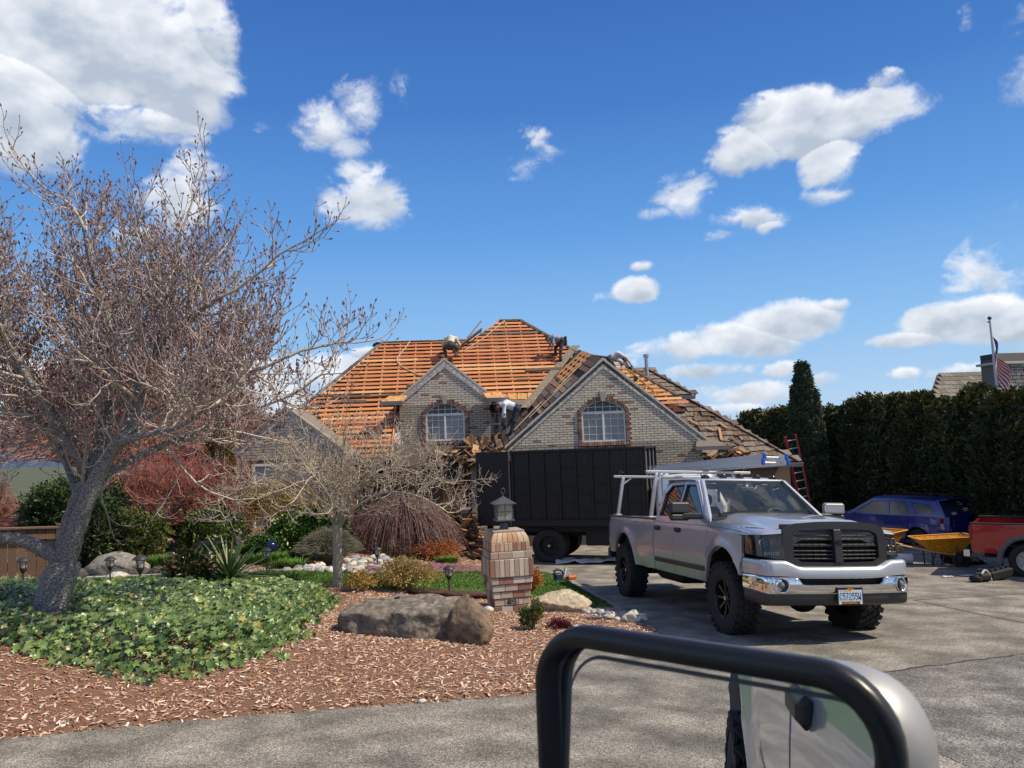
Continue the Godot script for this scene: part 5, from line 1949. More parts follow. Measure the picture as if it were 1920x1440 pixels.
# ---------------------------------------------------------------- vehicles
func wheel(parent: Node3D, at: Vector3, r: float, w: float, rim_r: float, tyre: Material, rimm: Material, lugs: int, spokes: int, out: float) -> void:
	var h := holder("wheel", parent)
	h.position = at
	var t := Transform3D(Basis(Vector3.BACK, -PI / 2 * signf(out)), Vector3.ZERO)
	var b := MB.new()
	var hw := w * .5
	b.lathe([Vector2(rim_r, -hw * .8), Vector2(rim_r + .02, -hw * .95), Vector2(lerpf(rim_r, r, .5), -hw * 1.02), Vector2(r - .05, -hw * .97), Vector2(r - .018, -hw * .82), Vector2(r - .012, 0), Vector2(r - .018, hw * .82), Vector2(r - .05, hw * .97), Vector2(lerpf(rim_r, r, .5), hw * 1.02), Vector2(rim_r + .02, hw * .95), Vector2(rim_r, hw * .8)], 40, t)
	obj("tyre", b, tyre, h)
	if lugs > 0:
		var l := MB.new()
		for i in lugs:
			for k in 4:
				var a := TAU * (i + (.5 if k % 2 else .0)) / lugs
				var y := (k - 1.5) * w * .235
				var bs := Basis(Vector3.UP, -a) * Basis(Vector3.RIGHT, .5 if k < 2 else -.5)
				var big := k == 0 or k == 3
				l.box(t * Transform3D(bs, Vector3(cos(a) * (r - .006), y, sin(a) * (r - .006))), Vector3(.026, w * (.27 if big else .2), TAU * r / lugs * (.62 if big else .5)), .004)
			var a2 := TAU * (i + .25) / lugs
			l.box(t * Transform3D(Basis(Vector3.UP, -a2), Vector3(cos(a2) * (r - .045), hw * .98, sin(a2) * (r - .045))), Vector3(.075, .018, TAU * r / lugs * .45), .003)
		obj("tread", l, tyre, h)
	var rb := MB.new()
	rb.lathe([Vector2(rim_r, -hw * .7), Vector2(rim_r * .97, hw * .3), Vector2(rim_r * 1.0, hw * .8), Vector2(rim_r * 1.04, hw * .88), Vector2(rim_r * 1.0, hw * .92), Vector2(rim_r * .93, hw * .82), Vector2(rim_r * .88, hw * .2), Vector2(rim_r * .86, -hw * .3)], 36, t)
	rb.lathe([Vector2(.0, -hw * .32), Vector2(rim_r * .87, -hw * .3)], 36, t)
	for i in spokes:
		var a := TAU * i / spokes
		var dd := Vector3(cos(a), 0, sin(a))
		rb.beam(t * (dd * rim_r * .16 + Vector3(0, hw * .45, 0)), t * (dd * rim_r * .95 + Vector3(0, hw * .62, 0)), rim_r * .17, rim_r * .16, t.basis.y, .008)
	rb.lathe([Vector2(rim_r * .27, hw * .1), Vector2(rim_r * .27, hw * .52), Vector2(rim_r * .2, hw * .66), Vector2(.0, hw * .68)], 20, t, false)
	for i in 6:
		var a := TAU * (i + .5) / 6
		rb.lathe([Vector2(.014, hw * .4), Vector2(.014, hw * .58), Vector2(0, hw * .6)], 8, t * Transform3D(Basis(), Vector3(cos(a), 0, sin(a)) * rim_r * .36))
	obj("rim", rb, rimm, h)
	var cap := MB.new()
	cap.lathe([Vector2(rim_r * .11, hw * .69), Vector2(.0, hw * .70)], 16, t)
	obj("hub_cap", cap, mat("hub_badge", Color(.55, .55, .55), .4), h)

func side_panel(z0: float, z1: float, n: int, ylow: Callable, ytop: Callable, xh: Callable, sgn: float, rows := 9, thick := .02) -> MB:
	var g := []
	for j in rows + 1:
		var r := PackedVector3Array()
		for i in n + 1:
			var z := lerpf(z0, z1, float(i) / n)
			var lo: float = ylow.call(z)
			var hi: float = ytop.call(z)
			var y := lerpf(lo, hi, float(j) / rows)
			r.append(Vector3(sgn * (xh.call(y, z) as float), y, z))
		g.append(r)
	var lip := PackedVector3Array()
	for p in g[0]:
		lip.append(p - Vector3(sgn * .05, 0, 0))
	var lip2 := PackedVector3Array()
	for p in g[-1]:
		lip2.append(p - Vector3(sgn * .05, -.008, 0))
	var mb := MB.new()
	mb.grid(g, Vector3(sgn, 0, 0))
	mb.grid([lip, g[0]], Vector3(0, -1, 0))
	mb.grid([g[-1], lip2], Vector3(0, 1, 0))
	for e in [0, n]:
		var ring := []
		var a := PackedVector3Array(); var b := PackedVector3Array()
		for j in rows + 1:
			a.append(g[j][e]); b.append(g[j][e] - Vector3(sgn * .04, 0, 0))
		mb.grid([a, b], Vector3(0, 0, -1 if e == 0 else 1))
	return mb

func ring_quads(b: MB, outer: Array, inner: Array, f: Callable, back: Vector3) -> void:
	var m := outer.size()
	for i in m:
		var p: Vector3 = f.call(outer[i]); var q: Vector3 = f.call(outer[(i + 1) % m])
		var r: Vector3 = f.call(inner[(i + 1) % m]); var s: Vector3 = f.call(inner[i])
		b.prism([p, q, r, s], back)

func letter_tex(rows: Array, w: int, h: int, bg: Color, draw: Callable) -> ImageTexture:
	var im := Image.create(w, h, false, Image.FORMAT_RGBA8)
	im.fill(bg)
	draw.call(im)
	return ImageTexture.create_from_image(im)

const GLYPH := {"0": ["0110", "1001", "1001", "1001", "1001", "1001", "0110"], "A": ["0110", "1001", "1001", "1111", "1001", "1001", "1001"], "C": ["0110", "1001", "1000", "1000", "1000", "1001", "0110"], "K": ["1001", "1010", "1100", "1100", "1010", "1001", "1001"], "O": ["0110", "1001", "1001", "1001", "1001", "1001", "0110"], "R": ["1110", "1001", "1001", "1110", "1010", "1001", "1001"], "S": ["0111", "1000", "1000", "0110", "0001", "0001", "1110"], "T": ["1111", "0110", "0110", "0110", "0110", "0110", "0110"], "U": ["1001", "1001", "1001", "1001", "1001", "1001", "0110"], "W": ["1001", "1001", "1001", "1001", "1111", "1111", "1001"], "1": ["0010", "0110", "0010", "0010", "0010", "0010", "0111"], "2": ["0110", "1001", "0001", "0010", "0100", "1000", "1111"], "4": ["0010", "0110", "1010", "1010", "1111", "0010", "0010"], "5": ["1111", "1000", "1110", "0001", "0001", "1001", "0110"], "7": ["1111", "0001", "0010", "0010", "0100", "0100", "0100"], "8": ["0110", "1001", "1001", "0110", "1001", "1001", "0110"], "H": ["1001", "1001", "1001", "1111", "1001", "1001", "1001"], "I": ["0111", "0010", "0010", "0010", "0010", "0010", "0111"], "N": ["1001", "1101", "1101", "1011", "1011", "1001", "1001"], "G": ["0110", "1001", "1000", "1011", "1001", "1001", "0110"], "M": ["1001", "1111", "1111", "1001", "1001", "1001", "1001"], "D": ["1110", "1001", "1001", "1001", "1001", "1001", "1110"], "Y": ["1001", "1001", "1001", "0110", "0010", "0010", "0010"]}

func text_px(im: Image, s: String, x: int, y: int, px: int, py: int, c: Color, gap := 1) -> void:
	for ch in s:
		if GLYPH.has(ch) and GLYPH[ch] is Array:
			for r in 7:
				for k in 4:
					if GLYPH[ch][r][k] == "1":
						im.fill_rect(Rect2i(x + k * px, y + r * py, px, py), c)
		x += (4 + gap) * px

func words(parent: Node3D, called: String, s: String, size: float, t: Transform3D, m: Material, font := "Droid Sans", depth := .003) -> void:
	var tm := TextMesh.new()
	var f := SystemFont.new()
	f.font_names = PackedStringArray([font])
	f.font_weight = 700
	tm.font = f
	tm.text = s
	tm.font_size = 64
	tm.pixel_size = size / 46.0
	tm.depth = depth
	var o := obj(called, tm, m, parent)
	o.transform = t

func make_pickup(o: Node3D, own: bool) -> void:
	var silver := paint("silver_paint", Color(.50, .53, .575), .42, .3)
	var black := mat("black_trim", Color(.022, .022, .024), .5)
	var plastic := mat("grey_plastic", Color(.035, .036, .038), .42)
	var chrome := mat("chrome", Color(.80, .80, .81), .06, 1.0)
	var under := mat("underbody", Color(.012, .012, .012), .8)
	var tyre := mat("tyre_rubber", Color(.022, .022, .022), .85)
	var rim := mat("black_rim", Color(.012, .012, .013), .25)
	var win := glass("tinted_glass", Color(.03, .035, .04), .8)
	var shield := glass("windscreen_glass", Color(.10, .14, .16), .16)
	var arch := func(z: float) -> float:
		var y := .62 if z < .4 else .98
		if z < -4.5: y = .76
		for zc in [.0, -4.07]:
			var d: float = z - zc
			if absf(d) < .54:
				y = maxf(.62 if absf(d) < .5 else y, .60 + sqrt(maxf(.54 * .54 - d * d, .0)) * 1.02)
		return y
	var xh := func(y: float, z: float) -> float:
		var x := .985 - .17 * pow((y - 1.08), 2.0) - .03 * smoothstep(1.30, 1.5, y)
		for zc in [.0, -4.07]:
			var d := Vector2(z - zc, y - .60).length() - .54
			x += .035 * exp(-pow(d / .10, 2.0))
		if z > -.6 and z < .9:
			x += .012 * smoothstep(-.6, .0, z)
		if z > .6: x -= .42 * pow(z - .6, 2.0)
		if z < -4.9: x -= .5 * pow(-4.9 - z, 2.0)
		x += .008 * exp(-pow((y - .98) / .03, 2.0))
		return x
	var top := func(z: float) -> float:
		if z < -2.62: return 1.425
		if z < -.55: return 1.455
		return 1.455 - .06 * pow((z + .55) / 1.5, 2.0) * 1.2
	var fender_low := func(z: float) -> float: return maxf(arch.call(z), 1.03) if z > .62 else arch.call(z)
	for s in [-1.0, 1.0]:
		obj("front_fender", side_panel(-.53, .545, 44, fender_low, func(z): return top.call(z) if z < .40 else lerpf(top.call(z), 1.33, (z - .40) / .145), xh, s), silver, o)
		for q in [[-1.755, -.54, "front_door"], [-2.60, -1.765, "rear_door"]]:
			var d := obj(q[2], side_panel(q[0], q[1], 12, func(_z): return .62, top, xh, s), silver, o)
			var hb := MB.new()
			hb.box(Transform3D(Basis(), Vector3(s * .985, 1.30, q[0] + .19)), Vector3(.05, .075, .21), .022)
			obj("handle", hb, black, d)
		var rs := MB.new()
		rs.box(Transform3D(Basis(Vector3.RIGHT, .0), Vector3(s * .985, .80, -1.56)), Vector3(.035, .07, 1.95), .014)
		obj("rub_strip", rs, plastic, o)
		var ps := MB.new()
		var pr := [PackedVector3Array(), PackedVector3Array()]
		for i in 40:
			var z := lerpf(-5.1, .7, i / 39.0)
			var y: float = (top.call(z) as float) - .055
			for k in 2:
				pr[k].append(Vector3(s * ((xh.call(y, z) as float) + .0022), y - k * .007, z))
		ps.grid(pr, Vector3(s, 0, 0))
		obj("pinstripe", ps, mat("stripe_dark", Color(.05, .05, .055), .5), o)
		obj("bed_side", side_panel(-5.18, -2.635, 60, arch, top, xh, s), silver, o)
		for zc in [.0, -4.07]:
			var li := MB.new()
			var rows := []
			for k in 2:
				var r := PackedVector3Array()
				for i in 15:
					var a := PI * i / 14.0
					r.append(Vector3(s * (.95 - .42 * k), .60 + sin(a) * .545, zc + cos(a) * .545))
				rows.append(r)
			li.grid(rows, Vector3(0, -1, 0))
			li.bx(s * .52, .95, zc, .02, .75, 1.15)
			obj("wheel_arch_liner", li, under, o)
		var f := func(p: Vector2) -> Vector3:
			return Vector3(s * (.925 - .30 * (p.y - 1.455) - .06 * pow(maxf(p.y - 1.9, .0) / .18, 2.0)), p.y, p.x)
		var cf := MB.new()
		var wf := [Vector2(-.76, 1.495), Vector2(-1.36, 1.985), Vector2(-1.70, 1.995), Vector2(-1.70, 1.495)]
		var wr := [Vector2(-1.82, 1.495), Vector2(-1.82, 1.995), Vector2(-2.28, 1.985), Vector2(-2.46, 1.84), Vector2(-2.50, 1.495)]
		ring_quads(cf, [Vector2(-.50, 1.455), Vector2(-1.27, 2.07), Vector2(-1.76, 2.085), Vector2(-1.76, 1.455)], wf, f, Vector3(-s * .04, 0, 0))
		ring_quads(cf, [Vector2(-1.76, 1.455), Vector2(-1.76, 2.085), Vector2(-2.36, 2.075), Vector2(-2.58, 1.94), Vector2(-2.63, 1.455)], wr, f, Vector3(-s * .04, 0, 0))
		obj("cab_pillars", cf, silver, o)
		for k in 2:
			if own and s > 0 and k == 0:
				continue
			var wb := MB.new()
			var w: Array = wf if k == 0 else wr
			var pts := []
			for p in w:
				pts.append(f.call(p) - Vector3(s * .03, 0, 0))
			wb.prism(pts, Vector3(-s * .004, 0, 0))
			obj("window", wb, win, o)
			var sl := MB.new()
			for i in w.size():
				sl.beam((f.call(w[i]) as Vector3) - Vector3(s * .012, 0, 0), (f.call(w[(i + 1) % w.size()]) as Vector3) - Vector3(s * .012, 0, 0), .022, .022)
			obj("window_seal", sl, black, o)
		if not own or s < 0:
			var mh := holder("mirror", o)
			var ma := MB.new()
			ma.box(Transform3D(Basis(Vector3.UP, s * .15), Vector3(s * 1.06, 1.53, -.86)), Vector3(.30, .10, .13), .03)
			obj("arm", ma, plastic, mh)
			var mm := MB.new()
			mm.box(Transform3D(Basis(Vector3.UP, -s * .12), Vector3(s * 1.235, 1.645, -.87)), Vector3(.32, .175, .12), .035)
			obj("upper_shell", mm, plastic if s < 0 else mat("mirror_silver", Color(.40, .40, .41), .3, .5), mh)
			var m2 := MB.new()
			m2.box(Transform3D(Basis(Vector3.UP, -s * .12), Vector3(s * 1.235, 1.51, -.87)), Vector3(.31, .10, .11), .03)
			obj("lower_shell", m2, plastic, mh)
	var rows := []
	for i in 17:
		var z := lerpf(-.66, 1.0, i / 16.0)
		var r := PackedVector3Array()
		for j in 21:
			var u := -1.0 + j / 10.0
			var hwid := .915 - .20 * smoothstep(.55, 1.02, z)
			var x := u * hwid
			var y: float = (top.call(minf(z, .6)) as float) + .008
			var bulge := .10 * (1.0 - smoothstep(.50, .86, absf(u)))
			y += bulge * lerpf(.95, .75, (z + .66) / 1.66) + .03 * (1.0 - u * u)
			y -= .10 * pow(maxf((z - .72) / .28, .0), 2.4)
			r.append(Vector3(x, y, z))
		rows.append(r)
	var lip := PackedVector3Array()
	for p in rows[-1]:
		lip.append(p + Vector3(0, -.13, -.03))
	var hd := MB.new()
	hd.grid(rows, Vector3.UP)
	hd.grid([rows[-1], lip], Vector3(0, 0, 1))
	obj("hood", hd, silver, o)
	var cw := MB.new()
	cw.prism([Vector3(-.88, 1.50, -.50), Vector3(.88, 1.50, -.50), Vector3(.84, 1.56, -.72), Vector3(-.84, 1.56, -.72)], Vector3(0, -.05, 0))
	obj("cowl", cw, black, o)
	rows = []
	for i in 9:
		var t := i / 8.0
		var r := PackedVector3Array()
		for j in 13:
			var u := -1.0 + j / 6.0
			r.append(Vector3(u * lerpf(.865, .69, t), lerpf(1.535, 2.055, t), lerpf(-.56, -1.26, t) - lerpf(.20, .09, t) * u * u + .03 * sin(t * PI)))
		rows.append(r)
	var ws := MB.new(); ws.grid(rows, Vector3(0, .6, 1))
	obj("windscreen", ws, shield, o)
	var wsf := MB.new()
	for k in 2:
		for i in 8:
			wsf.beam(rows[i][12 * k] + Vector3((.012 if k else -.012), 0, .004), rows[i + 1][12 * k] + Vector3((.012 if k else -.012), 0, .004), .05, .03, Vector3(0, .6, 1))
	obj("a_pillar", wsf, silver, o)
	var hdr := MB.new()
	for j in 12:
		hdr.beam(rows[8][j] + Vector3(0, .004, 0), rows[8][j + 1] + Vector3(0, .004, 0), .03, .035, Vector3(0, .7, .7))
	obj("roof_header", hdr, silver, o)
	if not own:
		for q in [[-.72, -.10], [.0, .62]]:
			var wp := MB.new()
			var p0 := Vector3(q[0], 1.565, -.60)
			var p1 := Vector3(q[1], 1.60, -.63)
			wp.beam(p0, p1, .02, .02); wp.beam(p0.lerp(p1, .35) + Vector3(-.2, .0, .0), p1 + Vector3(.12, .03, -.03), .012, .018)
			wp.ball(p0, Vector3(.035, .025, .035), 8, 5)
			obj("wiper", wp, black, o)
	rows = []
	for i in 9:
		var z := lerpf(-1.26, -2.58, i / 8.0)
		var r := PackedVector3Array()
		for j in 13:
			var u := -1.0 + j / 6.0
			var y := 2.095 + .035 * sin(PI * (i + 1.0) / 10.0) - .05 * pow(absf(u), 4.0) - (.06 * pow((i - 6) / 2.0, 2.0) if i > 6 else .0)
			r.append(Vector3(u * .735, y - .03 * (1.0 if i == 0 else .0), z - (.09 * u * u if i == 0 else .0)))
		rows.append(r)
	var rf := MB.new(); rf.grid(rows, Vector3.UP)
	obj("roof", rf, silver, o)
	var bw := MB.new()
	ring_quads(bw, [Vector2(-.90, 1.42), Vector2(.90, 1.42), Vector2(.73, 2.04), Vector2(-.73, 2.04)], [Vector2(-.66, 1.52), Vector2(.66, 1.52), Vector2(.58, 1.94), Vector2(-.58, 1.94)], func(p): return Vector3(p.x, p.y, -2.62 + .12 * maxf(.0, p.y - 1.5)), Vector3(0, 0, .03))
	bw.bx(0, 1.05, -2.61, 1.86, .84, .06)
	obj("cab_rear", bw, silver, o)
	var rwn := MB.new()
	rwn.prism([Vector3(-.68, 1.5, -2.60), Vector3(.68, 1.5, -2.60), Vector3(.6, 1.96, -2.55), Vector3(-.6, 1.96, -2.55)], Vector3(0, 0, .004))
	obj("rear_window", rwn, shield, o)
	var cab := MB.new()
	cab.bx(0, 1.32, -.78, 1.66, .34, .42, .06)
	cab.bx(0, .85, -1.7, 1.75, .06, 1.9)
	obj("dashboard", cab, mat("dash_grey", Color(.055, .057, .06), .8), o)
	if not own:
		for x in [-.42, .42]:
			var st := MB.new()
			st.box(Transform3D(Basis(Vector3.RIGHT, -.2), Vector3(x, 1.35, -1.75)), Vector3(.5, .62, .14), .05)
			st.bx(x, 1.03, -1.5, .5, .14, .5, .05)
			st.bx(x, 1.76, -1.82, .27, .17, .1, .04)
			obj("seat", st, mat("seat_grey", Color(.09, .092, .095), .9), o)
		var sw := MB.new()
		var ring := PackedVector3Array()
		for i in 25:
			var a := TAU * i / 24.0
			ring.append(Vector3(.42 + cos(a) * .19, 1.47 + sin(a) * .17, -1.05 - sin(a) * .07))
		sw.tube(ring, radii(25, .016, .016), 6, false)
		sw.beam(Vector3(.42, 1.45, -1.03), Vector3(.42, 1.40, -.9), .12, .1)
		obj("steering_wheel", sw, black, o)
		var rm := MB.new()
		rm.bx(.03, 1.93, -1.22, .24, .07, .03, .012)
		obj("interior_mirror", rm, plastic, o)
		for x in [-.16, .25]:
			var v := MB.new()
			v.box(Transform3D(Basis(Vector3.RIGHT, .8), Vector3(x + .05, 1.95, -1.25)), Vector3(.10, .15, .01))
			obj("visor_tag", v, mat("visor_beige", Color(.30, .26, .2), .9), o)
	var shell := mat("grille_shell", Color(.02, .02, .021), .4, .0)
	var gf := func(p: Vector2) -> Vector3: return Vector3(p.x, p.y, 1.075 - .11 * p.x * p.x + .04 - .07 * (p.y - 1.0))
	var outr := []; var inr := []
	for q in [[-.70, 1.34], [-.66, 1.43], [-.52, 1.485], [-.26, 1.505], [.0, 1.51], [.26, 1.505], [.52, 1.485], [.66, 1.43], [.70, 1.34], [.70, 1.05], [.56, .965], [.0, .955], [-.56, .965], [-.70, 1.05]]:
		outr.append(Vector2(q[0], q[1]))
	for q in [[-.575, 1.31], [-.56, 1.36], [-.47, 1.40], [-.24, 1.415], [.0, 1.418], [.24, 1.415], [.47, 1.40], [.56, 1.36], [.575, 1.31], [.575, 1.08], [.49, 1.025], [.0, 1.015], [-.49, 1.025], [-.575, 1.08]]:
		inr.append(Vector2(q[0], q[1]))
	var gs := MB.new()
	ring_quads(gs, outr, inr, gf, Vector3(0, -.012, -.13))
	var gl := obj("grille", gs, shell, o)
	var gb := MB.new()
	gb.bx(0, 1.22, .93, 1.35, .5, .02)
	obj("grille_back", gb, under, gl)
	for s in [-1.0, 1.0]:
		for k in 8:
			var y := 1.06 + k * .046
			var big := k == 3 or k == 4
			if k == 4: continue
			var bar := MB.new()
			var a := PackedVector3Array()
			var hw := .57 if k < 6 else .53
			for i in 7:
				a.append((gf.call(Vector2(s * lerpf(.055, hw, i / 6.0), y + (.022 if k == 3 else .0))) as Vector3) - Vector3(0, 0, .05))
			for i in 6:
				bar.beam(a[i], a[i + 1], .05, .034 if k == 3 else .02, Vector3.UP, .006)
			obj("grille_bar", bar, mat("grille_satin", Color(.03, .03, .032), .42, .0), gl)
	var cb := MB.new()
	cb.box(Transform3D(Basis(Vector3.RIGHT, -.07), Vector3(0, 1.215, 1.085)), Vector3(.115, .40, .07), .015)
	obj("grille_post", cb, black, gl)
	if not own:
		var em := MB.new()
		for s in [-1.0, 1.0]:
			var p := PackedVector3Array()
			for i in 9:
				var a := -.6 + i * .55
				p.append(Vector3(s * (.012 + .021 * (1.0 - cos(a)) * .75), 1.262 + .027 * sin(a + .9), 1.128))
			em.tube(p, radii(9, .007, .004), 5)
		em.prism([Vector3(-.012, 1.275, 1.128), Vector3(-.007, 1.225, 1.128), Vector3(.007, 1.225, 1.128), Vector3(.012, 1.275, 1.128)], Vector3(0, 0, -.012))
		obj("emblem", em, mat("emblem_gloss", Color(.03, .03, .032), .12, .3), gl)
	var hl_path := func(u: float) -> Vector2:
		var a := u * 1.5708
		return Vector2(lerpf(.70, .86, minf(u / .45, 1.0)) + .128 * sin(maxf(u - .45, .0) / .55 * 1.5708), 1.045 - .06 * minf(u / .45, 1.0) - .47 * (1.0 - cos(maxf(u - .45, .0) / .55 * 1.5708)))
	for s in [-1.0, 1.0]:
		var wt := MB.new()
		var wr0 := PackedVector3Array(); var wr1 := PackedVector3Array(); var wr2 := PackedVector3Array()
		for j in 15:
			var u := j / 14.0
			var q: Vector2 = hl_path.call(u)
			wr0.append(Vector3(s * q.x, 1.362 - .035 * u, q.y - .02))
			wr1.append(Vector3(s * (q.x - .02), 1.395 - .02 * u, q.y - .06))
			wr2.append(Vector3(s * lerpf(.60, .93, u), 1.445 - .02 * (1.0 - u), lerpf(.96, .40, u)))
		wt.grid([wr0, wr1, wr2], Vector3(s * .3, 1, .3))
		obj("wing_top", wt, silver, o)
		var h := holder("headlight", o)
		var hr := []
		for i in 6:
			var t := i / 5.0
			var r := PackedVector3Array()
			for j in 11:
				var u := j / 10.0
				var q: Vector2 = hl_path.call(u)
				var x := q.x
				var z := q.y - .05 * (t - .5)
				var y := lerpf(1.055 + .05 * u * u, 1.365 - .035 * u, t)
				r.append(Vector3(s * x, y, z))
			hr.append(r)
		var lens := MB.new()
		lens.grid(hr, Vector3(s * .5, 0, 1))
		obj("lens", lens, glass("smoked_lens", Color(.02, .022, .025), .42), h)
		var hb := []
		for rr in hr:
			var r2 := PackedVector3Array()
			for p in rr:
				r2.append(p - Vector3(s * .05, 0, .075))
			hb.append(r2)
		var bk := MB.new()
		bk.grid(hb, Vector3(s * .5, 0, 1))
		for e in [[0, 0], [5, 5]]:
			bk.grid([hr[e[0]], hb[e[1]]], Vector3(0, -1 if e[0] == 0 else 1, 0))
		obj("lamp_housing", bk, mat("lamp_black", Color(.02, .02, .022), .3), h)
		for q in [[.765, 1.255, 1.0], [.885, 1.245, .93]]:
			var pr := MB.new()
			var tt := Transform3D(Basis(Vector3.RIGHT, PI / 2) , Vector3(s * q[0], q[1], q[2] - .045))
			pr.lathe([Vector2(.052, 0), Vector2(.052, .03), Vector2(.043, .034), Vector2(.040, .012)], 20, tt)
			obj("lamp_ring", pr, mat("lamp_ring_metal", Color(.55, .56, .58), .25, .8), h)
			var bl := MB.new()
			bl.ball(tt * Vector3(0, .012, 0), Vector3(.033, .033, .018), 14, 8)
			obj("lamp_bulb", bl, mat("lamp_lens", Color(.22, .25, .28), .05, .4), h)
		var rl := MB.new()
		for k in 7:
			rl.bx(s * (.735 + k * .026), 1.115, .985 - k * .008, .018, .05, .02, .004)
		obj("reflector_row", rl, mat("lamp_ring_metal", Color(.55, .56, .58), .25, .8), h)
		var am := MB.new()
		am.bx(s * .945, 1.22, .70, .02, .12, .06, .006)
		obj("amber_marker", am, mat("amber", Color(.42, .13, .01), .2), h)
	var bz := func(x: float) -> float: return 1.19 - .10 * x * x - .34 * pow(absf(x), 7.0)
	var strip := func(prof: Array, dip: Callable) -> MB:
		var g := []
		for q in prof:
			var r := PackedVector3Array()
			for j in 57:
				var sj := -1.0 + j / 28.0
				var a := absf(sj)
				var x := signf(sj) * (.90 * a / .78 if a < .78 else .90 + .105 * pow(sin((a - .78) / .22 * 1.5708), .7))
				var zz: float = 1.19 - .10 * x * x if a < .78 else lerpf(1.109, .58, pow((a - .78) / .22, 1.5))
				var k := 1.0 - smoothstep(.78, .95, a)
				var y: float = q[1] + (dip.call(x, q[1]) as float)
				r.append(Vector3(x * (1.0 + q[0] * .5 * (1.0 - k)), y, zz + q[0] * (.25 + .75 * k)))
			g.append(r)
		var b := MB.new()
		b.grid(g, Vector3(0, .2, 1))
		return b
	var dipf := func(x: float, y: float) -> float: return -.075 * (1.0 - smoothstep(.50, .74, absf(x))) if y > .97 else -.028 * (1.0 - smoothstep(.45, .8, absf(x)))
	obj("bumper_cover", strip.call([[-.30, 1.045], [-.06, 1.045], [-.02, 1.03], [.0, .99], [-.005, .87], [-.02, .86]], dipf), silver, o)
	var notch := func(x: float, y: float) -> float: return -.088 * (1.0 - smoothstep(.50, .585, absf(x))) if y > .80 else .0
	obj("chrome_bumper", strip.call([[-.06, .855], [-.005, .85], [.012, .82], [.016, .76], [.012, .70], [.0, .655], [-.04, .645]], notch), chrome, o)
	obj("valance", strip.call([[-.02, .655], [-.01, .60], [-.035, .53], [-.10, .505], [-.2, .51]], func(_x, _y): return .0), plastic, o)
	var slot := MB.new(); slot.bx(0, .82, 1.04, 1.14, .12, .08)
	obj("air_slot", slot, under, o)
	for s in [-1.0, 1.0]:
		var hk := MB.new()
		hk.tube(PackedVector3Array([Vector3(s * .28, .835, 1.05), Vector3(s * .30, .838, 1.13), Vector3(s * .40, .838, 1.13), Vector3(s * .42, .83, 1.04)]), radii(4, .014, .014), 6)
		obj("tow_hook", hk, mat("hook_steel", Color(.10, .10, .10), .35, .7), o)
		var fg := holder("fog_lamp", o)
		var fz := 1.146
		var tt := Transform3D(Basis(Vector3.UP, s * .30) * Basis(Vector3.RIGHT, PI / 2), Vector3(s * .79, .755, fz - .002))
		var fr := MB.new()
		fr.lathe([Vector2(.088, -.03), Vector2(.092, .012), Vector2(.084, .020), Vector2(.074, .008)], 26, tt)
		obj("bezel", fr, chrome, fg)
		var fl := MB.new()
		fl.lathe([Vector2(.076, .006), Vector2(.074, -.004), Vector2(.0, -.002)], 26, tt)
		obj("surround", fl, mat("lamp_black", Color(.02, .02, .022), .3), fg)
		var fb := MB.new(); fb.ball(tt * Vector3(0, .012, 0), Vector3(.046, .046, .014), 16, 8)
		obj("lens", fb, mat("lamp_lens", Color(.22, .25, .28), .05, .4), fg)
	if not own:
		var pl := holder("licence_plate", o)
		var fr := MB.new()
		fr.bx(.05, .63, 1.215, .345, .215, .018, .008)
		obj("frame", fr, black, pl)
		var im := letter_tex([], 640, 384, Color(.80, .83, .86), func(im: Image) -> void:
			for y in 384:
				var k := absf(y - 200) / 200.0
				im.fill_rect(Rect2i(0, y, 640, 1), Color(.66 + .2 * k, .76 + .1 * k, .87))
			im.fill_rect(Rect2i(0, 0, 640, 40), Color(.03, .03, .07))
			text_px(im, "WASHINGTON", 30, 52, 6, 5, Color(.70, .16, .18))
			text_px(im, "C57255W", 26, 110, 17, 26, Color(.05, .07, .16))
			im.fill_rect(Rect2i(70, 318, 500, 66), Color(.02, .02, .02))
			text_px(im, "AUTOWORKS", 88, 326, 10, 7, Color(.93, .66, .06))
			for x in 200:
				var hh := int(30.0 * sqrt(maxf(.0, 1.0 - pow((x - 100) / 100.0, 2.0))))
				im.fill_rect(Rect2i(220 + x, 36 - hh, 1, hh * 2), Color(.90, .60, .08))
			im.fill_rect(Rect2i(290, 26, 60, 20), Color(.25, .14, .05)))
		var pm := StandardMaterial3D.new()
		pm.albedo_texture = im; pm.roughness = .45
		var pb := MB.new()
		pb.quad(Vector3(-.105, .537, 1.226), Vector3(.205, .537, 1.226), Vector3(.205, .724, 1.226), Vector3(-.105, .724, 1.226))
		for i in 4:
			pb.uv[i] = Vector2(pb.uv[i].x, 1.0 - pb.uv[i].y)
		obj("plate", pb, pm, pl)
		for k in 5:
			var x := -.56 + k * .28
			var cl := MB.new()
			cl.ball(Vector3(x, 2.125 - .04 * absf(x), -1.42 - .06 * x * x), Vector3(.065, .05, .08), 12, 8)
			obj("marker_lamp", cl, mat("marker_smoke", Color(.035, .028, .026), .12), o)
	var bed := MB.new()
	bed.bx(0, .92, -3.9, 1.6, .05, 2.5)
	for s in [-1, 1]:
		bed.bx(s * .84, 1.17, -3.9, .04, .5, 2.5)
	obj("bed_liner", bed, mat("bed_black", Color(.02, .02, .02), .8), o)
	for s in [-1, 1]:
		var rl := MB.new()
		rl.bx(s * .895, 1.438, -3.9, .125, .026, 2.54, .01)
		obj("bed_rail", rl, black, o)
	var tg := MB.new(); tg.bx(0, 1.17, -5.17, 1.72, .52, .05, .015)
	obj("tailgate", tg, silver, o)
	var rb := MB.new(); rb.bx(0, .72, -5.26, 1.85, .2, .16, .03)
	obj("rear_bumper", rb, black, o)
	var ub := MB.new()
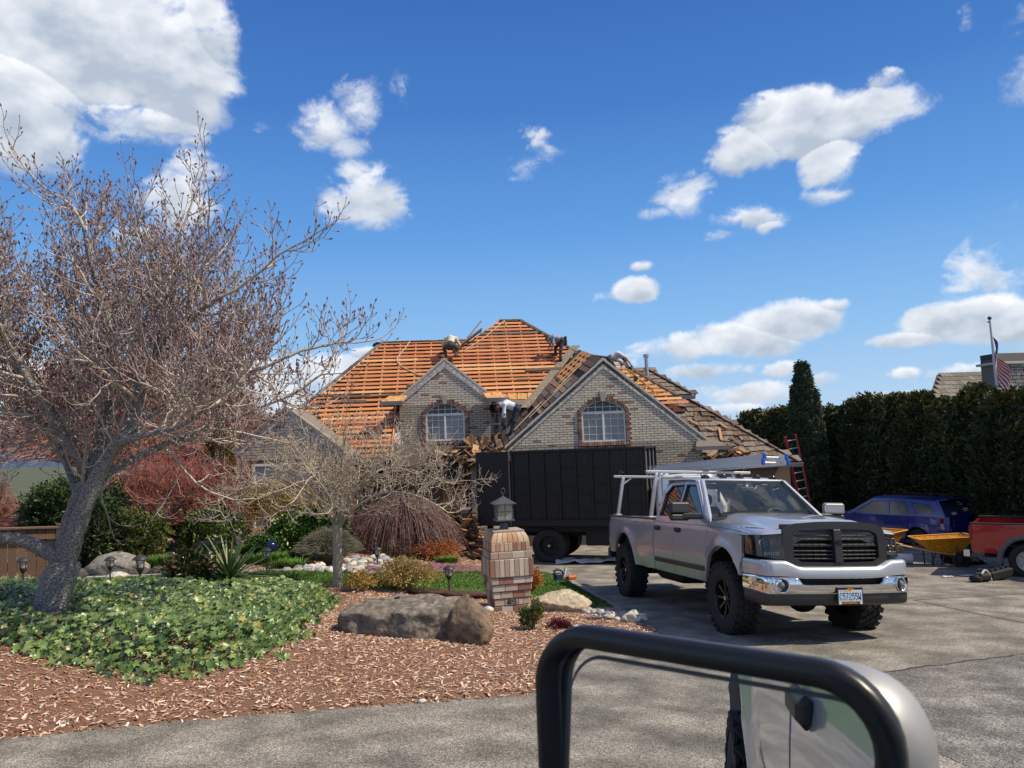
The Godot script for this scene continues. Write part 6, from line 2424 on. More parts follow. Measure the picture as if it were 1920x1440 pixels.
	for s in [-1, 1]:
		ub.bx(s * .42, .66, -2.1, .1, .16, 6.2)
		ub.rod(Vector3(s * .42, .7, .55), Vector3(s * .55, .45, .05), .03)
	ub.bx(0, .78, -1.0, 1.5, .22, 3.2)
	ub.bx(0, .82, -4.0, 1.2, .2, 2.2)
	ub.bx(-.5, .58, -2.6, .5, .3, 1.1, .08)
	ub.bx(0, .62, .55, .9, .2, .4)
	for z in [.0, -4.07]:
		ub.rod(Vector3(-.75, .46, z), Vector3(.75, .46, z), .055)
		ub.ball(Vector3(.14 if z == .0 else .0, .44, z), Vector3(.2, .17, .19), 14, 8)
		for s in [-1, 1]:
			ub.rod(Vector3(s * .52, .44, z + .12), Vector3(s * .5, .95, z + .1), .035)
	ub.rod(Vector3(-.7, .52, .25), Vector3(.7, .55, .28), .022)
	obj("chassis", ub, under, o)
	for z in [.0, -4.07]:
		for s in [-1.0, 1.0]:
			wheel(o, Vector3(s * .87, .47, z), .47, .33, .24, tyre, rim, 26, 8, s)
	if not own:
		var rk := holder("ladder_rack", o)
		var alu := mat("rack_aluminium", Color(.62, .62, .62), .35, .7)
		for q in [[-4.75, 2.20], [-2.95, 2.24]]:
			var bar := MB.new()
			bar.bx(0, q[1], q[0], 1.95, .05, .07, .01)
			obj("crossbar", bar, alu, rk)
			for s in [-1, 1]:
				var po := MB.new()
				po.beam(Vector3(s * .90, 1.45, q[0] + .02), Vector3(s * .78, q[1] - .02, q[0]), .055, .075, Vector3(0, 0, 1), .01)
				po.beam(Vector3(s * .84, q[1] - .18, q[0]), Vector3(s * .62, q[1] - .03, q[0]), .03, .03, Vector3(0, 0, 1))
				po.bx(s * .90, 1.46, q[0], .12, .03, .2, .008)
				obj("post", po, alu, rk)
				var st := MB.new()
				st.tube(PackedVector3Array([Vector3(s * .86, q[1] + .02, q[0]), Vector3(s * .84, q[1] + .12, q[0]), Vector3(s * .78, q[1] + .07, q[0])]), radii(3, .012, .012), 6)
				obj("load_stop", st, black, rk)

func ladder(o: Node3D, length: float, width: float, rungs: int, railm: Material, capm: Material, rungm: Material) -> void:
	for sec in 2:
		var y := sec * .085
		var w := width * (1.0 if sec == 0 else .88)
		for s in [-1, 1]:
			var r := MB.new()
			r.bx(s * w * .5, y, length * .5, .028, .075, length, .006)
			for k in 2:
				r.bx(s * (w * .5 + .006), y + (.033 if k else -.033), length * .5, .034, .012, length)
			obj("rail", r, railm, o)
			var c := MB.new()
			c.bx(s * w * .5, y, length + .005, .05, .095, .05, .008)
			obj("end_cap", c, capm, o)
		for i in rungs:
			var b := MB.new()
			var z := length * (i + .5) / rungs
			b.tube(PackedVector3Array([Vector3(-w * .5 - .018, y, z), Vector3(w * .5 + .018, y, z)]), radii(2, .017, .017), 8)
			obj("rung", b, rungm, o)

func make_silver_pickup() -> void:
	rng.seed = 300
	var o := thing("pickup_truck", "lifted silver crew pickup with black grille parked in the driveway", "pickup truck", Vector3(3.66, -.335, -10.58))
	var a := deg_to_rad(10.7)
	var pit := deg_to_rad(-3.23)
	o.basis = Basis(Vector3.UP, a) * Basis(Vector3.RIGHT, pit) * Basis(Vector3.BACK, deg_to_rad(-3.3))
	make_pickup(o, false)
	var alu := mat("ladder_aluminium", Color(.60, .61, .62), .45, .15)
	var l := thing("extension_ladder", "long aluminium extension ladder with blue end caps on the silver pickup's rack", "ladder")
	var t := o.transform * Transform3D(basis_to(Vector3(.11, .012, 1.0), Vector3(0, 1, 0)), Vector3(.17, 2.31, -5.3))
	l.transform = t
	ladder(l, 3.95, .46, 12, alu, mat("blue_cap", Color(.01, .09, .42), .5), alu)

func make_own_truck() -> void:
	var o := thing("viewer_truck", "silver truck the picture is taken from, its black-framed door mirror in front", "pickup truck")
	var f := Vector3(sin(deg_to_rad(68.4)), 0, -cos(deg_to_rad(68.4)))
	var left := Vector3(-cos(deg_to_rad(68.4)), 0, -sin(deg_to_rad(68.4)))
	var org := Vector3(0, drive_y(0, 0) + .06, 0) - left * .655 + f * 1.52
	o.position = org
	o.rotation.y = atan2(f.x, f.z)
	make_pickup(o, true)
	var inv := o.transform.affine_inverse()
	var e1 := Vector3(.765, 0, .644).normalized()
	var nrm := Vector3(-.644, .0, .765).normalized()
	var tl := Vector3(.027, 2.3 - .188, -.805)
	var W := .322
	var H := .36
	var rad := .052
	var mh := holder("door_mirror", o)
	var path := func(inset: float, out: float) -> PackedVector3Array:
		var p := PackedVector3Array()
		for c in [[rad, -rad, PI / 2, PI], [rad, -H + rad, PI, PI * 1.5], [W - rad, -H + rad, PI * 1.5, TAU], [W - rad, -rad, .0, PI / 2]]:
			for i in 9:
				var a: float = lerpf(c[2], c[3], i / 8.0)
				var r := rad - inset
				p.append(inv * (tl + e1 * (c[0] + cos(a) * r) + Vector3.UP * (c[1] + sin(a) * r) + nrm * out))
		p.append(p[0])
		return p
	var fb := MB.new()
	var mid: PackedVector3Array = path.call(.0, .0)
	var rows := []
	var prof := []
	for i in 14:
		var a := TAU * i / 14.0
		prof.append(Vector2(cos(a) * .0108, sin(a) * .020))
	for q in prof:
		rows.append(path.call(q.x, q.y))
	rows.append(rows[0])
	fb.grid(rows)
	var k := 0
	for i in rows.size():
		for j in mid.size():
			fb.n[k] = (fb.v[k] - mid[j]).normalized()
			k += 1
	var ix := fb.ix.duplicate()
	fb.ix.clear()
	for i in range(0, ix.size(), 3):
		fb.tri(ix[i], ix[i + 1], ix[i + 2])
	obj("frame", fb, mat("mirror_frame", Color(.014, .0145, .016), .33), mh)
	var gp := MB.new()
	var outline := []
	var gl: PackedVector3Array = path.call(.008, .002)
	var gmid := tl + e1 * W * .5 - Vector3.UP * H * .5
	for i in gl.size() - 1:
		var wp: Vector3 = o.transform * gl[i]
		outline.append(inv * (wp - nrm * (wp.y - gmid.y) * .07))
	outline.reverse()
	gp.prism(outline, inv.basis * (-(nrm + Vector3.UP * .07).normalized() * .004))
	obj("mirror_glass", gp, mat("mirror_silvering", Color(.90, .91, .90), .0, 1.0), mh)
	var sb := MB.new()
	var srows := []
	for s in [[.004, -.006], [-.010, -.02], [-.016, -.05], [-.004, -.085], [.02, -.105], [.05, -.11]]:
		var pr: PackedVector3Array = path.call(s[0] + .006, s[1])
		for i in pr.size():
			pr[i] += inv.basis * (e1 * .011 - Vector3.UP * .012)
		srows.append(pr)
	sb.grid(srows)
	obj("shell", sb, mat("mirror_shell", Color(.36, .37, .38), .48, .4), mh)
	var ab := MB.new()
	ab.beam(inv * (tl + e1 * .20 + Vector3.UP * (-H - .0) - nrm * .05), inv * (tl + e1 * .30 + Vector3.UP * (-H - .14) - nrm * .0), .06, .05)
	obj("arm", ab, mats["mirror_frame"], mh)

func make_wagon() -> void:
	rng.seed = 310
	var h := Vector3(-.55, 0, -.835).normalized()
	var right := Vector3(-h.z, 0, h.x) * -1.0
	var lx := Vector3.UP.cross(h)
	var pos := Vector3(11.75, 0, -21.3) - lx * .85 + h * 2.1
	pos.y = drive_y(pos.x, pos.z)
	var o := thing("blue_wagon", "dark blue estate car parked along the hedge", "car", pos, atan2(h.x, h.z))
	var blue := paint("blue_paint", Color(.003, .02, .19), .15, .3)
	var black: Material = mats["black_trim"]
	var win: Material = mats["tinted_glass"]
	var arch := func(z: float) -> float:
		var y := .24
		for zc in [1.28, -1.24]:
			var d: float = z - zc
			if absf(d) < .36:
				y = maxf(y, .31 + sqrt(.36 * .36 - d * d))
		return y
	var xh := func(y: float, z: float) -> float:
		var x := .86 - .22 * pow(y - .6, 2.0)
		for zc in [1.28, -1.24]:
			var d := Vector2(z - zc, y - .31).length() - .36
			x += .02 * exp(-pow(d / .09, 2.0))
		x -= .10 * pow(maxf(absf(z) - 1.6, .0) / .5, 2.0)
		return x
	var top := func(z: float) -> float:
		if z > .95: return .95 - .17 * pow((z - .95) / 1.15, 1.6)
		return .95 + .02 * clampf((.95 - z) / 3.0, 0, 1)
	for s in [-1.0, 1.0]:
		for q in [["front_wing", .72, 2.12, 30], ["front_door", -.32, .71, 8], ["rear_door", -1.0, -.33, 20], ["rear_wing", -2.1, -1.01, 30]]:
			var p := obj(q[0], side_panel(q[1], q[2], q[3], arch, top, xh, s), blue, o)
			if String(q[0]).ends_with("door"):
				var hb := MB.new(); hb.bx(s * .865, .84, q[1] + .15, .03, .03, .17, .01)
				obj("handle", hb, blue, p)
		var f := func(p: Vector2) -> Vector3: return Vector3(s * (.815 - .42 * (p.y - .95)), p.y, p.x)
		var cf := MB.new()
		var w1 := [Vector2(.72, .98), Vector2(.16, 1.33), Vector2(-.26, 1.365), Vector2(-.30, .98)]
		var w2 := [Vector2(-.40, .98), Vector2(-.36, 1.365), Vector2(-.88, 1.345), Vector2(-1.06, 1.0)]
		var w3 := [Vector2(-1.18, 1.02), Vector2(-1.02, 1.335), Vector2(-1.56, 1.29), Vector2(-1.76, 1.06)]
		ring_quads(cf, [Vector2(.98, .94), Vector2(.18, 1.42), Vector2(-.32, 1.44), Vector2(-.35, .94)], w1, f, Vector3(-s * .03, 0, 0))
		ring_quads(cf, [Vector2(-.35, .94), Vector2(-.32, 1.44), Vector2(-.95, 1.43), Vector2(-1.12, .95)], w2, f, Vector3(-s * .03, 0, 0))
		ring_quads(cf, [Vector2(-1.12, .95), Vector2(-.95, 1.43), Vector2(-1.72, 1.39), Vector2(-2.02, .97)], w3, f, Vector3(-s * .03, 0, 0))
		obj("window_frame", cf, blue, o)
		for w in [w1, w2, w3]:
			var b := MB.new()
			var pts := []
			for p in w:
				pts.append((f.call(p) as Vector3) - Vector3(s * .018, 0, 0))
			b.prism(pts, Vector3(-s * .004, 0, 0))
			obj("window", b, win, o)
		var tl := holder("tail_light", o)
		for q in [[.93, .80, "taillight_red", Color(.33, .012, .014)], [.80, .64, "taillight_clear", Color(.52, .42, .40)]]:
			var t := MB.new()
			var rows := []
			for i in 4:
				var r := PackedVector3Array()
				for j in 7:
					var u := j / 6.0
					var y := lerpf(q[1], q[0], i / 3.0)
					var ww := .40 - .22 * (.93 - y) / .3
					r.append(Vector3(s * (.80 - u * ww + .05 * (1.0 - u)), y - u * .06 * (1.0 if q[0] < .85 else .3), -1.90 - .20 * pow(u, .55)))
				rows.append(r)
			t.grid(rows, Vector3(s * .4, 0, -1))
			obj("lens", t, mat(q[2], q[3], .12), tl)
		var mr := MB.new(); mr.box(Transform3D(Basis(), Vector3(s * .96, 1.0, .62)), Vector3(.2, .12, .1), .04)
		obj("mirror", mr, blue, o)
		var rr := MB.new()
		rr.tube(PackedVector3Array([Vector3(s * .56, 1.43, .0), Vector3(s * .56, 1.50, -.15), Vector3(s * .55, 1.50, -1.4), Vector3(s * .55, 1.42, -1.55)]), radii(4, .014, .014), 6)
		obj("roof_rail", rr, black, o)
		for z in [1.28, -1.24]:
			wheel(o, Vector3(s * .75, .31, z), .31, .2, .2, mats["tyre_rubber"], mat("grey_alloy", Color(.12, .12, .12), .35, .6), 0, 7, s)
	var rows := []
	for i in 9:
		var z := lerpf(.92, 2.1, i / 8.0)
		var r := PackedVector3Array()
		for j in 9:
			var u := -1.0 + j / 4.0
			r.append(Vector3(u * .80, (top.call(z) as float) + .06 * (1.0 - u * u) * (1.0 - .5 * i / 8.0), z))
		rows.append(r)
	var b := MB.new(); b.grid(rows, Vector3.UP)
	obj("bonnet", b, blue, o)
	rows = []
	for i in 9:
		var z := lerpf(.2, -1.75, i / 8.0)
		var r := PackedVector3Array()
		for j in 9:
			var u := -1.0 + j / 4.0
			r.append(Vector3(u * .62, 1.425 + .05 * (1.0 - u * u) + .02 * sin(PI * i / 8.0) - .04 * pow(i / 8.0, 3.0), z))
		rows.append(r)
	b = MB.new(); b.grid(rows, Vector3.UP)
	obj("roof", b, blue, o)
	b = MB.new()
	b.prism([Vector3(-.80, .96, .98), Vector3(.80, .96, .98), Vector3(.6, 1.42, .2), Vector3(-.6, 1.42, .2)], Vector3(0, -.005, -.005))
	obj("windscreen", b, win, o)
	var hz := func(y: float) -> float: return -1.76 - (1.40 - y) * .66 if y > .95 else -2.06 - (.95 - y) * .1
	b = MB.new()
	ring_quads(b, [Vector2(.80, .92), Vector2(-.80, .92), Vector2(-.60, 1.42), Vector2(.60, 1.42)], [Vector2(.68, 1.0), Vector2(-.68, 1.0), Vector2(-.55, 1.36), Vector2(.55, 1.36)], func(p): return Vector3(p.x, p.y, hz.call(p.y)), Vector3(0, 0, .03))
	var lower := []
	for i in 7:
		var y := lerpf(.52, .935, i / 6.0)
		var r := PackedVector3Array()
		for j in 11:
			var u := -1.0 + j / 5.0
			r.append(Vector3(u * .66, y, (hz.call(y) as float) - .05 * (1.0 - u * u) - .02 * sin(i * 1.2)))
		lower.append(r)
	b.grid(lower, Vector3(0, 0, -1))
	obj("tailgate", b, blue, o)
	b = MB.new()
	b.prism([Vector3(.70, .98, -2.03), Vector3(-.70, .98, -2.03), Vector3(-.57, 1.38, -1.755), Vector3(.57, 1.38, -1.755)], Vector3(0, 0, .004))
	var rg := obj("rear_window", b, mat("rear_dark_glass", Color(.025, .035, .05), .04), o)
	var stick := mat("sticker_white", Color(.7, .7, .7), .6)
	for q in [[-.30, 1.31, .16, .028], [-.36, 1.25, .17, .028], [-.42, 1.12, .26, .05], [-.40, 1.07, .24, .02]]:
		var s := MB.new()
		var z: float = hz.call(q[1]) - .018
		s.box(Transform3D(Basis(Vector3.RIGHT, .58), Vector3(q[0], q[1], z)), Vector3(q[2], q[3], .003))
		obj("sticker", s, stick, rg)
	var s2 := MB.new()
	s2.box(Transform3D(Basis(Vector3.RIGHT, .58), Vector3(-.38, 1.19, hz.call(1.19) - .018)), Vector3(.24, .035, .003))
	obj("sticker", s2, mat("sticker_red", Color(.35, .03, .03), .6), rg)
	words(rg, "sticker_lettering", "GMD", .07, Transform3D(Basis(Vector3.UP, PI) * Basis(Vector3.RIGHT, -.58), Vector3(.30, 1.045, hz.call(1.045) - .02)), stick, "Droid Serif")
	b = MB.new(); b.box(Transform3D(Basis(Vector3.RIGHT, .1), Vector3(0, 1.42, -1.86)), Vector3(1.12, .03, .26), .012)
	obj("spoiler", b, blue, o)
	rows = []
	for q in [[.56, .0], [.54, -.07], [.42, -.09], [.30, -.07], [.24, .0]]:
		var r := PackedVector3Array()
		for j in 13:
			var u := -1.0 + j / 6.0
			r.append(Vector3(u * .80, q[0], -2.06 + q[1] + .18 * pow(absf(u), 5.0)))
		rows.append(r)
	b = MB.new(); b.grid(rows, Vector3(0, 0, -1))
	obj("rear_bumper", b, blue, o)
	rows = []
	for q in [[.74, -.02], [.62, .06], [.45, .09], [.28, .07], [.22, .0]]:
		var r := PackedVector3Array()
		for j in 13:
			var u := -1.0 + j / 6.0
			r.append(Vector3(u * .80, q[0], 2.10 + q[1] - .22 * pow(absf(u), 4.0)))
		rows.append(r)
	b = MB.new(); b.grid(rows, Vector3(0, 0, 1))
	obj("front_bumper", b, blue, o)
	b = MB.new(); b.bx(.0, .60, -2.135, .31, .15, .01, .003)
	obj("licence_plate", b, mat("plate_white", Color(.45, .5, .55), .5), o)
	b = MB.new(); b.bx(.0, .80, -2.135, .12, .03, .008, .003)
	obj("tailgate_badge", b, mats["chrome"], o)
	b = MB.new(); b.bx(0, .45, 0, 1.3, .35, 3.8)
	obj("underbody", b, mats["underbody"], o)
	b = MB.new()
	for x in [-.36, .36]:
		b.bx(x, .95, -.1, .48, .55, .16, .05); b.bx(x, 1.26, -.14, .25, .14, .09, .03)
	b.bx(0, .9, -.95, 1.2, .5, .16, .05)
	obj("seats", b, mats["seat_grey"], o)

func make_red_pickup() -> void:
	rng.seed = 320
	var h := Vector3(.80, 0, .60).normalized()
	var lx := Vector3.UP.cross(h)
	var pos := Vector3(10.45, 0, -16.05) + lx * .72
	pos.y = drive_y(pos.x, pos.z)
	var o := thing("red_pickup", "red small pickup with grey arch flares at the right edge, seen from its tail", "pickup truck", pos, atan2(h.x, h.z))
	var red := paint("red_paint", Color(.36, .012, .014), .15, .3)
	var flare := mat("flare_grey", Color(.11, .11, .112), .6)
	var black: Material = mats["black_trim"]
	var arch := func(z: float) -> float:
		var y := .50
		for zc in [.0, 2.95]:
			if absf(z - zc) < .45: y = maxf(y, .36 + sqrt(.45 * .45 - (z - zc) * (z - zc)))
		return y
	var xh := func(y: float, z: float) -> float: return .84 - .15 * pow(y - .85, 2.0) - .6 * pow(maxf(-z - .75, .0), 2.0) - .10 * pow(maxf(z - 3.3, .0), 2.0)
	for s in [-1.0, 1.0]:
		obj("bed_side", side_panel(-.98, 1.12, 36, arch, func(_z): return 1.10, xh, s), red, o)
		obj("front_door", side_panel(1.14, 2.3, 8, func(_z): return .48, func(_z): return 1.12, xh, s), red, o)
		obj("front_fender", side_panel(2.31, 3.75, 30, arch, func(z): return 1.12 - .05 * maxf(0, z - 2.6), xh, s), red, o)
		for zc in [.0, 2.95]:
			var f := MB.new()
			var rows := []
			for q in [[.43, .0], [.44, .05], [.50, .055], [.545, .01]]:
				var r := PackedVector3Array()
				for i in 21:
					var a := PI * (i / 20.0) * 1.08 - .12
					var yy: float = .37 + sin(a) * q[0]
					r.append(Vector3(s * (.835 + q[1] - .02), yy, zc + cos(a) * q[0]))
				rows.append(r)
			f.grid(rows, Vector3(s, 0, 0))
			obj("arch_flare", f, flare, o)
			var li := MB.new()
			rows = []
			for k in 2:
				var r := PackedVector3Array()
				for i in 13:
					var a := PI * i / 12.0
					r.append(Vector3(s * (.82 - .36 * k), .36 + sin(a) * .445, zc + cos(a) * .445))
				rows.append(r)
			li.grid(rows, Vector3(0, -1, 0))
			li.bx(s * .46, .7, zc, .02, .6, .95)
			obj("wheel_arch_liner", li, mats["underbody"], o)
			wheel(o, Vector3(s * .71, .365, zc), .365, .25, .20, mats["tyre_rubber"], mat("bright_alloy", Color(.62, .60, .57), .35, .5), 0, 5, s)
		var rl := MB.new(); rl.bx(s * .80, 1.115, .06, .09, .03, 2.1, .01)
		obj("bed_rail", rl, black, o)
		var tl := MB.new(); tl.bx(s * .77, .92, -.985, .11, .3, .05, .012)
		obj("tail_light", tl, mat("taillight_red", Color(.33, .012, .014), .12), o)
		var mf := MB.new(); mf.bx(s * .72, .35, -.47, .28, .30, .015)
		obj("mud_flap", mf, black, o)
		var cf := MB.new()
		var fn := func(p: Vector2) -> Vector3: return Vector3(s * (.80 - .35 * (p.y - 1.12)), p.y, p.x)
		ring_quads(cf, [Vector2(1.14, 1.12), Vector2(1.22, 1.62), Vector2(1.9, 1.62), Vector2(2.6, 1.12)], [Vector2(1.24, 1.17), Vector2(1.30, 1.56), Vector2(1.86, 1.56), Vector2(2.4, 1.17)], fn, Vector3(-s * .03, 0, 0))
		obj("cab_pillars", cf, red, o)
		var wn := MB.new()
		var pts := []
		for p in [Vector2(1.24, 1.17), Vector2(1.30, 1.56), Vector2(1.86, 1.56), Vector2(2.4, 1.17)]:
			pts.append((fn.call(p) as Vector3) - Vector3(s * .015, 0, 0))
		wn.prism(pts, Vector3(-s * .004, 0, 0))
		obj("window", wn, mats["tinted_glass"], o)
	var b := MB.new(); b.bx(0, .8, -.985, 1.4, .56, .04, .012)
	obj("tailgate", b, red, o)
	b = MB.new(); b.bx(0, .48, -1.08, 1.62, .17, .14, .03)
	obj("rear_bumper", b, mats["chrome"], o)
	b = MB.new(); b.bx(0, .66, .06, 1.5, .04, 2.08); b.bx(0, .85, 1.1, 1.5, .5, .03)
	obj("bed_liner", b, mat("bed_black", Color(.02, .02, .02), .8), o)
	b = MB.new(); b.bx(0, 1.64, 1.56, 1.28, .05, .78, .02)
	obj("roof", b, red, o)
	b = MB.new(); b.bx(0, 1.14, 3.1, 1.5, .05, 1.3, .02)
	obj("hood", b, red, o)
	b = MB.new(); b.bx(0, .5, 1.4, .9, .25, 4.4)
	obj("chassis", b, mats["underbody"], o)
	b = MB.new()
	b.prism([Vector3(-.7, 1.14, 2.58), Vector3(.7, 1.14, 2.58), Vector3(.6, 1.6, 1.92), Vector3(-.6, 1.6, 1.92)], Vector3(0, 0, -.005))
	b.prism([Vector3(.74, 1.14, 1.15), Vector3(-.74, 1.14, 1.15), Vector3(-.6, 1.6, 1.21), Vector3(.6, 1.6, 1.21)], Vector3(0, 0, .005))
	obj("windscreen", b, mats["tinted_glass"], o)

func make_dump_truck() -> void:
	rng.seed = 330
	var a := deg_to_rad(18.0)
	var h := Vector3(cos(a), 0, sin(a))
	var rgt := Vector3(-sin(a), 0, cos(a))
	var pos := Vector3(-.12, 0, -20.75) - rgt * 1.05
	pos.y = drive_y(.6, -20.6) - .04
	var o := thing("dump_truck", "black high-sided dump truck with white cab standing before the garage", "truck", pos)
	o.basis = Basis(-rgt, Vector3.UP, h)
	var blk := mat("dump_black", Color(.0085, .009, .010), .42)
	var blk2 := mat("dump_door_black", Color(.011, .011, .012), .6, .0, "blotch", 2.0)
	var L := 3.55
	var y0 := 1.02
	var y1 := 2.98
	var W := 1.05
	for s in [-1, 1]:
		var w := MB.new(); w.bx(s * (W - .02), (y0 + y1) * .5, L * .5, .04, y1 - y0, L)
		var side := obj("side_wall", w, blk, o)
		for i in 9:
			var rb := MB.new(); rb.bx(s * (W + .02), (y0 + y1) * .5 + .02, .04 + i * (L - .08) / 8.0, .05, y1 - y0 - .1, .07, .012)
			obj("rib", rb, blk, side)
		for i in 8:
			for k in 3:
				var y := y0 + .35 + k * .46 + (.22 if i % 2 else .0)
				if y > y1 - .25: continue
				var rb := MB.new(); rb.bx(s * (W + .012), y, .04 + (i + .5) * (L - .08) / 8.0, .035, .035, (L - .08) / 8.0 - .07, .006)
				obj("cross_rib", rb, blk, side)
		var rl := MB.new()
		rl.bx(s * (W + .02), y1 - .02, L * .5, .08, .06, L + .02, .01); rl.bx(s * (W + .03), y0 + .06, L * .5, .10, .16, L + .02, .01)
		obj("side_rail", rl, blk, side)
	var fw := MB.new(); fw.bx(0, (y0 + y1) * .5, L - .02, 2 * W - .08, y1 - y0, .04)
	var front := obj("front_wall", fw, mat("dump_front_grey", Color(.10, .103, .108), .55, .0, "blotch", 2.0), o)
	for i in 4:
		var rb := MB.new(); rb.bx(-W + .03 + i * .68, (y0 + y1) * .5, L + .03, .07, y1 - y0, .06, .01)
		obj("rib", rb, blk, front)
	var tr := MB.new(); tr.bx(0, y1 - .02, L + .02, 2 * W + .1, .06, .09, .01)
	obj("top_rail", tr, blk, front)
	var fl := MB.new(); fl.bx(0, y0 + .03, L * .5, 2 * W - .08, .06, L - .08)
	obj("box_floor", fl, blk, o)
	var dr := MB.new()
	var hinge := Vector3(-W - .03, 0, -.03)
	var dd := Vector3(.10, 0, -1).normalized()
	dr.beam(hinge + Vector3(0, (y0 + y1) * .5 + .0, 0) + dd * .02, hinge + Vector3(0, (y0 + y1) * .5, 0) + dd * .99, .06, y1 - y0 + .02, Vector3.UP, .01)
	var door := obj("rear_door", dr, blk2, o)
	var hp := MB.new(); hp.rod(hinge + Vector3(-.03, y0, 0), hinge + Vector3(-.03, y1 + .02, 0), .022)
	obj("hinge_post", hp, mat("worn_steel", Color(.16, .16, .16), .5, .3), door)
	var ch := MB.new()
	ch.bx(.35, .8, 2.4, .12, .25, 5.6); ch.bx(-.35, .8, 2.4, .12, .25, 5.6); ch.bx(0, .5, .95, 1.6, .14, .14)
	ch.bx(-.72, .68, 2.35, .5, .4, .8, .03); ch.bx(0, .92, 1.2, 1.9, .16, 2.9)
	ch.bx(-.9, .9, .1, .1, .3, .3)
	obj("chassis", ch, mats["underbody"], o)
	var hub := mat("dull_rim", Color(.018, .018, .018), .6)
	for s in [-1.0, 1.0]:
		for k in 2:
			wheel(o, Vector3(s * (.88 - k * .31), .47, .95), .47, .25, .27, mats["tyre_rubber"], hub, 0, 0, s)
		wheel(o, Vector3(s * .88, .47, 4.55), .47, .25, .27, mats["tyre_rubber"], mat("white_rim", Color(.5, .5, .5), .5), 0, 0, s)
	var white := paint("cab_white", Color(.80, .80, .78), .0, .4)
	var cz := 3.82
	var cab := MB.new()
	var rows := []
	for q in [[.75, .98, .0, 1.66], [1.45, 1.0, .0, 1.72], [1.52, .99, .0, 1.70], [2.18, .93, .04, 1.40], [2.30, .86, .10, 1.30], [2.34, .70, .2, 1.15]]:
		var r := PackedVector3Array()
		var zs: float = cz + q[2]
		var ze: float = cz + q[3]
		for c in [[-1, .06, 0], [-1, .0, .06], [-1, .0, .94], [-.92, 0, 1.0], [.92, 0, 1.0], [1, 0, .94], [1, 0, .06], [1, 0, 0]]:
			r.append(Vector3(c[0] * q[1], q[0], lerpf(zs, ze, c[2])))
		rows.append(r)
	cab.grid(rows, Vector3.ZERO, true)
	var topp := []
	for p in rows[-1]:
		topp.append(p)
	cab.poly(topp, Vector3.UP)
	obj("cab", cab, white, o)
	for s in [-1, 1]:
		var wb := MB.new()
		wb.prism([Vector3(s * 1.0, 1.58, cz + .28), Vector3(s * .947, 2.12, cz + .34), Vector3(s * .947, 2.12, cz + .98), Vector3(s * 1.0, 1.58, cz + 1.36)], Vector3(s * .012, 0, 0))
		obj("cab_window", wb, mat("cab_glass", Color(.03, .045, .05), .04), o)
		var gr := MB.new()
		for ln in [[.16, .85, .16, 2.2], [1.45, .85, 1.45, 1.5]]:
			gr.beam(Vector3(s * 1.003, ln[1], cz + ln[0]), Vector3(s * (1.003 if ln[3] < 1.6 else .95), ln[3], cz + ln[2]), .012, .012)
		obj("door_gap", gr, mats["black_trim"], o)
		var hd := MB.new(); hd.rod(Vector3(s * 1.03, 1.0, cz + .08), Vector3(s * 1.02, 1.55, cz + .08), .014)
		obj("grab_handle", hd, mats["black_trim"], o)
		var sg := MB.new(); sg.bx(s * 1.005, 1.22, cz + .75, .008, .2, .3, .002)
		obj("door_notice", sg, mat("notice_white", Color(.42, .46, .45), .6), o)
	var wsn := MB.new()
	wsn.prism([Vector3(-.9, 1.55, cz + 1.72), Vector3(.9, 1.55, cz + 1.72), Vector3(.82, 2.15, cz + 1.44), Vector3(-.82, 2.15, cz + 1.44)], Vector3(0, 0, .012))
	obj("windscreen", wsn, mats["cab_glass"], o)
	var mr := MB.new(); mr.bx(-1.2, 1.75, cz + 1.55, .16, .35, .06, .02); mr.rod(Vector3(-1.0, 1.95, cz + 1.5), Vector3(-1.2, 1.9, cz + 1.55), .012)
	obj("cab_mirror", mr, mats["black_trim"], o)

# ---------------------------------------------------------------- garden furniture and loose things
func stone_mesh(seed_: int, squash: Vector3, rough: float, seg := 12, ring := 8, facet := .0) -> ArrayMesh:
	var n := FastNoiseLite.new(); n.seed = seed_; n.frequency = .9; n.fractal_octaves = 4
	var r2 := RandomNumberGenerator.new(); r2.seed = seed_
	var cuts := []
	for i in 7:
		cuts.append([Vector3(r2.randf_range(-1, 1), r2.randf_range(-.6, 1), r2.randf_range(-1, 1)).normalized(), r2.randf_range(.62, .9)])
	var rows := []
	for i in ring + 1:
		var a := -PI / 2 + PI * i / ring
		var row := PackedVector3Array()
		for k in seg:
			var b := TAU * k / seg
			var d := Vector3(cos(a) * cos(b), sin(a), cos(a) * sin(b))
			var rr := 1.0 + rough * n.get_noise_3dv(d * 1.6)
			var p := d * rr
			if facet > .0:
				for c in cuts:
					var e: float = p.dot(c[0]) - c[1]
					if e > .0: p -= c[0] * e * facet
			row.append(p * squash)
		rows.append(row)
	var mb := MB.new()
	mb.grid(rows, Vector3.ZERO, true)
	return mb.mesh()

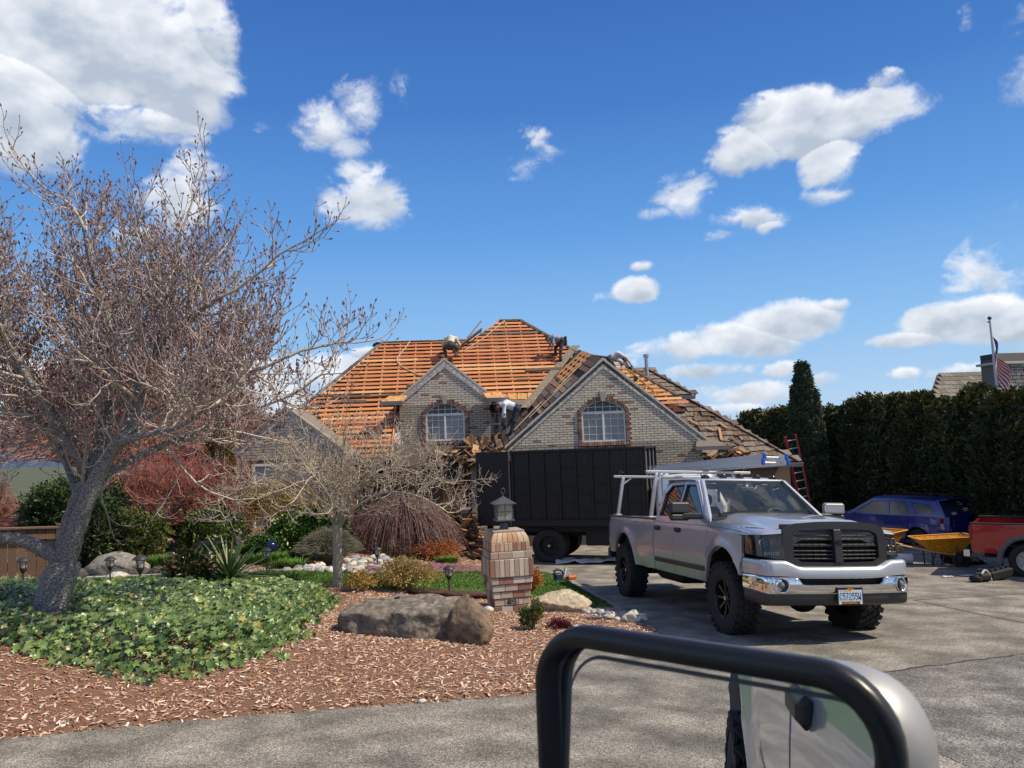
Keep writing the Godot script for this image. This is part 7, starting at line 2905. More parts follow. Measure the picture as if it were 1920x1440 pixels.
func make_pillar() -> void:
	rng.seed = 401
	var base := Vector3(-.19, 0, -12.2)
	base.y = bed_y(base.x, base.z) + .015
	var o := thing("brick_pillar", "brick entrance pillar with number plate at the lawn corner", "pillar", base, deg_to_rad(14))
	o.scale = Vector3(.78, 1.27, .78)
	var tones := []
	for c in [Color(.46, .375, .30), Color(.53, .455, .375), Color(.40, .31, .245), Color(.58, .52, .44), Color(.31, .165, .115), Color(.25, .13, .095)]:
		var m := mat("pillar_brick_%d" % tones.size(), c, .9, .0, "fine", 5.0, .3)
		tones.append(m)
	var cap_t := []
	for c in [Color(.52, .34, .22), Color(.46, .27, .17), Color(.56, .42, .29)]:
		cap_t.append(mat("pillar_cap_brick_%d" % cap_t.size(), c, .9, .0, "fine", 5.0, .3))
	var mort := mat("pillar_mortar", Color(.33, .29, .25), .95, .0, "fine", 3.0)
	var core := MB.new()
	var courses := [[.085, .352, 0], [.085, .352, 0], [.085, .37, 0], [.085, .392, 0], [.085, .412, 0], [.215, .438, 1], [.085, .415, 0], [.105, .388, 1], [.15, .385, 2]]
	var y := .0
	for ci in courses.size():
		var c: Array = courses[ci]
		var hw: float = c[1]
		var h: float = c[0]
		if c[2] != 2:
			core.bx(0, y + h * .5, 0, hw * 2 - .03, h + .002, hw * 2 - .03)
		for s in 4:
			var turn := Basis(Vector3.UP, s * PI / 2)
			var n := 3 if c[2] == 0 else (9 if c[2] == 1 else 7)
			if c[2] == 2:
				for i in n:
					var w := hw * 2 / n
					var x0 := -hw + i * w + .005
					var x1 := x0 + w - .010
					var k := .74
					var b := MB.new()
					var pr := []
					for t in [.0, .35, .7, 1.0]:
						var inset: float = .10 * t * t
						var sc: float = (hw - inset) / hw
						pr.append(PackedVector3Array([turn * Vector3(x0 * sc, y + h * t * (1.0 - .12 * t), hw - inset), turn * Vector3(x1 * sc, y + h * t * (1.0 - .12 * t), hw - inset)]))
					pr.append(PackedVector3Array([turn * Vector3(x0 * .35, y + h * .93, hw * .35), turn * Vector3(x1 * .35, y + h * .93, hw * .35)]))
					b.grid(pr, turn * Vector3(0, .6, 1))
					obj("brick", b, cap_t[rng.randi() % 3], o)
				continue
			var off := .0 if ci % 2 else .5
			var edges := []
			if c[2] == 0:
				edges = [-hw, -hw * .36, hw * .30, hw] if ci % 2 else [-hw, -hw * .62, hw * .04, hw * .66, hw]
				if ci == 1 and s == 0:
					edges = [-hw, -hw * .42, hw * .36, hw * .62, hw]
			else:
				for i in n + 1:
					edges.append(-hw + 2 * hw * i / n)
			for i in edges.size() - 1:
				if ci == 1 and s == 0 and i == 1:
					continue
				var x0: float = edges[i]
				var x1: float = edges[i + 1]
				var b := MB.new()
				var w := x1 - x0 - .010
				b.box(Transform3D(turn, turn * Vector3((x0 + x1) * .5, y + h * .5, hw - .03 + rnd(0, .004))), Vector3(w, h - .010, .06 + .0), .005)
				var m: Material = tones[rng.randi() % 4]
				if rng.randf() < (.30 if c[2] == 0 else .14) or (c[2] == 1 and ci == 5 and (i == 0 or i == edges.size() - 2)):
					m = tones[4 + rng.randi() % 2]
				if ci >= 7: m = cap_t[rng.randi() % 3] if rng.randf() < .7 else tones[4]
				obj("brick", b, m, o)
		y += h
	core.bx(0, y - .095, 0, .62, .16, .62)
	core.bx(0, y - .035, 0, .40, .05, .40)
	obj("mortar_core", core, mort, o)
	var np := MB.new()
	np.bx(-.012, .1275, .345, .268, .078, .03, .004)
	obj("number_plate", np, mat("plate_stone", Color(.30, .275, .25), .85, .0, "fine", 4.0), o)
	words(o, "house_number", "4815", .062, Transform3D(Basis(), Vector3(-.012, .1275, .362)), mat("number_black", Color(.012, .012, .012), .6), "Droid Sans", .004)
	var lt := thing("pillar_lantern", "grey metal lantern with seeded glass on the brick pillar", "lantern", base + Vector3(-.02, (y - .01) * 1.27, 0), deg_to_rad(12))
	var gm := mat("lantern_metal", Color(.085, .092, .105), .42, .3)
	var b := MB.new()
	b.lathe([Vector2(.075, 0), Vector2(.07, .03), Vector2(.058, .06), Vector2(.065, .085), Vector2(.05, .115), Vector2(.03, .13)], 20)
	obj("base", b, gm, lt)
	b = MB.new()
	b.bx(0, .14, 0, .30, .022, .30, .006)
	obj("tray", b, gm, lt)
	for sx in [-1, 1]:
		for sz in [-1, 1]:
			b = MB.new(); b.bx(sx * .122, .275, sz * .122, .016, .255, .016, .003)
			obj("corner_post", b, gm, lt)
	for s in 4:
		var turn := Basis(Vector3.UP, s * PI / 2)
		b = MB.new()
		b.box(Transform3D(turn, turn * Vector3(0, .275, .119)), Vector3(.23, .25, .004))
		obj("pane", b, glass("seeded_glass", Color(.62, .60, .52), .30), lt)
		b = MB.new()
		b.box(Transform3D(turn, turn * Vector3(0, .275, .125)), Vector3(.007, .25, .006)); b.box(Transform3D(turn, turn * Vector3(0, .275, .1255)), Vector3(.23, .007, .0065))
		var arc := PackedVector3Array()
		for i in 9:
			var a := PI * i / 8.0
			arc.append(turn * Vector3(cos(a) * .1, .35 + sin(a) * .045, .126))
		b.tube(arc, radii(9, .004, .004), 5)
		obj("glazing_bar", b, gm, lt)
	b = MB.new()
	b.lathe([Vector2(.02, .15), Vector2(.02, .23), Vector2(.012, .235)], 10)
	obj("candle_sleeve", b, mat("ivory", Color(.6, .55, .42), .6), lt)
	b = MB.new(); b.ball(Vector3(0, .28, 0), Vector3(.032, .048, .032), 12, 8)
	obj("bulb", b, mat("amber_bulb", Color(.62, .42, .12), .1), lt)
	b = MB.new()
	var q := []
	for s in 4:
		var turn := Basis(Vector3.UP, s * PI / 2)
		b.face(turn * Vector3(-.175, .40, .175), turn * Vector3(.175, .40, .175), Vector3(0, .515, 0))
		b.quad(turn * Vector3(-.175, .388, .175), turn * Vector3(.175, .388, .175), turn * Vector3(.175, .40, .175), turn * Vector3(-.175, .40, .175))
	b.bx(0, .39, 0, .34, .006, .34)
	obj("roof_cap", b, gm, lt)
	b = MB.new()
	b.lathe([Vector2(.014, .50), Vector2(.008, .54), Vector2(.012, .55)], 10)
	var ring := PackedVector3Array()
	for i in 17:
		var a := TAU * i / 16.0
		ring.append(Vector3(sin(a) * .03, .592 + cos(a) * .042, 0))
	b.tube(ring, radii(17, .006, .006), 6, false)
	obj("finial_ring", b, gm, lt)

func make_path_lights() -> void:
	var gm := mat("path_light_metal", Color(.045, .045, .046), .45, .2)
	var proto: Node3D = null
	var spots := [[-1.22, -13.55, 1.0, "dark path light at the lawn edge left of the brick pillar"], [-2.95, -16.3, .95, "path light by the river stones in front of the weeping shrub"], [-5.7, -11.75, 1.1, "tall square-topped path light behind the middle of the ivy"], [-6.65, -12.7, .9, "path light before the flat grey boulder, left of the square one"], [-7.75, -12.2, 1.0, "path light in front of the wooden fence"], [-4.75, -14.7, 1.0, "path light between the yucca and the bright green clump"], [-5.9, -16.4, .9, "path light below the golden maple"]]
	for i in spots.size():
		var s: Array = spots[i]
		var at := Vector3(s[0], bed_y(s[0], s[1]), s[1])
		if proto == null:
			proto = thing("path_light", s[3], "path light", at, 0, "path lights in the garden")
			var b := MB.new()
			b.rod(Vector3(0, -.1, 0), Vector3(0, .25, 0), .013, 8)
			obj("stake", b, gm, proto)
			b = MB.new()
			b.lathe([Vector2(.015, .22), Vector2(.035, .25), Vector2(.05, .29), Vector2(.05, .30), Vector2(.03, .30)], 14)
			for k in 4:
				var a := TAU * k / 4
				b.rod(Vector3(cos(a) * .047, .29, sin(a) * .047), Vector3(cos(a) * .06, .39, sin(a) * .06), .005, 5)
			obj("cage", b, gm, proto)
			b = MB.new()
			b.lathe([Vector2(.043, .295), Vector2(.055, .39)], 14)
			obj("lens", b, glass("frosted_lens", Color(.55, .56, .53), .55), proto)
			b = MB.new()
			b.lathe([Vector2(.0, .388), Vector2(.088, .388), Vector2(.092, .398), Vector2(.05, .435), Vector2(.02, .447), Vector2(.0, .45)], 18)
			obj("roof_cap", b, gm, proto)
		else:
			dup(proto, at, i * .7, s[3], "path lights in the garden")
		var node: Node3D = proto if i == 0 else get_child(get_child_count() - 1)
		node.scale = Vector3.ONE * s[2] * 1.12

func make_rocks() -> void:
	rng.seed = 411
	var V := func(x: float, y: float, z: float) -> Vector3: return Vector3(x, bed_y(x, z) + y, z)
	var dark := mat("stained_boulder", Color(.185, .16, .13), .9, .0, "rock", .8, 4.0)
	detail(dark, "blotch", 1.3)
	var pale := mat("pale_boulder", Color(.46, .39, .29), .9, .0, "rock", 1.1, 3.0)
	var brown := mat("brown_boulder", Color(.16, .115, .078), .9, .0, "rock", .9, 3.5)
	detail(brown, "blotch", 1.0)
	var n := FastNoiseLite.new(); n.seed = 7; n.frequency = 1.6; n.fractal_octaves = 5
	var rows := []
	for i in 22:
		var row := PackedVector3Array()
		for k in 44:
			var a := TAU * k / 44.0
			var t := i / 21.0
			var rad := 1.0
			var y := .0
			if t < .5:
				y = lerpf(-.15, .36, t * 2.0); rad = .93 + .09 * sin(t * 2.0 * 2.6)
			else:
				y = .36 + .05 * (t - .5) * 2.0; rad = lerpf(.985, .0, pow((t - .5) * 2.0, .9))
			var p := Vector3(cos(a) * (.86 + .10 * cos(a * 3.0)) * rad, y, sin(a) * (.50 + .07 * sin(a * 2.0 + 1.0)) * rad)
			p.y += .06 * p.x * (1.0 if y > 0 else .0) * .5 - .12 * maxf(p.z, 0) * clampf(t * 2.0 - .6, 0, 1)
			var crack := .05 * exp(-pow((p.z + .10 - .25 * p.x + .06 * sin(p.x * 9.0)) / .03, 2.0)) if t > .45 else .0
			p += Vector3(cos(a), .3, sin(a)) * n.get_noise_3dv(p * 1.5) * .13
			p.y -= crack
			row.append(p)
		rows.append(row)
	var mb := MB.new(); mb.grid(rows, Vector3.ZERO, true)
	var b1 := obj("flat_boulder", mb, dark)
	b1.position = V.call(-1.50, -.01, -9.65)
	b1.scale = Vector3(.92, 1.0, .95)
	b1.rotation = Vector3(.05, -.12, .02)
	tag(b1, "long flat-topped grey boulder with black stains in the bark", "boulder")
	var b2 := obj("upright_boulder", stone_mesh(29, Vector3(.30, .40, .34), .22, 40, 26, .7), brown)
	b2.position = V.call(-.64, .16, -9.35)
	b2.rotation = Vector3(.1, .5, -.18)
	tag(b2, "upright brown boulder leaning against the flat one", "boulder")
	var b3 := obj("pale_boulder", stone_mesh(31, Vector3(.50, .24, .38), .25, 40, 26, .85), pale)
	b3.position = V.call(.68, .08, -12.45)
	b3.rotation = Vector3(.0, .3, -.15)
	tag(b3, "cream coloured boulder right of the brick pillar", "boulder")
	var b4 := obj("grey_boulder", stone_mesh(37, Vector3(.62, .27, .4), .2, 36, 22, .85), mat("grey_rock", Color(.26, .235, .205), .9, .0, "rock", 1.0, 3.0))
	b4.position = V.call(-7.35, .12, -14.4)
	tag(b4, "grey boulder at the top edge of the left lawn", "boulder")
	var b5 := obj("white_coral_rock", stone_mesh(53, Vector3(.17, .10, .12), .7, 30, 20, .2), mat("chalk_rock", Color(.66, .60, .48), .9, .0, "rock", 3.0, 1.5))
	b5.position = Vector3(1.62, bed_y(1.62, -11.25) + .05, -11.25)
	tag(b5, "small knobbly white rock at the bed corner by the drive", "rock")
	for i in 7:
		var x := -8.15 + i * .33 + rnd(-.05, .05)
		var z := -13.75 - i * .05
		var r := obj("dark_rock", stone_mesh(60 + i, Vector3(rnd(.14, .24), rnd(.09, .15), .16), .3, 18, 12, .8), mat("slate_rock", Color(.065, .062, .06), .85, .0, "rock", 1.5, 2.0))
		r.position = V.call(x, .05, z)
		r.rotation.y = rnd(0, TAU)
		tag(r, "dark rock in the low edging row under the yew", "rock", "dark edging rocks under the yew")
	for q in [[-6.9, -13.4, .17, "pale rock beside the grey boulder"], [-5.75, -11.35, .12, "whitish rock at the back edge of the ivy"], [-5.45, -11.3, .14, "second whitish rock at the back edge of the ivy, to the right"], [.05, -11.15, .07, "white stone left of the dwarf conifer"], [.42, -10.95, .06, "white stone behind the maroon plant"], [.72, -10.55, .07, "white stone right of the maroon plant"], [-.5, -11.9, .10, "white stone at the left foot of the pillar"], [-.95, -12.0, .08, "white stone further left of the pillar"], [.28, -12.3, .09, "low stone between the pillar and the cream boulder"], [-.9, -6.98, .035, "pale pebble lying at the asphalt edge"]]:
		var r := obj("white_stone", stone_mesh(int(q[2] * 900) + 3, Vector3(q[2] * 1.2, q[2] * .6, q[2]), .25, 16, 10, .5), mat("white_rock", Color(.52, .49, .44), .9, .0, "rock", 2.0, 1.0))
		r.position = V.call(q[0], q[2] * .25, q[1])
		r.rotation.y = rnd(0, TAU)
		tag(r, q[3], "stone")
	var shapes := []
	for i in 6:
		shapes.append(stone_mesh(80 + i, Vector3(1.0, rnd(.45, .7), rnd(.65, .9)), .18, 12, 8, .2))
	var tones := []
	for c in [Color(.36, .35, .33), Color(.48, .46, .42), Color(.28, .285, .29), Color(.56, .53, .47), Color(.42, .36, .29), Color(.22, .22, .22)]:
		tones.append(mat("river_stone_%d" % tones.size(), c, .8, .0, "fine", 4.0))
	var count := 0
	while count < 118:
		var t := rng.randf()
		var c := Vector2(-4.4, -15.35).lerp(Vector2(-2.9, -15.55), t) if rng.randf() < .55 else Vector2(-3.2, -15.6).lerp(Vector2(-3.3, -17.6), t)
		var x := c.x + rnd(-.45, .45) * (1.0 if t > .2 else .5)
		var z := c.y + rnd(-.25, .3)
		if sd_poly(x, z, LAWN) > -.04: continue
		var s := rnd(.05, .15)
		var o := obj("river_stone", shapes[rng.randi() % 6], tones[rng.randi() % 6])
		o.transform = Transform3D(Basis.from_euler(Vector3(rnd(-.3, .3), rnd(0, TAU), rnd(-.3, .3))).scaled(Vector3.ONE * s), V.call(x, s * .25 + rnd(0, .06), z))
		tag(o, "rounded river stone in the dry stream bed behind the lawn", "stone", "river stones of the dry stream bed")
		count += 1
	count = 0
	while count < 46:
		var t := rng.randf()
		var c := Vector2(1.05, -12.3).lerp(Vector2(1.72, -11.3), t)
		var x := c.x + rnd(-.16, .2)
		var z := c.y + rnd(-.3, .25)
		if sd_poly(x, z, BED) < .03 or sd_poly(x, z, LAWN) > -.03: continue
		var s := rnd(.035, .10)
		var o := obj("river_stone", shapes[rng.randi() % 6], tones[[0, 2, 2, 0, 1, 5][rng.randi() % 6]])
		o.transform = Transform3D(Basis.from_euler(Vector3(rnd(-.3, .3), rnd(0, TAU), rnd(-.3, .3))).scaled(Vector3.ONE * s), V.call(x, s * .2, z))
		tag(o, "rounded grey river stone in the patch where lawn meets driveway", "stone", "river stones at the driveway corner")
		count += 1

func make_fence() -> void:
	rng.seed = 421
	var o := thing("wooden_fence", "brown board fence at the left edge of the garden", "fence", Vector3.ZERO)
	var m := [mat("fence_board", Color(.20, .125, .075), .85, .0, "fine", 1.0), mat("fence_board_dark", Color(.155, .098, .06), .85, .0, "fine", 1.0), mat("fence_board_grey", Color(.22, .16, .11), .85, .0, "fine", 1.0)]
	var rail := mat("fence_rail", Color(.20, .115, .075), .8, .0, "fine", 1.0)
	var a := Vector2(-12.6, -13.2)
	var b := Vector2(-8.3, -14.3)
	var d := (b - a).normalized()
	var n := int(a.distance_to(b) / .155)
	for i in n:
		var p := a + d * (i * .155)
		var g := bed_y(p.x, p.y)
		var bd := MB.new()
		bd.box(Transform3D(Basis(Vector3.UP, -atan2(d.y, d.x)), Vector3(p.x, g + .36, p.y)), Vector3(.143, .98, .02), .004)
		obj("board", bd, m[rng.randi() % 3], o)
	for k in [0, 1]:
		var rb := MB.new()
		var ga := bed_y(a.x, a.y); var gb := bed_y(b.x, b.y)
		var y := .88 if k == 0 else .72
		rb.beam(Vector3(a.x, ga + y, a.y + .03), Vector3(b.x, gb + y, b.y + .03), .06 if k else .12, .10 if k else .04, Vector3.UP, .006)
		obj("rail", rb, rail, o)
	for i in 4:
		var p := a.lerp(b, i / 3.0 * .98)
		var pb := MB.new(); pb.box(Transform3D(Basis(), Vector3(p.x, bed_y(p.x, p.y) + .4, p.y + .03)), Vector3(.1, 1.1, .1), .01)
		obj("post", pb, rail, o)

func make_garden_things() -> void:
	rng.seed = 431
	var V := func(x: float, y: float, z: float) -> Vector3: return Vector3(x, bed_y(x, z) + y, z)
	var dark := mat("bird_bath_dark", Color(.03, .032, .036), .5)
	var o := thing("bird_bath", "dark tray bird bath on a slim post under the rhododendron", "bird bath", V.call(-6.25, 0, -15.7))
	var b := MB.new(); b.rod(Vector3(0, -.1, 0), Vector3(0, .36, 0), .035, 10)
	obj("post", b, mat("post_blue_grey", Color(.10, .13, .17), .6), o)
	b = MB.new(); b.bx(0, .385, 0, .46, .04, .36, .01); b.bx(0, .415, .17, .46, .03, .02); b.bx(0, .415, -.17, .46, .03, .02)
	obj("tray", b, dark, o)
	o = thing("garden_figurine", "little white garden figurine beside the bird bath post", "figurine", V.call(-6.14, 0, -15.55))
	b = MB.new()
	b.lathe([Vector2(.0, .0), Vector2(.065, .0), Vector2(.06, .05), Vector2(.045, .12), Vector2(.05, .15), Vector2(.028, .18)], 14)
	obj("body", b, mat("figurine_white", Color(.68, .68, .70), .6), o)
	b = MB.new(); b.ball(Vector3(0, .205, 0), Vector3(.038, .04, .038), 12, 8)
	obj("head", b, mats["figurine_white"], o)
	o = thing("gazing_globe", "dark blue gazing globe before the laurel", "garden ornament", V.call(-5.1, 0, -16.1))
	b = MB.new(); b.lathe([Vector2(.07, 0), Vector2(.06, .1), Vector2(.035, .2), Vector2(.05, .24)], 14)
	obj("stand", b, mats["figurine_white"], o)
	b = MB.new(); b.ball(Vector3(0, .34, 0), Vector3(.12, .125, .12), 20, 14)
	obj("globe", b, mat("globe_blue", Color(.008, .015, .07), .12), o)
	o = thing("garden_bench", "low dark wooden garden bench behind the green clump", "bench", V.call(-7.1, 0, -16.6), .15)
	for i in 3:
		b = MB.new(); b.bx(0, .27, -.13 + i * .13, .95, .03, .11, .006)
		obj("slat", b, dark, o)
	for s in [-1, 1]:
		b = MB.new(); b.bx(s * .4, .13, 0, .07, .28, .32, .01)
		obj("leg", b, dark, o)
	o = thing("dark_urn", "dark glazed urn at the left edge of the ivy", "urn", Vector3(-7.95, bed_y(-7.95, -11.6), -11.6))
	b = MB.new()
	b.lathe([Vector2(.0, .0), Vector2(.10, .0), Vector2(.17, .10), Vector2(.20, .22), Vector2(.15, .33), Vector2(.07, .38), Vector2(.10, .42), Vector2(.08, .42), Vector2(.05, .37)], 20)
	obj("body", b, mat("urn_glaze", Color(.035, .042, .052), .3), o)

	o = thing("cordless_saw", "blue and orange power saw left at the lawn corner", "power tool", Vector3(.92, lawn_y(.92, -16.2) + .0, -16.2), .5)
	b = MB.new(); b.bx(-.14, .10, 0, .18, .16, .14, .03); b.bx(-.18, .24, 0, .16, .03, .05, .012)
	obj("motor_body", b, mat("tool_blue", Color(.015, .03, .08), .5), o)
	b = MB.new(); b.tube(spl([Vector3(-.25, .15, 0), Vector3(-.18, .26, 0), Vector3(-.06, .22, 0), Vector3(.0, .12, 0)], .04), radii(20, .018, .018), 6)
	obj("grip", b, mats["black_trim"], o)
	b = MB.new(); b.beam(Vector3(-.02, .08, .02), Vector3(.05, .27, .0), .05, .03); b.beam(Vector3(.05, .27, 0), Vector3(.14, .1, .02), .03, .02)
	obj("guard", b, mat("tool_white", Color(.65, .66, .66), .5), o)
	b = MB.new(); b.bx(.16, .06, .03, .24, .09, .12, .03)
	obj("battery", b, mat("tool_orange", Color(.52, .13, .035), .5), o)

	var w := thing("wheelbarrow", "yellow two-wheeled wheelbarrow standing right of the silver pickup", "wheelbarrow", Vector3(10.05, drive_y(10.05, -18.4) - .03, -18.4), deg_to_rad(-6), "yellow wheelbarrows in the driveway")
	var yel := mat("barrow_yellow", Color(.64, .24, .008), .45, .0, "blotch", 2.0)
	w.scale = Vector3.ONE * .98
	b = MB.new()
	var lo := [Vector3(-.30, .36, .20), Vector3(.20, .33, .22), Vector3(.20, .33, -.22), Vector3(-.30, .36, -.20)]
	var hi := [Vector3(-.70, .70, .36), Vector3(.62, .74, .39), Vector3(.62, .74, -.39), Vector3(-.70, .70, -.36)]
	for i in 4:
		b.prism([lo[i], lo[(i + 1) % 4], hi[(i + 1) % 4], hi[i]], (Vector3(-.05, .6, 0) - (lo[i] + hi[(i + 1) % 4]) * .5).normalized() * .012)
	b.prism([lo[3], lo[2], lo[1], lo[0]], Vector3(0, .012, 0))
	obj("tray", b, yel, w)
	b = MB.new()
	for i in 4:
		b.beam(hi[i], hi[(i + 1) % 4], .045, .02, Vector3.UP, .008)
	obj("rim", b, mat("barrow_rim", Color(.70, .33, .04), .45), w)
	b = MB.new()
	b.bx(-.24, .585, .315, .17, .026, .004)
	var dl := obj("printed_strip", b, mat("print_dark", Color(.10, .03, .01), .6), w)
	dl.rotation.x = .0
	for s in [-1, 1]:
		b = MB.new()
		b.tube(PackedVector3Array([Vector3(.62, .16, s * .12), Vector3(.1, .30, s * .20), Vector3(-.5, .42, s * .27), Vector3(-1.15, .58, s * .30)]), radii(4, .02, .02), 8)
		obj("handle", b, mat("barrow_wood", Color(.50, .30, .15), .7), w)
		b = MB.new()
		b.tube(PackedVector3Array([Vector3(-.42, .40, s * .25), Vector3(-.40, .02, s * .26), Vector3(-.24, .02, s * .26), Vector3(-.12, .34, s * .22)]), radii(4, .016, .016), 6)
		obj("leg", b, mats["black_trim"], w)
		b = MB.new()
		b.tube(PackedVector3Array([Vector3(.08 , .40, s * .235), Vector3(.10, .52, s * .30), Vector3(.13, .52, s * .30), Vector3(.13, .22, s * .24)]), radii(4, .010, .010), 6)
		obj("brace", b, mat("worn_steel", Color(.16, .16, .16), .5, .3), w)
		wheel_small(w, Vector3(.20, .20, s * .34), .20, .10)
	b = MB.new(); b.rod(Vector3(.20, .20, -.34), Vector3(.20, .20, .34), .014)
	obj("axle", b, mats["worn_steel"], w)
	dup(w, Vector3(9.15, drive_y(9.15, -19.7), -19.7), deg_to_rad(35), "yellow wheelbarrow half hidden behind the silver pickup's headlight", "yellow wheelbarrows in the driveway")
	o = thing("underlay_roll", "white plastic-wrapped roll lying behind the wheelbarrow", "roll", Vector3(8.9, drive_y(8.9, -18.9) + .12, -18.9), deg_to_rad(-12))
	b = MB.new()
	b.tube(PackedVector3Array([Vector3(-.75, 0, 0), Vector3(.0, .01, 0), Vector3(.55, 0, 0)]), PackedFloat32Array([.125, .13, .125]), 18)
	obj("sleeve", b, mat("wrap_white", Color(.55, .57, .58), .35), o)
	b = MB.new(); b.tube(PackedVector3Array([Vector3(.55, 0, 0), Vector3(.57, 0, 0)]), PackedFloat32Array([.05, .05]), 12)
	obj("core", b, mat("card_core", Color(.3, .2, .1), .8), o)
	o = thing("tool_bag", "black tool bag with pale strap lying on the driveway", "bag", Vector3(9.15, drive_y(9.15, -15.5), -15.5), .2)
	b = MB.new(); b.bx(0, .09, 0, .32, .18, .24, .07); b.ball(Vector3(-.17, .07, .02), Vector3(.12, .07, .13), 12, 8)
	obj("body", b, mat("bag_black", Color(.012, .012, .013), .8), o)
	b = MB.new(); b.tube(spl([Vector3(-.1, .17, .1), Vector3(.05, .22, .02), Vector3(.16, .14, .0), Vector3(.17, .02, .03)], .03), radii(30, .02, .02), 6)
	obj("strap", b, mat("strap_pale", Color(.42, .40, .36), .8), o)
	o = thing("tool_case", "long black tool case beside the tool bag", "case", Vector3(9.62, drive_y(9.62, -15.75), -15.75), .25)
	b = MB.new(); b.box(Transform3D(Basis(Vector3.BACK, .12), Vector3(0, .12, 0)), Vector3(.56, .17, .26), .03)
	obj("body", b, mats["bag_black"], o)
	b = MB.new()
	for i in 4:
		b.bx(-.2 + i * .13, .205 + i * .017, .02, .05, .04, .06, .01)
	obj("latch", b, mats["bag_black"], o).set_meta("kind", "stuff")
	o = thing("black_sack", "crumpled black rubbish sack near the wheelbarrow wheels", "sack", Vector3(10.75, drive_y(10.75, -18.6), -18.6))
	obj("body", stone_mesh(97, Vector3(.30, .14, .22), .6, 26, 16, .3), mat("sack_plastic", Color(.012, .012, .012), .35), o)
	for q in [[10.35, -17.3, .22, "crumpled white paper scrap left of the red pickup's wheel"], [10.95, -17.2, .26, "torn white paper sheet nearest the red pickup's wheel"], [8.9, -16.3, .10, "tiny white scrap on the sunny drive"], [9.35, -16.4, .12, "small white scrap on the sunny drive, right of the tiny one"]]:
		var p := Vector3(q[0], drive_y(q[0], q[1]) + .012, q[1])
		var rows := []
		for i in 5:
			var r := PackedVector3Array()
			for k in 6:
				r.append(Vector3((k - 2.5) * q[2] * .4 + rnd(-.02, .02), rnd(0, .05) * q[2] * 3.0, (i - 2) * q[2] * .25 + rnd(-.02, .02)))
			rows.append(r)
		var mb := MB.new(); mb.grid(rows, Vector3.UP)
		var s := obj("paper_scrap", mb, mat("paper_white", Color(.62, .60, .62), .8))
		s.position = p
		tag(s, q[3], "paper scrap")
	var sh := MB.new()
	var rows2 := []
	for i in 4:
		var r := PackedVector3Array()
		for k in 14:
			var x := .95 + k * .16; var z := -20.0 - i * .28 + rnd(-.05, .05)
			r.append(Vector3(x, drive_y(x, z) + .02 + rnd(.0, .09), z))
		rows2.append(r)
	sh.grid(rows2, Vector3.UP)
	tag(obj("white_tarp", sh, mat("tarp_white", Color(.70, .70, .70), .7)), "crumpled white tarp on the drive beyond the dump truck's wheels", "tarp")
	o = thing("red_ladder", "red fibreglass ladder leaning above the right garage eave", "ladder")
	var redm := mat("ladder_red", Color(.42, .025, .03), .5)
	o.transform = Transform3D(basis_to(Vector3(-.16, .98, .05), Vector3(0, .05, 1)), Vector3(11.0, -1.05, -29.4))
	ladder(o, 3.4, .42, 11, redm, redm, mat("rung_steel", Color(.5, .5, .5), .4, .6))

func wheel_small(parent: Node3D, at: Vector3, r: float, w: float) -> void:
	var h := holder("wheel", parent)
	h.position = at
	var t := Transform3D(Basis(Vector3.RIGHT, PI / 2), Vector3.ZERO)
	var b := MB.new()
	b.lathe([Vector2(r * .5, -w * .4), Vector2(r * .8, -w * .5), Vector2(r * .97, -w * .3), Vector2(r, 0), Vector2(r * .97, w * .3), Vector2(r * .8, w * .5), Vector2(r * .5, w * .4)], 26, t)
	obj("tyre", b, mats["tyre_rubber"], h)
	b = MB.new()
	b.lathe([Vector2(.0, -w * .25), Vector2(r * .52, -w * .35), Vector2(r * .52, w * .35), Vector2(.0, w * .25)], 20, t)
	obj("rim", b, mats["black_trim"], h)

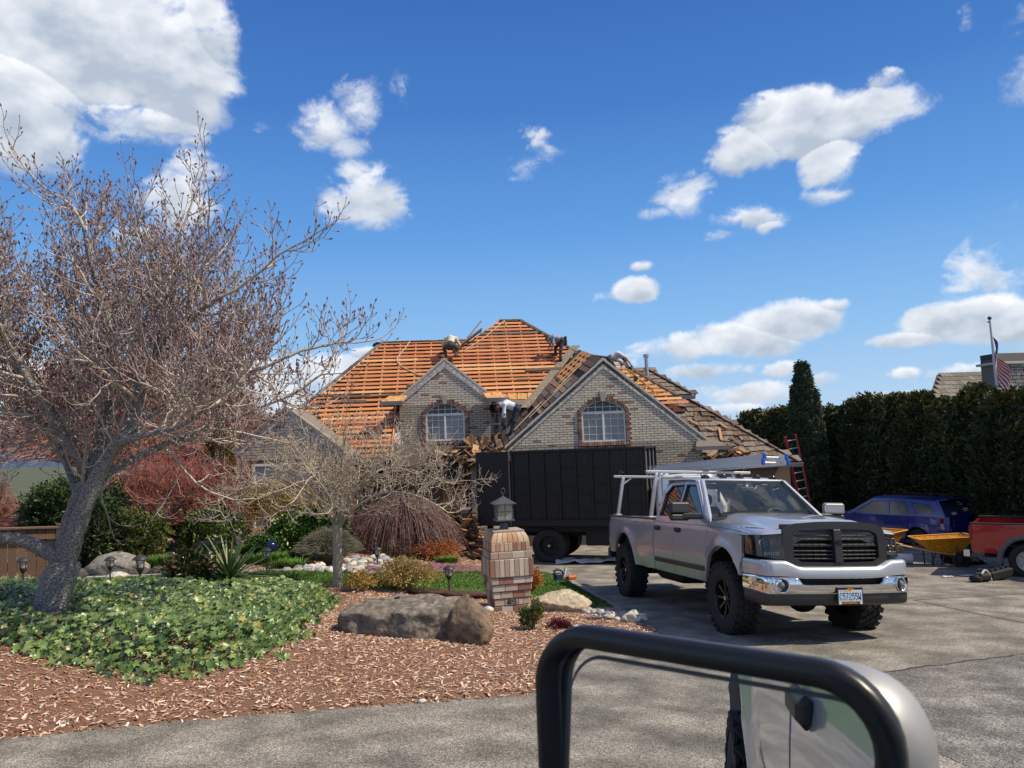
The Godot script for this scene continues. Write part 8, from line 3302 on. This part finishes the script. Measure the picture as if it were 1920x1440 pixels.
func make_debris() -> void:
	rng.seed = 441
	var shades := [mats["shake_brown"], mats["shake_dark"], mats["shake_tan"], mats["shake_grey"], mat("shake_fresh", Color(.44, .25, .12), .85, .0, "fine", 2.0)]
	var H := house.transform
	var meshes := []
	for i in 4:
		var b := MB.new()
		b.box(Transform3D(), Vector3([.14, .2, .11, .17][i], .016, [.5, .42, .6, .35][i]), .003)
		meshes.append(b.mesh())
	var toss := func(called: String, label: String, c: Vector3, sx: float, sy: float, sz: float, n: int, indiv: bool) -> void:
		var o := thing(called, label, "debris pile", c)
		for i in n:
			var a := rnd(0, TAU)
			var r := sqrt(rng.randf())
			var hgt := sy * (1.0 - r * r * .85) * rnd(.2, 1.0)
			var s := obj("shake", meshes[rng.randi() % 4], shades[[0, 0, 1, 2, 3, 4][rng.randi() % 6]], o)
			s.transform = Transform3D(Basis.from_euler(Vector3(rnd(-.7, .7), rnd(0, TAU), rnd(-.6, .6))), Vector3(cos(a) * r * sx * .5, hgt, sin(a) * r * sz * .5))
	toss.call("shake_heap", "big heap of torn-off brown shakes on the ground left of the dump truck", Vector3(-1.55, bed_y(-1.55, -21.3) - .1, -21.3), 1.7, 1.55, 1.6, 210, true)
	toss.call("shake_heap", "tangle of broken shakes hanging over the porch roof edge", H * Vector3(-4.75, 2.75, -.1), 2.3, .55, 1.2, 130, true)
	toss.call("shake_heap", "pile of loose shakes caught above the right garage eave", H * Vector3(4.35, 2.42, -.95), 1.6, .55, .9, 85, true)
	toss.call("shake_heap", "spill of long shakes at the lower left foot of the garage gable", H * Vector3(-3.55, 2.75, .0), 1.0, .5, .9, 60, true)
	var o := thing("splinter_fan", "fan of split shakes sticking up beside the dormer", "debris", H * Vector3(-4.15, 3.0, -.75))
	for i in 26:
		var b := MB.new()
		var a := rnd(-1.0, 1.15)
		b.beam(Vector3(rnd(-.3, .3), -.1, rnd(-.2, .3)), Vector3(sin(a) * rnd(.4, .75), rnd(.2, .72) * cos(a * .7), rnd(-.1, .35)), rnd(.05, .13), .014, Vector3(.1, .2, 1))
		obj("shake", b, shades[[0, 2, 4, 2, 4, 0][rng.randi() % 6]], o)
	for q in [[3.9, 4.0, .5], [4.5, 3.3, .7], [4.9, 3.05, .5], [4.2, 3.5, .3], [4.75, 3.6, .35], [3.75, 3.75, .3], [5.3, 3.1, .25], [4.1, 2.95, .45], [5.0, 2.7, .5]]:
		var b := MB.new()
		var z: float = (1.47 - q[1]) / .83
		b.box(Transform3D(), Vector3(.09, .016, q[2]), .003)
		var s := obj("loose_shake", b, shades[[2, 4, 0][rng.randi() % 3]])
		s.transform = H * Transform3D(Basis(Vector3.RIGHT, .69) * Basis(Vector3.UP, rnd(-.9, .9)), Vector3(q[0], q[1] + .09, z + .07))
		tag(s, "pale loose shake lying on the old shake roof right of the garage gable", "roof shake", "loose shakes on the right roof slope")

func make_far_things() -> void:
	rng.seed = 451
	var o := thing("neighbour_house", "neighbouring house beyond the hedge with grey shake roof and stone chimney", "house", Vector3(22.35, -1.75, -37.46), deg_to_rad(8))
	var b := MB.new()
	b.prism([Vector3(-6, 2.2, 3), Vector3(8, 2.2, 3), Vector3(8, 7.0, -3), Vector3(.5, 7.0, -3)], Vector3(0, -.2, -.1))
	obj("roof", b, mat("neighbour_roof_felt", Color(.09, .08, .07), .95), o)
	var sh := [mat("grey_shake", Color(.20, .18, .15), .9, .0, "fine", 2.0), mat("grey_shake_dark", Color(.135, .12, .10), .9, .0, "fine", 2.0)]
	for r in 16:
		var y := 3.4 + r * .23
		var z := 3.0 - (y - 2.2) / 4.8 * 6.0
		var xs := -6.0 + (y - 2.2) / 4.8 * 6.5
		var x := xs + .28
		while x < xs + 3.6:
			var w := rnd(.2, .42)
			var s := MB.new()
			s.beam(Vector3(x + w * .5, y, z + .12), Vector3(x + w * .5, y + .23, z - .2), w - .02, .035, Vector3(0, .78, .62))
			obj("shake", s, sh[rng.randi() % 2], o)
			x += w
	b = MB.new(); b.bx(2, 1.6, 0, 13, 3.4, 5.6)
	obj("wall", b, mat("neighbour_wall", Color(.3, .28, .25), .9), o)
	var ch := holder("chimney", o)
	b = MB.new(); b.bx(1.15, 5.6, 1.0, 1.86, 3.4, 1.0)
	obj("chimney_core", b, mat("chimney_mortar", Color(.13, .125, .12), .95), ch)
	var st := []
	for c in [Color(.27, .26, .255), Color(.21, .205, .20), Color(.32, .31, .30)]:
		st.append(mat("chimney_stone_%d" % st.size(), c, .9, .0, "rock", 1.5, 1.5))
	for face in 2:
		var span := 1.9 if face == 0 else 1.04
		var y := 4.2
		while y < 7.0:
			var h := rnd(.11, .2)
			var x := -span * .5
			while x < span * .5 - .05:
				var w := minf(rnd(.18, .5), span * .5 - x)
				var flare := .07 * smoothstep(6.75, 7.0, y)
				var s := MB.new()
				var t := Transform3D(Basis(), Vector3(1.15 + x + w * .5, y + h * .5, 1.5 + flare)) if face == 0 else Transform3D(Basis(Vector3.UP, PI / 2), Vector3(2.08 + flare, y + h * .5, 1.0 + x + w * .5))
				s.box(t, Vector3(w - .015, h - .015, .09 + rnd(0, .05)), .018)
				obj("stone", s, st[rng.randi() % 3], ch)
				x += w
			y += h
	b = MB.new(); b.bx(1.15, 7.1, 1.0, 2.16, .12, 1.3, .015)
	obj("chimney_slab", b, mat("slab_pale", Color(.45, .44, .43), .9), ch)
	b = MB.new()
	b.prism([Vector3(.2, 7.16, 1.55), Vector3(2.1, 7.16, 1.55), Vector3(2.0, 7.58, 1.4), Vector3(.3, 7.58, 1.4)], Vector3(0, 0, -1.0))
	obj("chimney_cowl", b, mat("cowl_black", Color(.009, .01, .012), .6), ch)
	o = thing("flagpole", "slim metal flagpole rising behind the hedge", "flagpole", Vector3(18.93, -1.2, -30.0))
	b = MB.new(); b.tube(PackedVector3Array([Vector3(.05, 0, 0), Vector3(0, 4.0, 0), Vector3(-.06, 7.75, 0)]), PackedFloat32Array([.07, .06, .035]), 12)
	obj("pole", b, mat("pole_alu", Color(.45, .45, .45), .4, .5), o)
	b = MB.new(); b.ball(Vector3(-.06, 7.83, 0), Vector3(.075, .075, .075), 14, 8); b.bx(-.09, 7.68, 0, .12, .05, .06, .01)
	obj("finial", b, mat("pole_dark", Color(.06, .06, .06), .4, .5), o)
	var fl := thing("flag", "limp striped flag with blue canton hanging on the flagpole", "flag", Vector3(18.93, -1.2, -30.0))
	var cm := {"r": mat("flag_red", Color(.46, .02, .035), .8), "w": mat("flag_white", Color(.62, .60, .60), .8), "b": mat("flag_blue", Color(.015, .022, .10), .8)}
	var fp := func(u: float, v: float) -> Vector3:
		var x := .04 + u * .62 * (.55 + .25 * sin(v * 3.0))
		var y := 7.1 - v * 1.25 - u * 1.25
		return Vector3(-.05 + x + .06 * sin(u * 9.0 + v * 4.0) , y, .20 * sin(u * 8.0 + v * 2.0) * (.3 + u))
	for k in 13:
		for part in [[.0, .4], [.4, 1.0]]:
			var canton: bool = part[0] == .0 and k < 7
			var rows := []
			for i in 2:
				var r := PackedVector3Array()
				for j in 13:
					r.append(fp.call(lerpf(part[0], part[1], j / 12.0), (k + i) / 13.0))
				rows.append(r)
			var mb := MB.new(); mb.grid(rows, Vector3(0, 0, 1))
			obj("canton" if canton else "stripe", mb, cm["b"] if canton else (cm["r"] if k % 2 == 0 else cm["w"]), fl)
	var stars := MB.new()
	for r in 5:
		for c in 6:
			var p: Vector3 = fp.call(.04 + c * .062, .05 + r * .098)
			for s in 5:
				var a := TAU * s / 5.0
				stars.face(p + Vector3(0, 0, .012), p + Vector3(cos(a - .5), sin(a - .5), 0) * .012 + Vector3(0, 0, .012), p + Vector3(cos(a), sin(a), 0) * .03 + Vector3(0, 0, .012))
	obj("stars", stars, cm["w"], fl).set_meta("kind", "stuff")

# ---------------------------------------------------------------- people: one surface over a field of tapered capsules
func field_mesh(mb: MB, bones: Array, cell: float, k: float, only := AABB()) -> void:
	var lo := Vector3.ONE * 1e9
	var hi := -lo
	for b in bones:
		for e in [[b[0], b[2]], [b[1], b[3]]]:
			lo = lo.min((e[0] as Vector3) - Vector3.ONE * e[1])
			hi = hi.max((e[0] as Vector3) + Vector3.ONE * e[1])
	lo -= Vector3.ONE * cell * 2.5; hi += Vector3.ONE * cell * 2.5
	var nx := int((hi.x - lo.x) / cell) + 2; var ny := int((hi.y - lo.y) / cell) + 2; var nz := int((hi.z - lo.z) / cell) + 2
	var f := PackedFloat32Array(); f.resize(nx * ny * nz); f.fill(1.0)
	var own := PackedInt32Array(); own.resize(nx * ny * nz); own.fill(-1)
	var best := PackedFloat32Array(); best.resize(nx * ny * nz); best.fill(9.0)
	for bi in bones.size():
		var b: Array = bones[bi]
		var A: Vector3 = b[0]; var Bv: Vector3 = b[1]
		var ra: float = b[2]; var rb: float = b[3]
		var m := maxf(ra, rb) + k * 1.5 + cell * 2.0
		var l := ((A.min(Bv) - Vector3.ONE * m - lo) / cell).floor()
		var h := ((A.max(Bv) + Vector3.ONE * m - lo) / cell).ceil()
		var ab := Bv - A
		var inv := 1.0 / maxf(ab.length_squared(), 1e-9)
		for z in range(maxi(0, int(l.z)), mini(nz, int(h.z) + 1)):
			for y in range(maxi(0, int(l.y)), mini(ny, int(h.y) + 1)):
				for x in range(maxi(0, int(l.x)), mini(nx, int(h.x) + 1)):
					var p := lo + Vector3(x, y, z) * cell
					var t := clampf((p - A).dot(ab) * inv, .0, 1.0)
					var d := (p - A - ab * t).length() - lerpf(ra, rb, t)
					var i := (z * ny + y) * nx + x
					if d < best[i]:
						best[i] = d; own[i] = bi
					var e := f[i]
					var hh := clampf(.5 + .5 * (e - d) / k, .0, 1.0)
					f[i] = lerpf(e, d, hh) - k * hh * (1.0 - hh)
	var ids := {}
	var step := [1, nx, nx * ny]
	var offs := [0, 1, nx, nx + 1, nx * ny, nx * ny + 1, nx * ny + nx, nx * ny + nx + 1]
	for z in nz - 1:
		for y in ny - 1:
			for x in nx - 1:
				var i := (z * ny + y) * nx + x
				var neg := 0
				for o in offs:
					if f[i + o] < .0: neg += 1
				if neg == 0 or neg == 8: continue
				var sum := Vector3.ZERO
				var cnt := 0
				for e in [[0, 1], [2, 3], [4, 5], [6, 7], [0, 2], [1, 3], [4, 6], [5, 7], [0, 4], [1, 5], [2, 6], [3, 7]]:
					var fa := f[i + offs[e[0]]]; var fb := f[i + offs[e[1]]]
					if (fa < .0) != (fb < .0):
						var t := fa / (fa - fb)
						var pa := Vector3(e[0] & 1, (e[0] >> 1) & 1, (e[0] >> 2) & 1); var pb := Vector3(e[1] & 1, (e[1] >> 1) & 1, (e[1] >> 2) & 1)
						sum += pa.lerp(pb, t); cnt += 1
				var p := lo + (Vector3(x, y, z) + sum / cnt) * cell
				var g := Vector3(f[i + 1] + f[i + nx + 1] - f[i] - f[i + nx] + f[i + offs[5]] + f[i + offs[7]] - f[i + offs[4]] - f[i + offs[6]], f[i + nx] + f[i + nx + 1] - f[i] - f[i + 1] + f[i + offs[6]] + f[i + offs[7]] - f[i + offs[4]] - f[i + offs[5]], f[i + offs[4]] + f[i + offs[5]] + f[i + offs[6]] + f[i + offs[7]] - f[i] - f[i + 1] - f[i + nx] - f[i + nx + 1])
				mb.col = bones[maxi(own[i], 0)][4]
				ids[i] = mb.vert(p, g.normalized())
	for i in ids:
		var x: int = i % nx; var y: int = (i / nx) % ny; var z: int = i / (nx * ny)
		for ax in 3:
			var a1 := (ax + 1) % 3; var a2 := (ax + 2) % 3
			if [x, y, z][a1] == 0 or [x, y, z][a2] == 0: continue
			if (f[i] < .0) == (f[i + step[ax]] < .0): continue
			var q0: int = i; var q1: int = i - step[a1]; var q2: int = i - step[a1] - step[a2]; var q3: int = i - step[a2]
			if ids.has(q1) and ids.has(q2) and ids.has(q3):
				mb.tri(ids[q0], ids[q1], ids[q2]); mb.tri(ids[q0], ids[q2], ids[q3])

func hand_bones(wrist: Vector3, dir: Vector3, palm_n: Vector3, c: Color) -> Array:
	var d := dir.normalized()
	var s := d.cross(palm_n).normalized()
	var out := [[wrist, wrist + d * .075, .024, .028, c], [wrist + d * .03 + s * .015, wrist + d * .085 + s * .02, .02, .02, c]]
	for i in 4:
		var b := wrist + d * .085 + s * (.028 - i * .019)
		var l: float = [.034, .04, .037, .028][i]
		var m := b + d * l * .8 + palm_n * l * .5
		out.append([b, m, .011, .010, c])
		out.append([m, m + palm_n * l * .8 - d * l * .1, .010, .008, c])
	var th := wrist + d * .03 + s * .03
	out.append([th, th + s * .025 + d * .03 + palm_n * .015, .013, .011, c])
	out.append([th + s * .025 + d * .03 + palm_n * .015, th + s * .012 + d * .05 + palm_n * .035, .011, .009, c])
	return out

func head_bones(c: Vector3, face: Vector3, up: Vector3, skin: Color, hair: Color) -> Array:
	var r := up.cross(face).normalized()
	return [[c + up * .02 - face * .012, c + up * .025 + face * .015, .088, .082, skin], [c - up * .05 + face * .03, c - up * .085 + face * .055, .058, .036, skin],
		[c + up * .045 - face * .03, c + up * .05 + face * .02, .092, .080, hair], [c - up * .01 - face * .055, c + up * .03 - face * .05, .07, .075, hair],
		[c + up * .01 + face * .09, c - up * .02 + face * .112, .012, .016, skin], [c - up * .048 + face * .088 - r * .02, c - up * .048 + face * .088 + r * .02, .009, .009, Color(skin.r * .7, skin.g * .45, skin.b * .45)],
		[c + r * .09 - up * .01, c + r * .094 + up * .03, .014, .018, skin], [c - r * .09 - up * .01, c - r * .094 + up * .03, .014, .018, skin],
		[c + face * .086 + r * .032 + up * .015, c + face * .087 + r * .036 + up * .015, .010, .010, Color(.03, .02, .02)], [c + face * .086 - r * .032 + up * .015, c + face * .087 - r * .036 + up * .015, .010, .010, Color(.03, .02, .02)]]

func person(label: String, at: Vector3, turn: float, sc: float, J: Dictionary, shirt: Color, trousers: Color, boots: Color, skin: Color, hair: Color, gloves: Color) -> Node3D:
	var o := thing("person", label, "person", at, turn)
	o.scale = Vector3.ONE * sc
	var mb := MB.new()
	var bones := []
	for s in ["l", "r"]:
		bones.append([J["foot_" + s] + Vector3(0, .03, -.06), J["foot_" + s] + Vector3(0, .0, .15), .05, .04, boots])
		bones.append([J["foot_" + s] + Vector3(0, .05, -.03), J["foot_" + s].lerp(J["knee_" + s], .3), .052, .055, boots])
		bones.append([J["foot_" + s].lerp(J["knee_" + s], .25), J["knee_" + s], .06, .072, trousers])
		bones.append([J["knee_" + s], J["hip_" + s], .075, .105, trousers])
		bones.append([J["shoulder_" + s], J["elbow_" + s], .064, .05, shirt])
		bones.append([J["elbow_" + s], J["elbow_" + s].lerp(J["hand_" + s], .45), .05, .045, shirt])
		bones.append([J["elbow_" + s].lerp(J["hand_" + s], .4), J["hand_" + s], .042, .03, skin])
		bones.append([J["shoulder_" + s], J["chest"], .075, .11, shirt])
	bones.append([J["hip_l"], J["hip_r"], .115, .115, trousers])
	bones.append([J["pelvis"], J["pelvis"].lerp(J["chest"], .35), .135, .13, trousers])
	bones.append([J["pelvis"].lerp(J["chest"], .3), J["chest"], .132, .15, shirt])
	bones.append([J["chest"], J["neck"], .14, .085, shirt])
	bones.append([J["neck"], J["head"], .058, .055, skin])
	field_mesh(mb, bones, .026, .045)
	field_mesh(mb, head_bones(J["head"], J["face"], J["headup"], skin, hair), .011, .014)
	for s in ["l", "r"]:
		field_mesh(mb, hand_bones(J["hand_" + s], (J["hand_" + s] - J["elbow_" + s]), Vector3(0, -.2, 1).normalized() if absf((J["hand_" + s] - J["elbow_" + s]).normalized().z) < .8 else Vector3(0, -1, 0), gloves), .008, .006)
	obj("body", mb, vmat("person_cloth", .85), o)
	return o

func bar_tool(label: String, a: Vector3, b: Vector3) -> void:
	var o := thing("pry_tool", label, "tool", Vector3.ZERO)
	var mb := MB.new()
	mb.rod(a, b, .017, 8)
	obj("shaft", mb, mat("ash_handle", Color(.34, .22, .12), .7), o)
	mb = MB.new()
	var d := (b - a).normalized()
	mb.beam(b, b + d * .16, .13, .015, Vector3(0, 0, 1))
	obj("blade", mb, mats["black_trim"], o)

func make_people() -> void:
	rng.seed = 500
	var H := house.transform
	var skin := Color(.30, .17, .11)
	var hair := Color(.02, .015, .012)
	var base := {
		"foot_l": Vector3(.13, .04, .02), "foot_r": Vector3(-.14, .04, -.05), "knee_l": Vector3(.15, .45, .12), "knee_r": Vector3(-.16, .45, .05), "hip_l": Vector3(.10, .82, -.10), "hip_r": Vector3(-.10, .82, -.10),
		"pelvis": Vector3(0, .86, -.10), "chest": Vector3(0, 1.00, .24), "neck": Vector3(0, .98, .42), "head": Vector3(0, .90, .54), "face": Vector3(0, -.75, .66).normalized(), "headup": Vector3(0, .66, .75).normalized(),
		"shoulder_l": Vector3(.185, .99, .32), "shoulder_r": Vector3(-.185, .99, .32), "elbow_l": Vector3(.22, .70, .34), "elbow_r": Vector3(-.22, .72, .40), "hand_l": Vector3(.10, .46, .40), "hand_r": Vector3(-.08, .50, .50)}
	var p2 := H * (Vector3(-.78, 6.50, -4.55))
	var J2 := base.duplicate()
	J2["foot_l"] = Vector3(.22, -.08, .05); J2["knee_l"] = Vector3(.20, .36, .02)
	J2["foot_r"] = Vector3(-.05, .18, .22); J2["knee_r"] = Vector3(-.10, .55, .18)
	person("roofer in blue shirt and dark vest bent over beside the high ridge", p2, deg_to_rad(-82), .86, J2, Color(.24, .31, .44), Color(.04, .035, .035), Color(.06, .04, .03), skin, Color(.02, .028, .06), Color(.05, .05, .055))
	var bp := thing("tool_pouch", "dark harness bag hanging behind the high-ridge roofer", "bag", p2 + Vector3(.20, .66, .05))
	var mb := MB.new(); mb.bx(0, 0, 0, .16, .3, .16, .05); mb.bx(.02, .17, .02, .12, .1, .14, .04)
	obj("body", mb, mat("pouch_black", Color(.02, .02, .022), .8), bp)
	var p3 := H * Vector3(-2.92, 3.62, -.72)
	var J3 := base.duplicate()
	J3["foot_l"] = Vector3(.18, -.02, .16); J3["knee_l"] = Vector3(.17, .42, .02)
	J3["hand_l"] = Vector3(.08, .40, .36); J3["hand_r"] = Vector3(-.06, .42, .40)
	J3["elbow_r"] = Vector3(-.2, .68, .36)
	person("roofer in white shirt and navy trousers prying shakes left of the garage gable", p3, deg_to_rad(-88), 1.0, J3, Color(.62, .66, .74), Color(.018, .024, .05), Color(.02, .02, .035), Color(.20, .11, .08), hair, Color(.06, .06, .07))
	bar_tool("long pry bar held by the white-shirted roofer", p3 + Vector3(-.42, .62, .05), p3 + Vector3(-.50, .02, .03))
	var p1 := H * Vector3(-4.98, 6.72, -4.55)
	var J1 := base.duplicate()
	J1["foot_l"] = Vector3(.19, .0, -.05); J1["foot_r"] = Vector3(-.19, .0, -.05)
	J1["knee_l"] = Vector3(.27, .34, .14); J1["knee_r"] = Vector3(-.27, .34, .14)
	J1["hip_l"] = Vector3(.12, .40, -.16); J1["hip_r"] = Vector3(-.12, .40, -.16)
	J1["pelvis"] = Vector3(0, .43, -.16); J1["chest"] = Vector3(0, .72, .10); J1["neck"] = Vector3(0, .75, .28); J1["head"] = Vector3(0, .72, .40)
	J1["shoulder_l"] = Vector3(.19, .74, .16); J1["shoulder_r"] = Vector3(-.19, .74, .16)
	J1["elbow_l"] = Vector3(.33, .50, .22); J1["elbow_r"] = Vector3(-.33, .50, .22); J1["hand_l"] = Vector3(.25, .30, .34); J1["hand_r"] = Vector3(-.25, .30, .34)
	person("roofer in pale shirt crouching with back turned above the dormer peak", p1, PI, .98, J1, Color(.55, .54, .44), Color(.035, .04, .05), Color(.10, .06, .04), skin, hair, Color(.10, .09, .08))
	var p4 := H * Vector3(1.0, 5.52, -3.45)
	var J4 := base.duplicate()
	J4["hand_l"] = Vector3(.10, .52, .66); J4["hand_r"] = Vector3(-.06, .58, .72); J4["elbow_l"] = Vector3(.2, .80, .50); J4["elbow_r"] = Vector3(-.2, .84, .55)
	J4["head"] = Vector3(0, .80, .50); J4["neck"] = Vector3(0, .93, .42)
	person("roofer in light grey shirt stooping behind the garage ridge", p4, deg_to_rad(84), .95, J4, Color(.50, .52, .56), Color(.05, .05, .06), Color(.06, .04, .03), skin, hair, Color(.04, .04, .04))
	bar_tool("pry bar held by the roofer behind the garage ridge", p4 + Vector3(.66, .62, .05), p4 + Vector3(.80, .12, .10))
	var bd := thing("dark_bundle", "small dark bundle left on the far left end of the ridge", "bundle", H * Vector3(-7.85, 7.42, -5.75))
	obj("body", stone_mesh(71, Vector3(.22, .11, .12), .5, 20, 12, .2), mat("bundle_black", Color(.015, .015, .017), .8), bd)

func _ready() -> void:
	setup()
	make_ground()
	make_house()
	make_trees()
	make_shrubs()
	make_far_things()
	make_fence()
	make_pillar()
	make_rocks()
	make_path_lights()
	make_silver_pickup()
	make_own_truck()
	make_wagon()
	make_red_pickup()
	make_dump_truck()
	make_garden_things()
	make_debris()
	make_people()
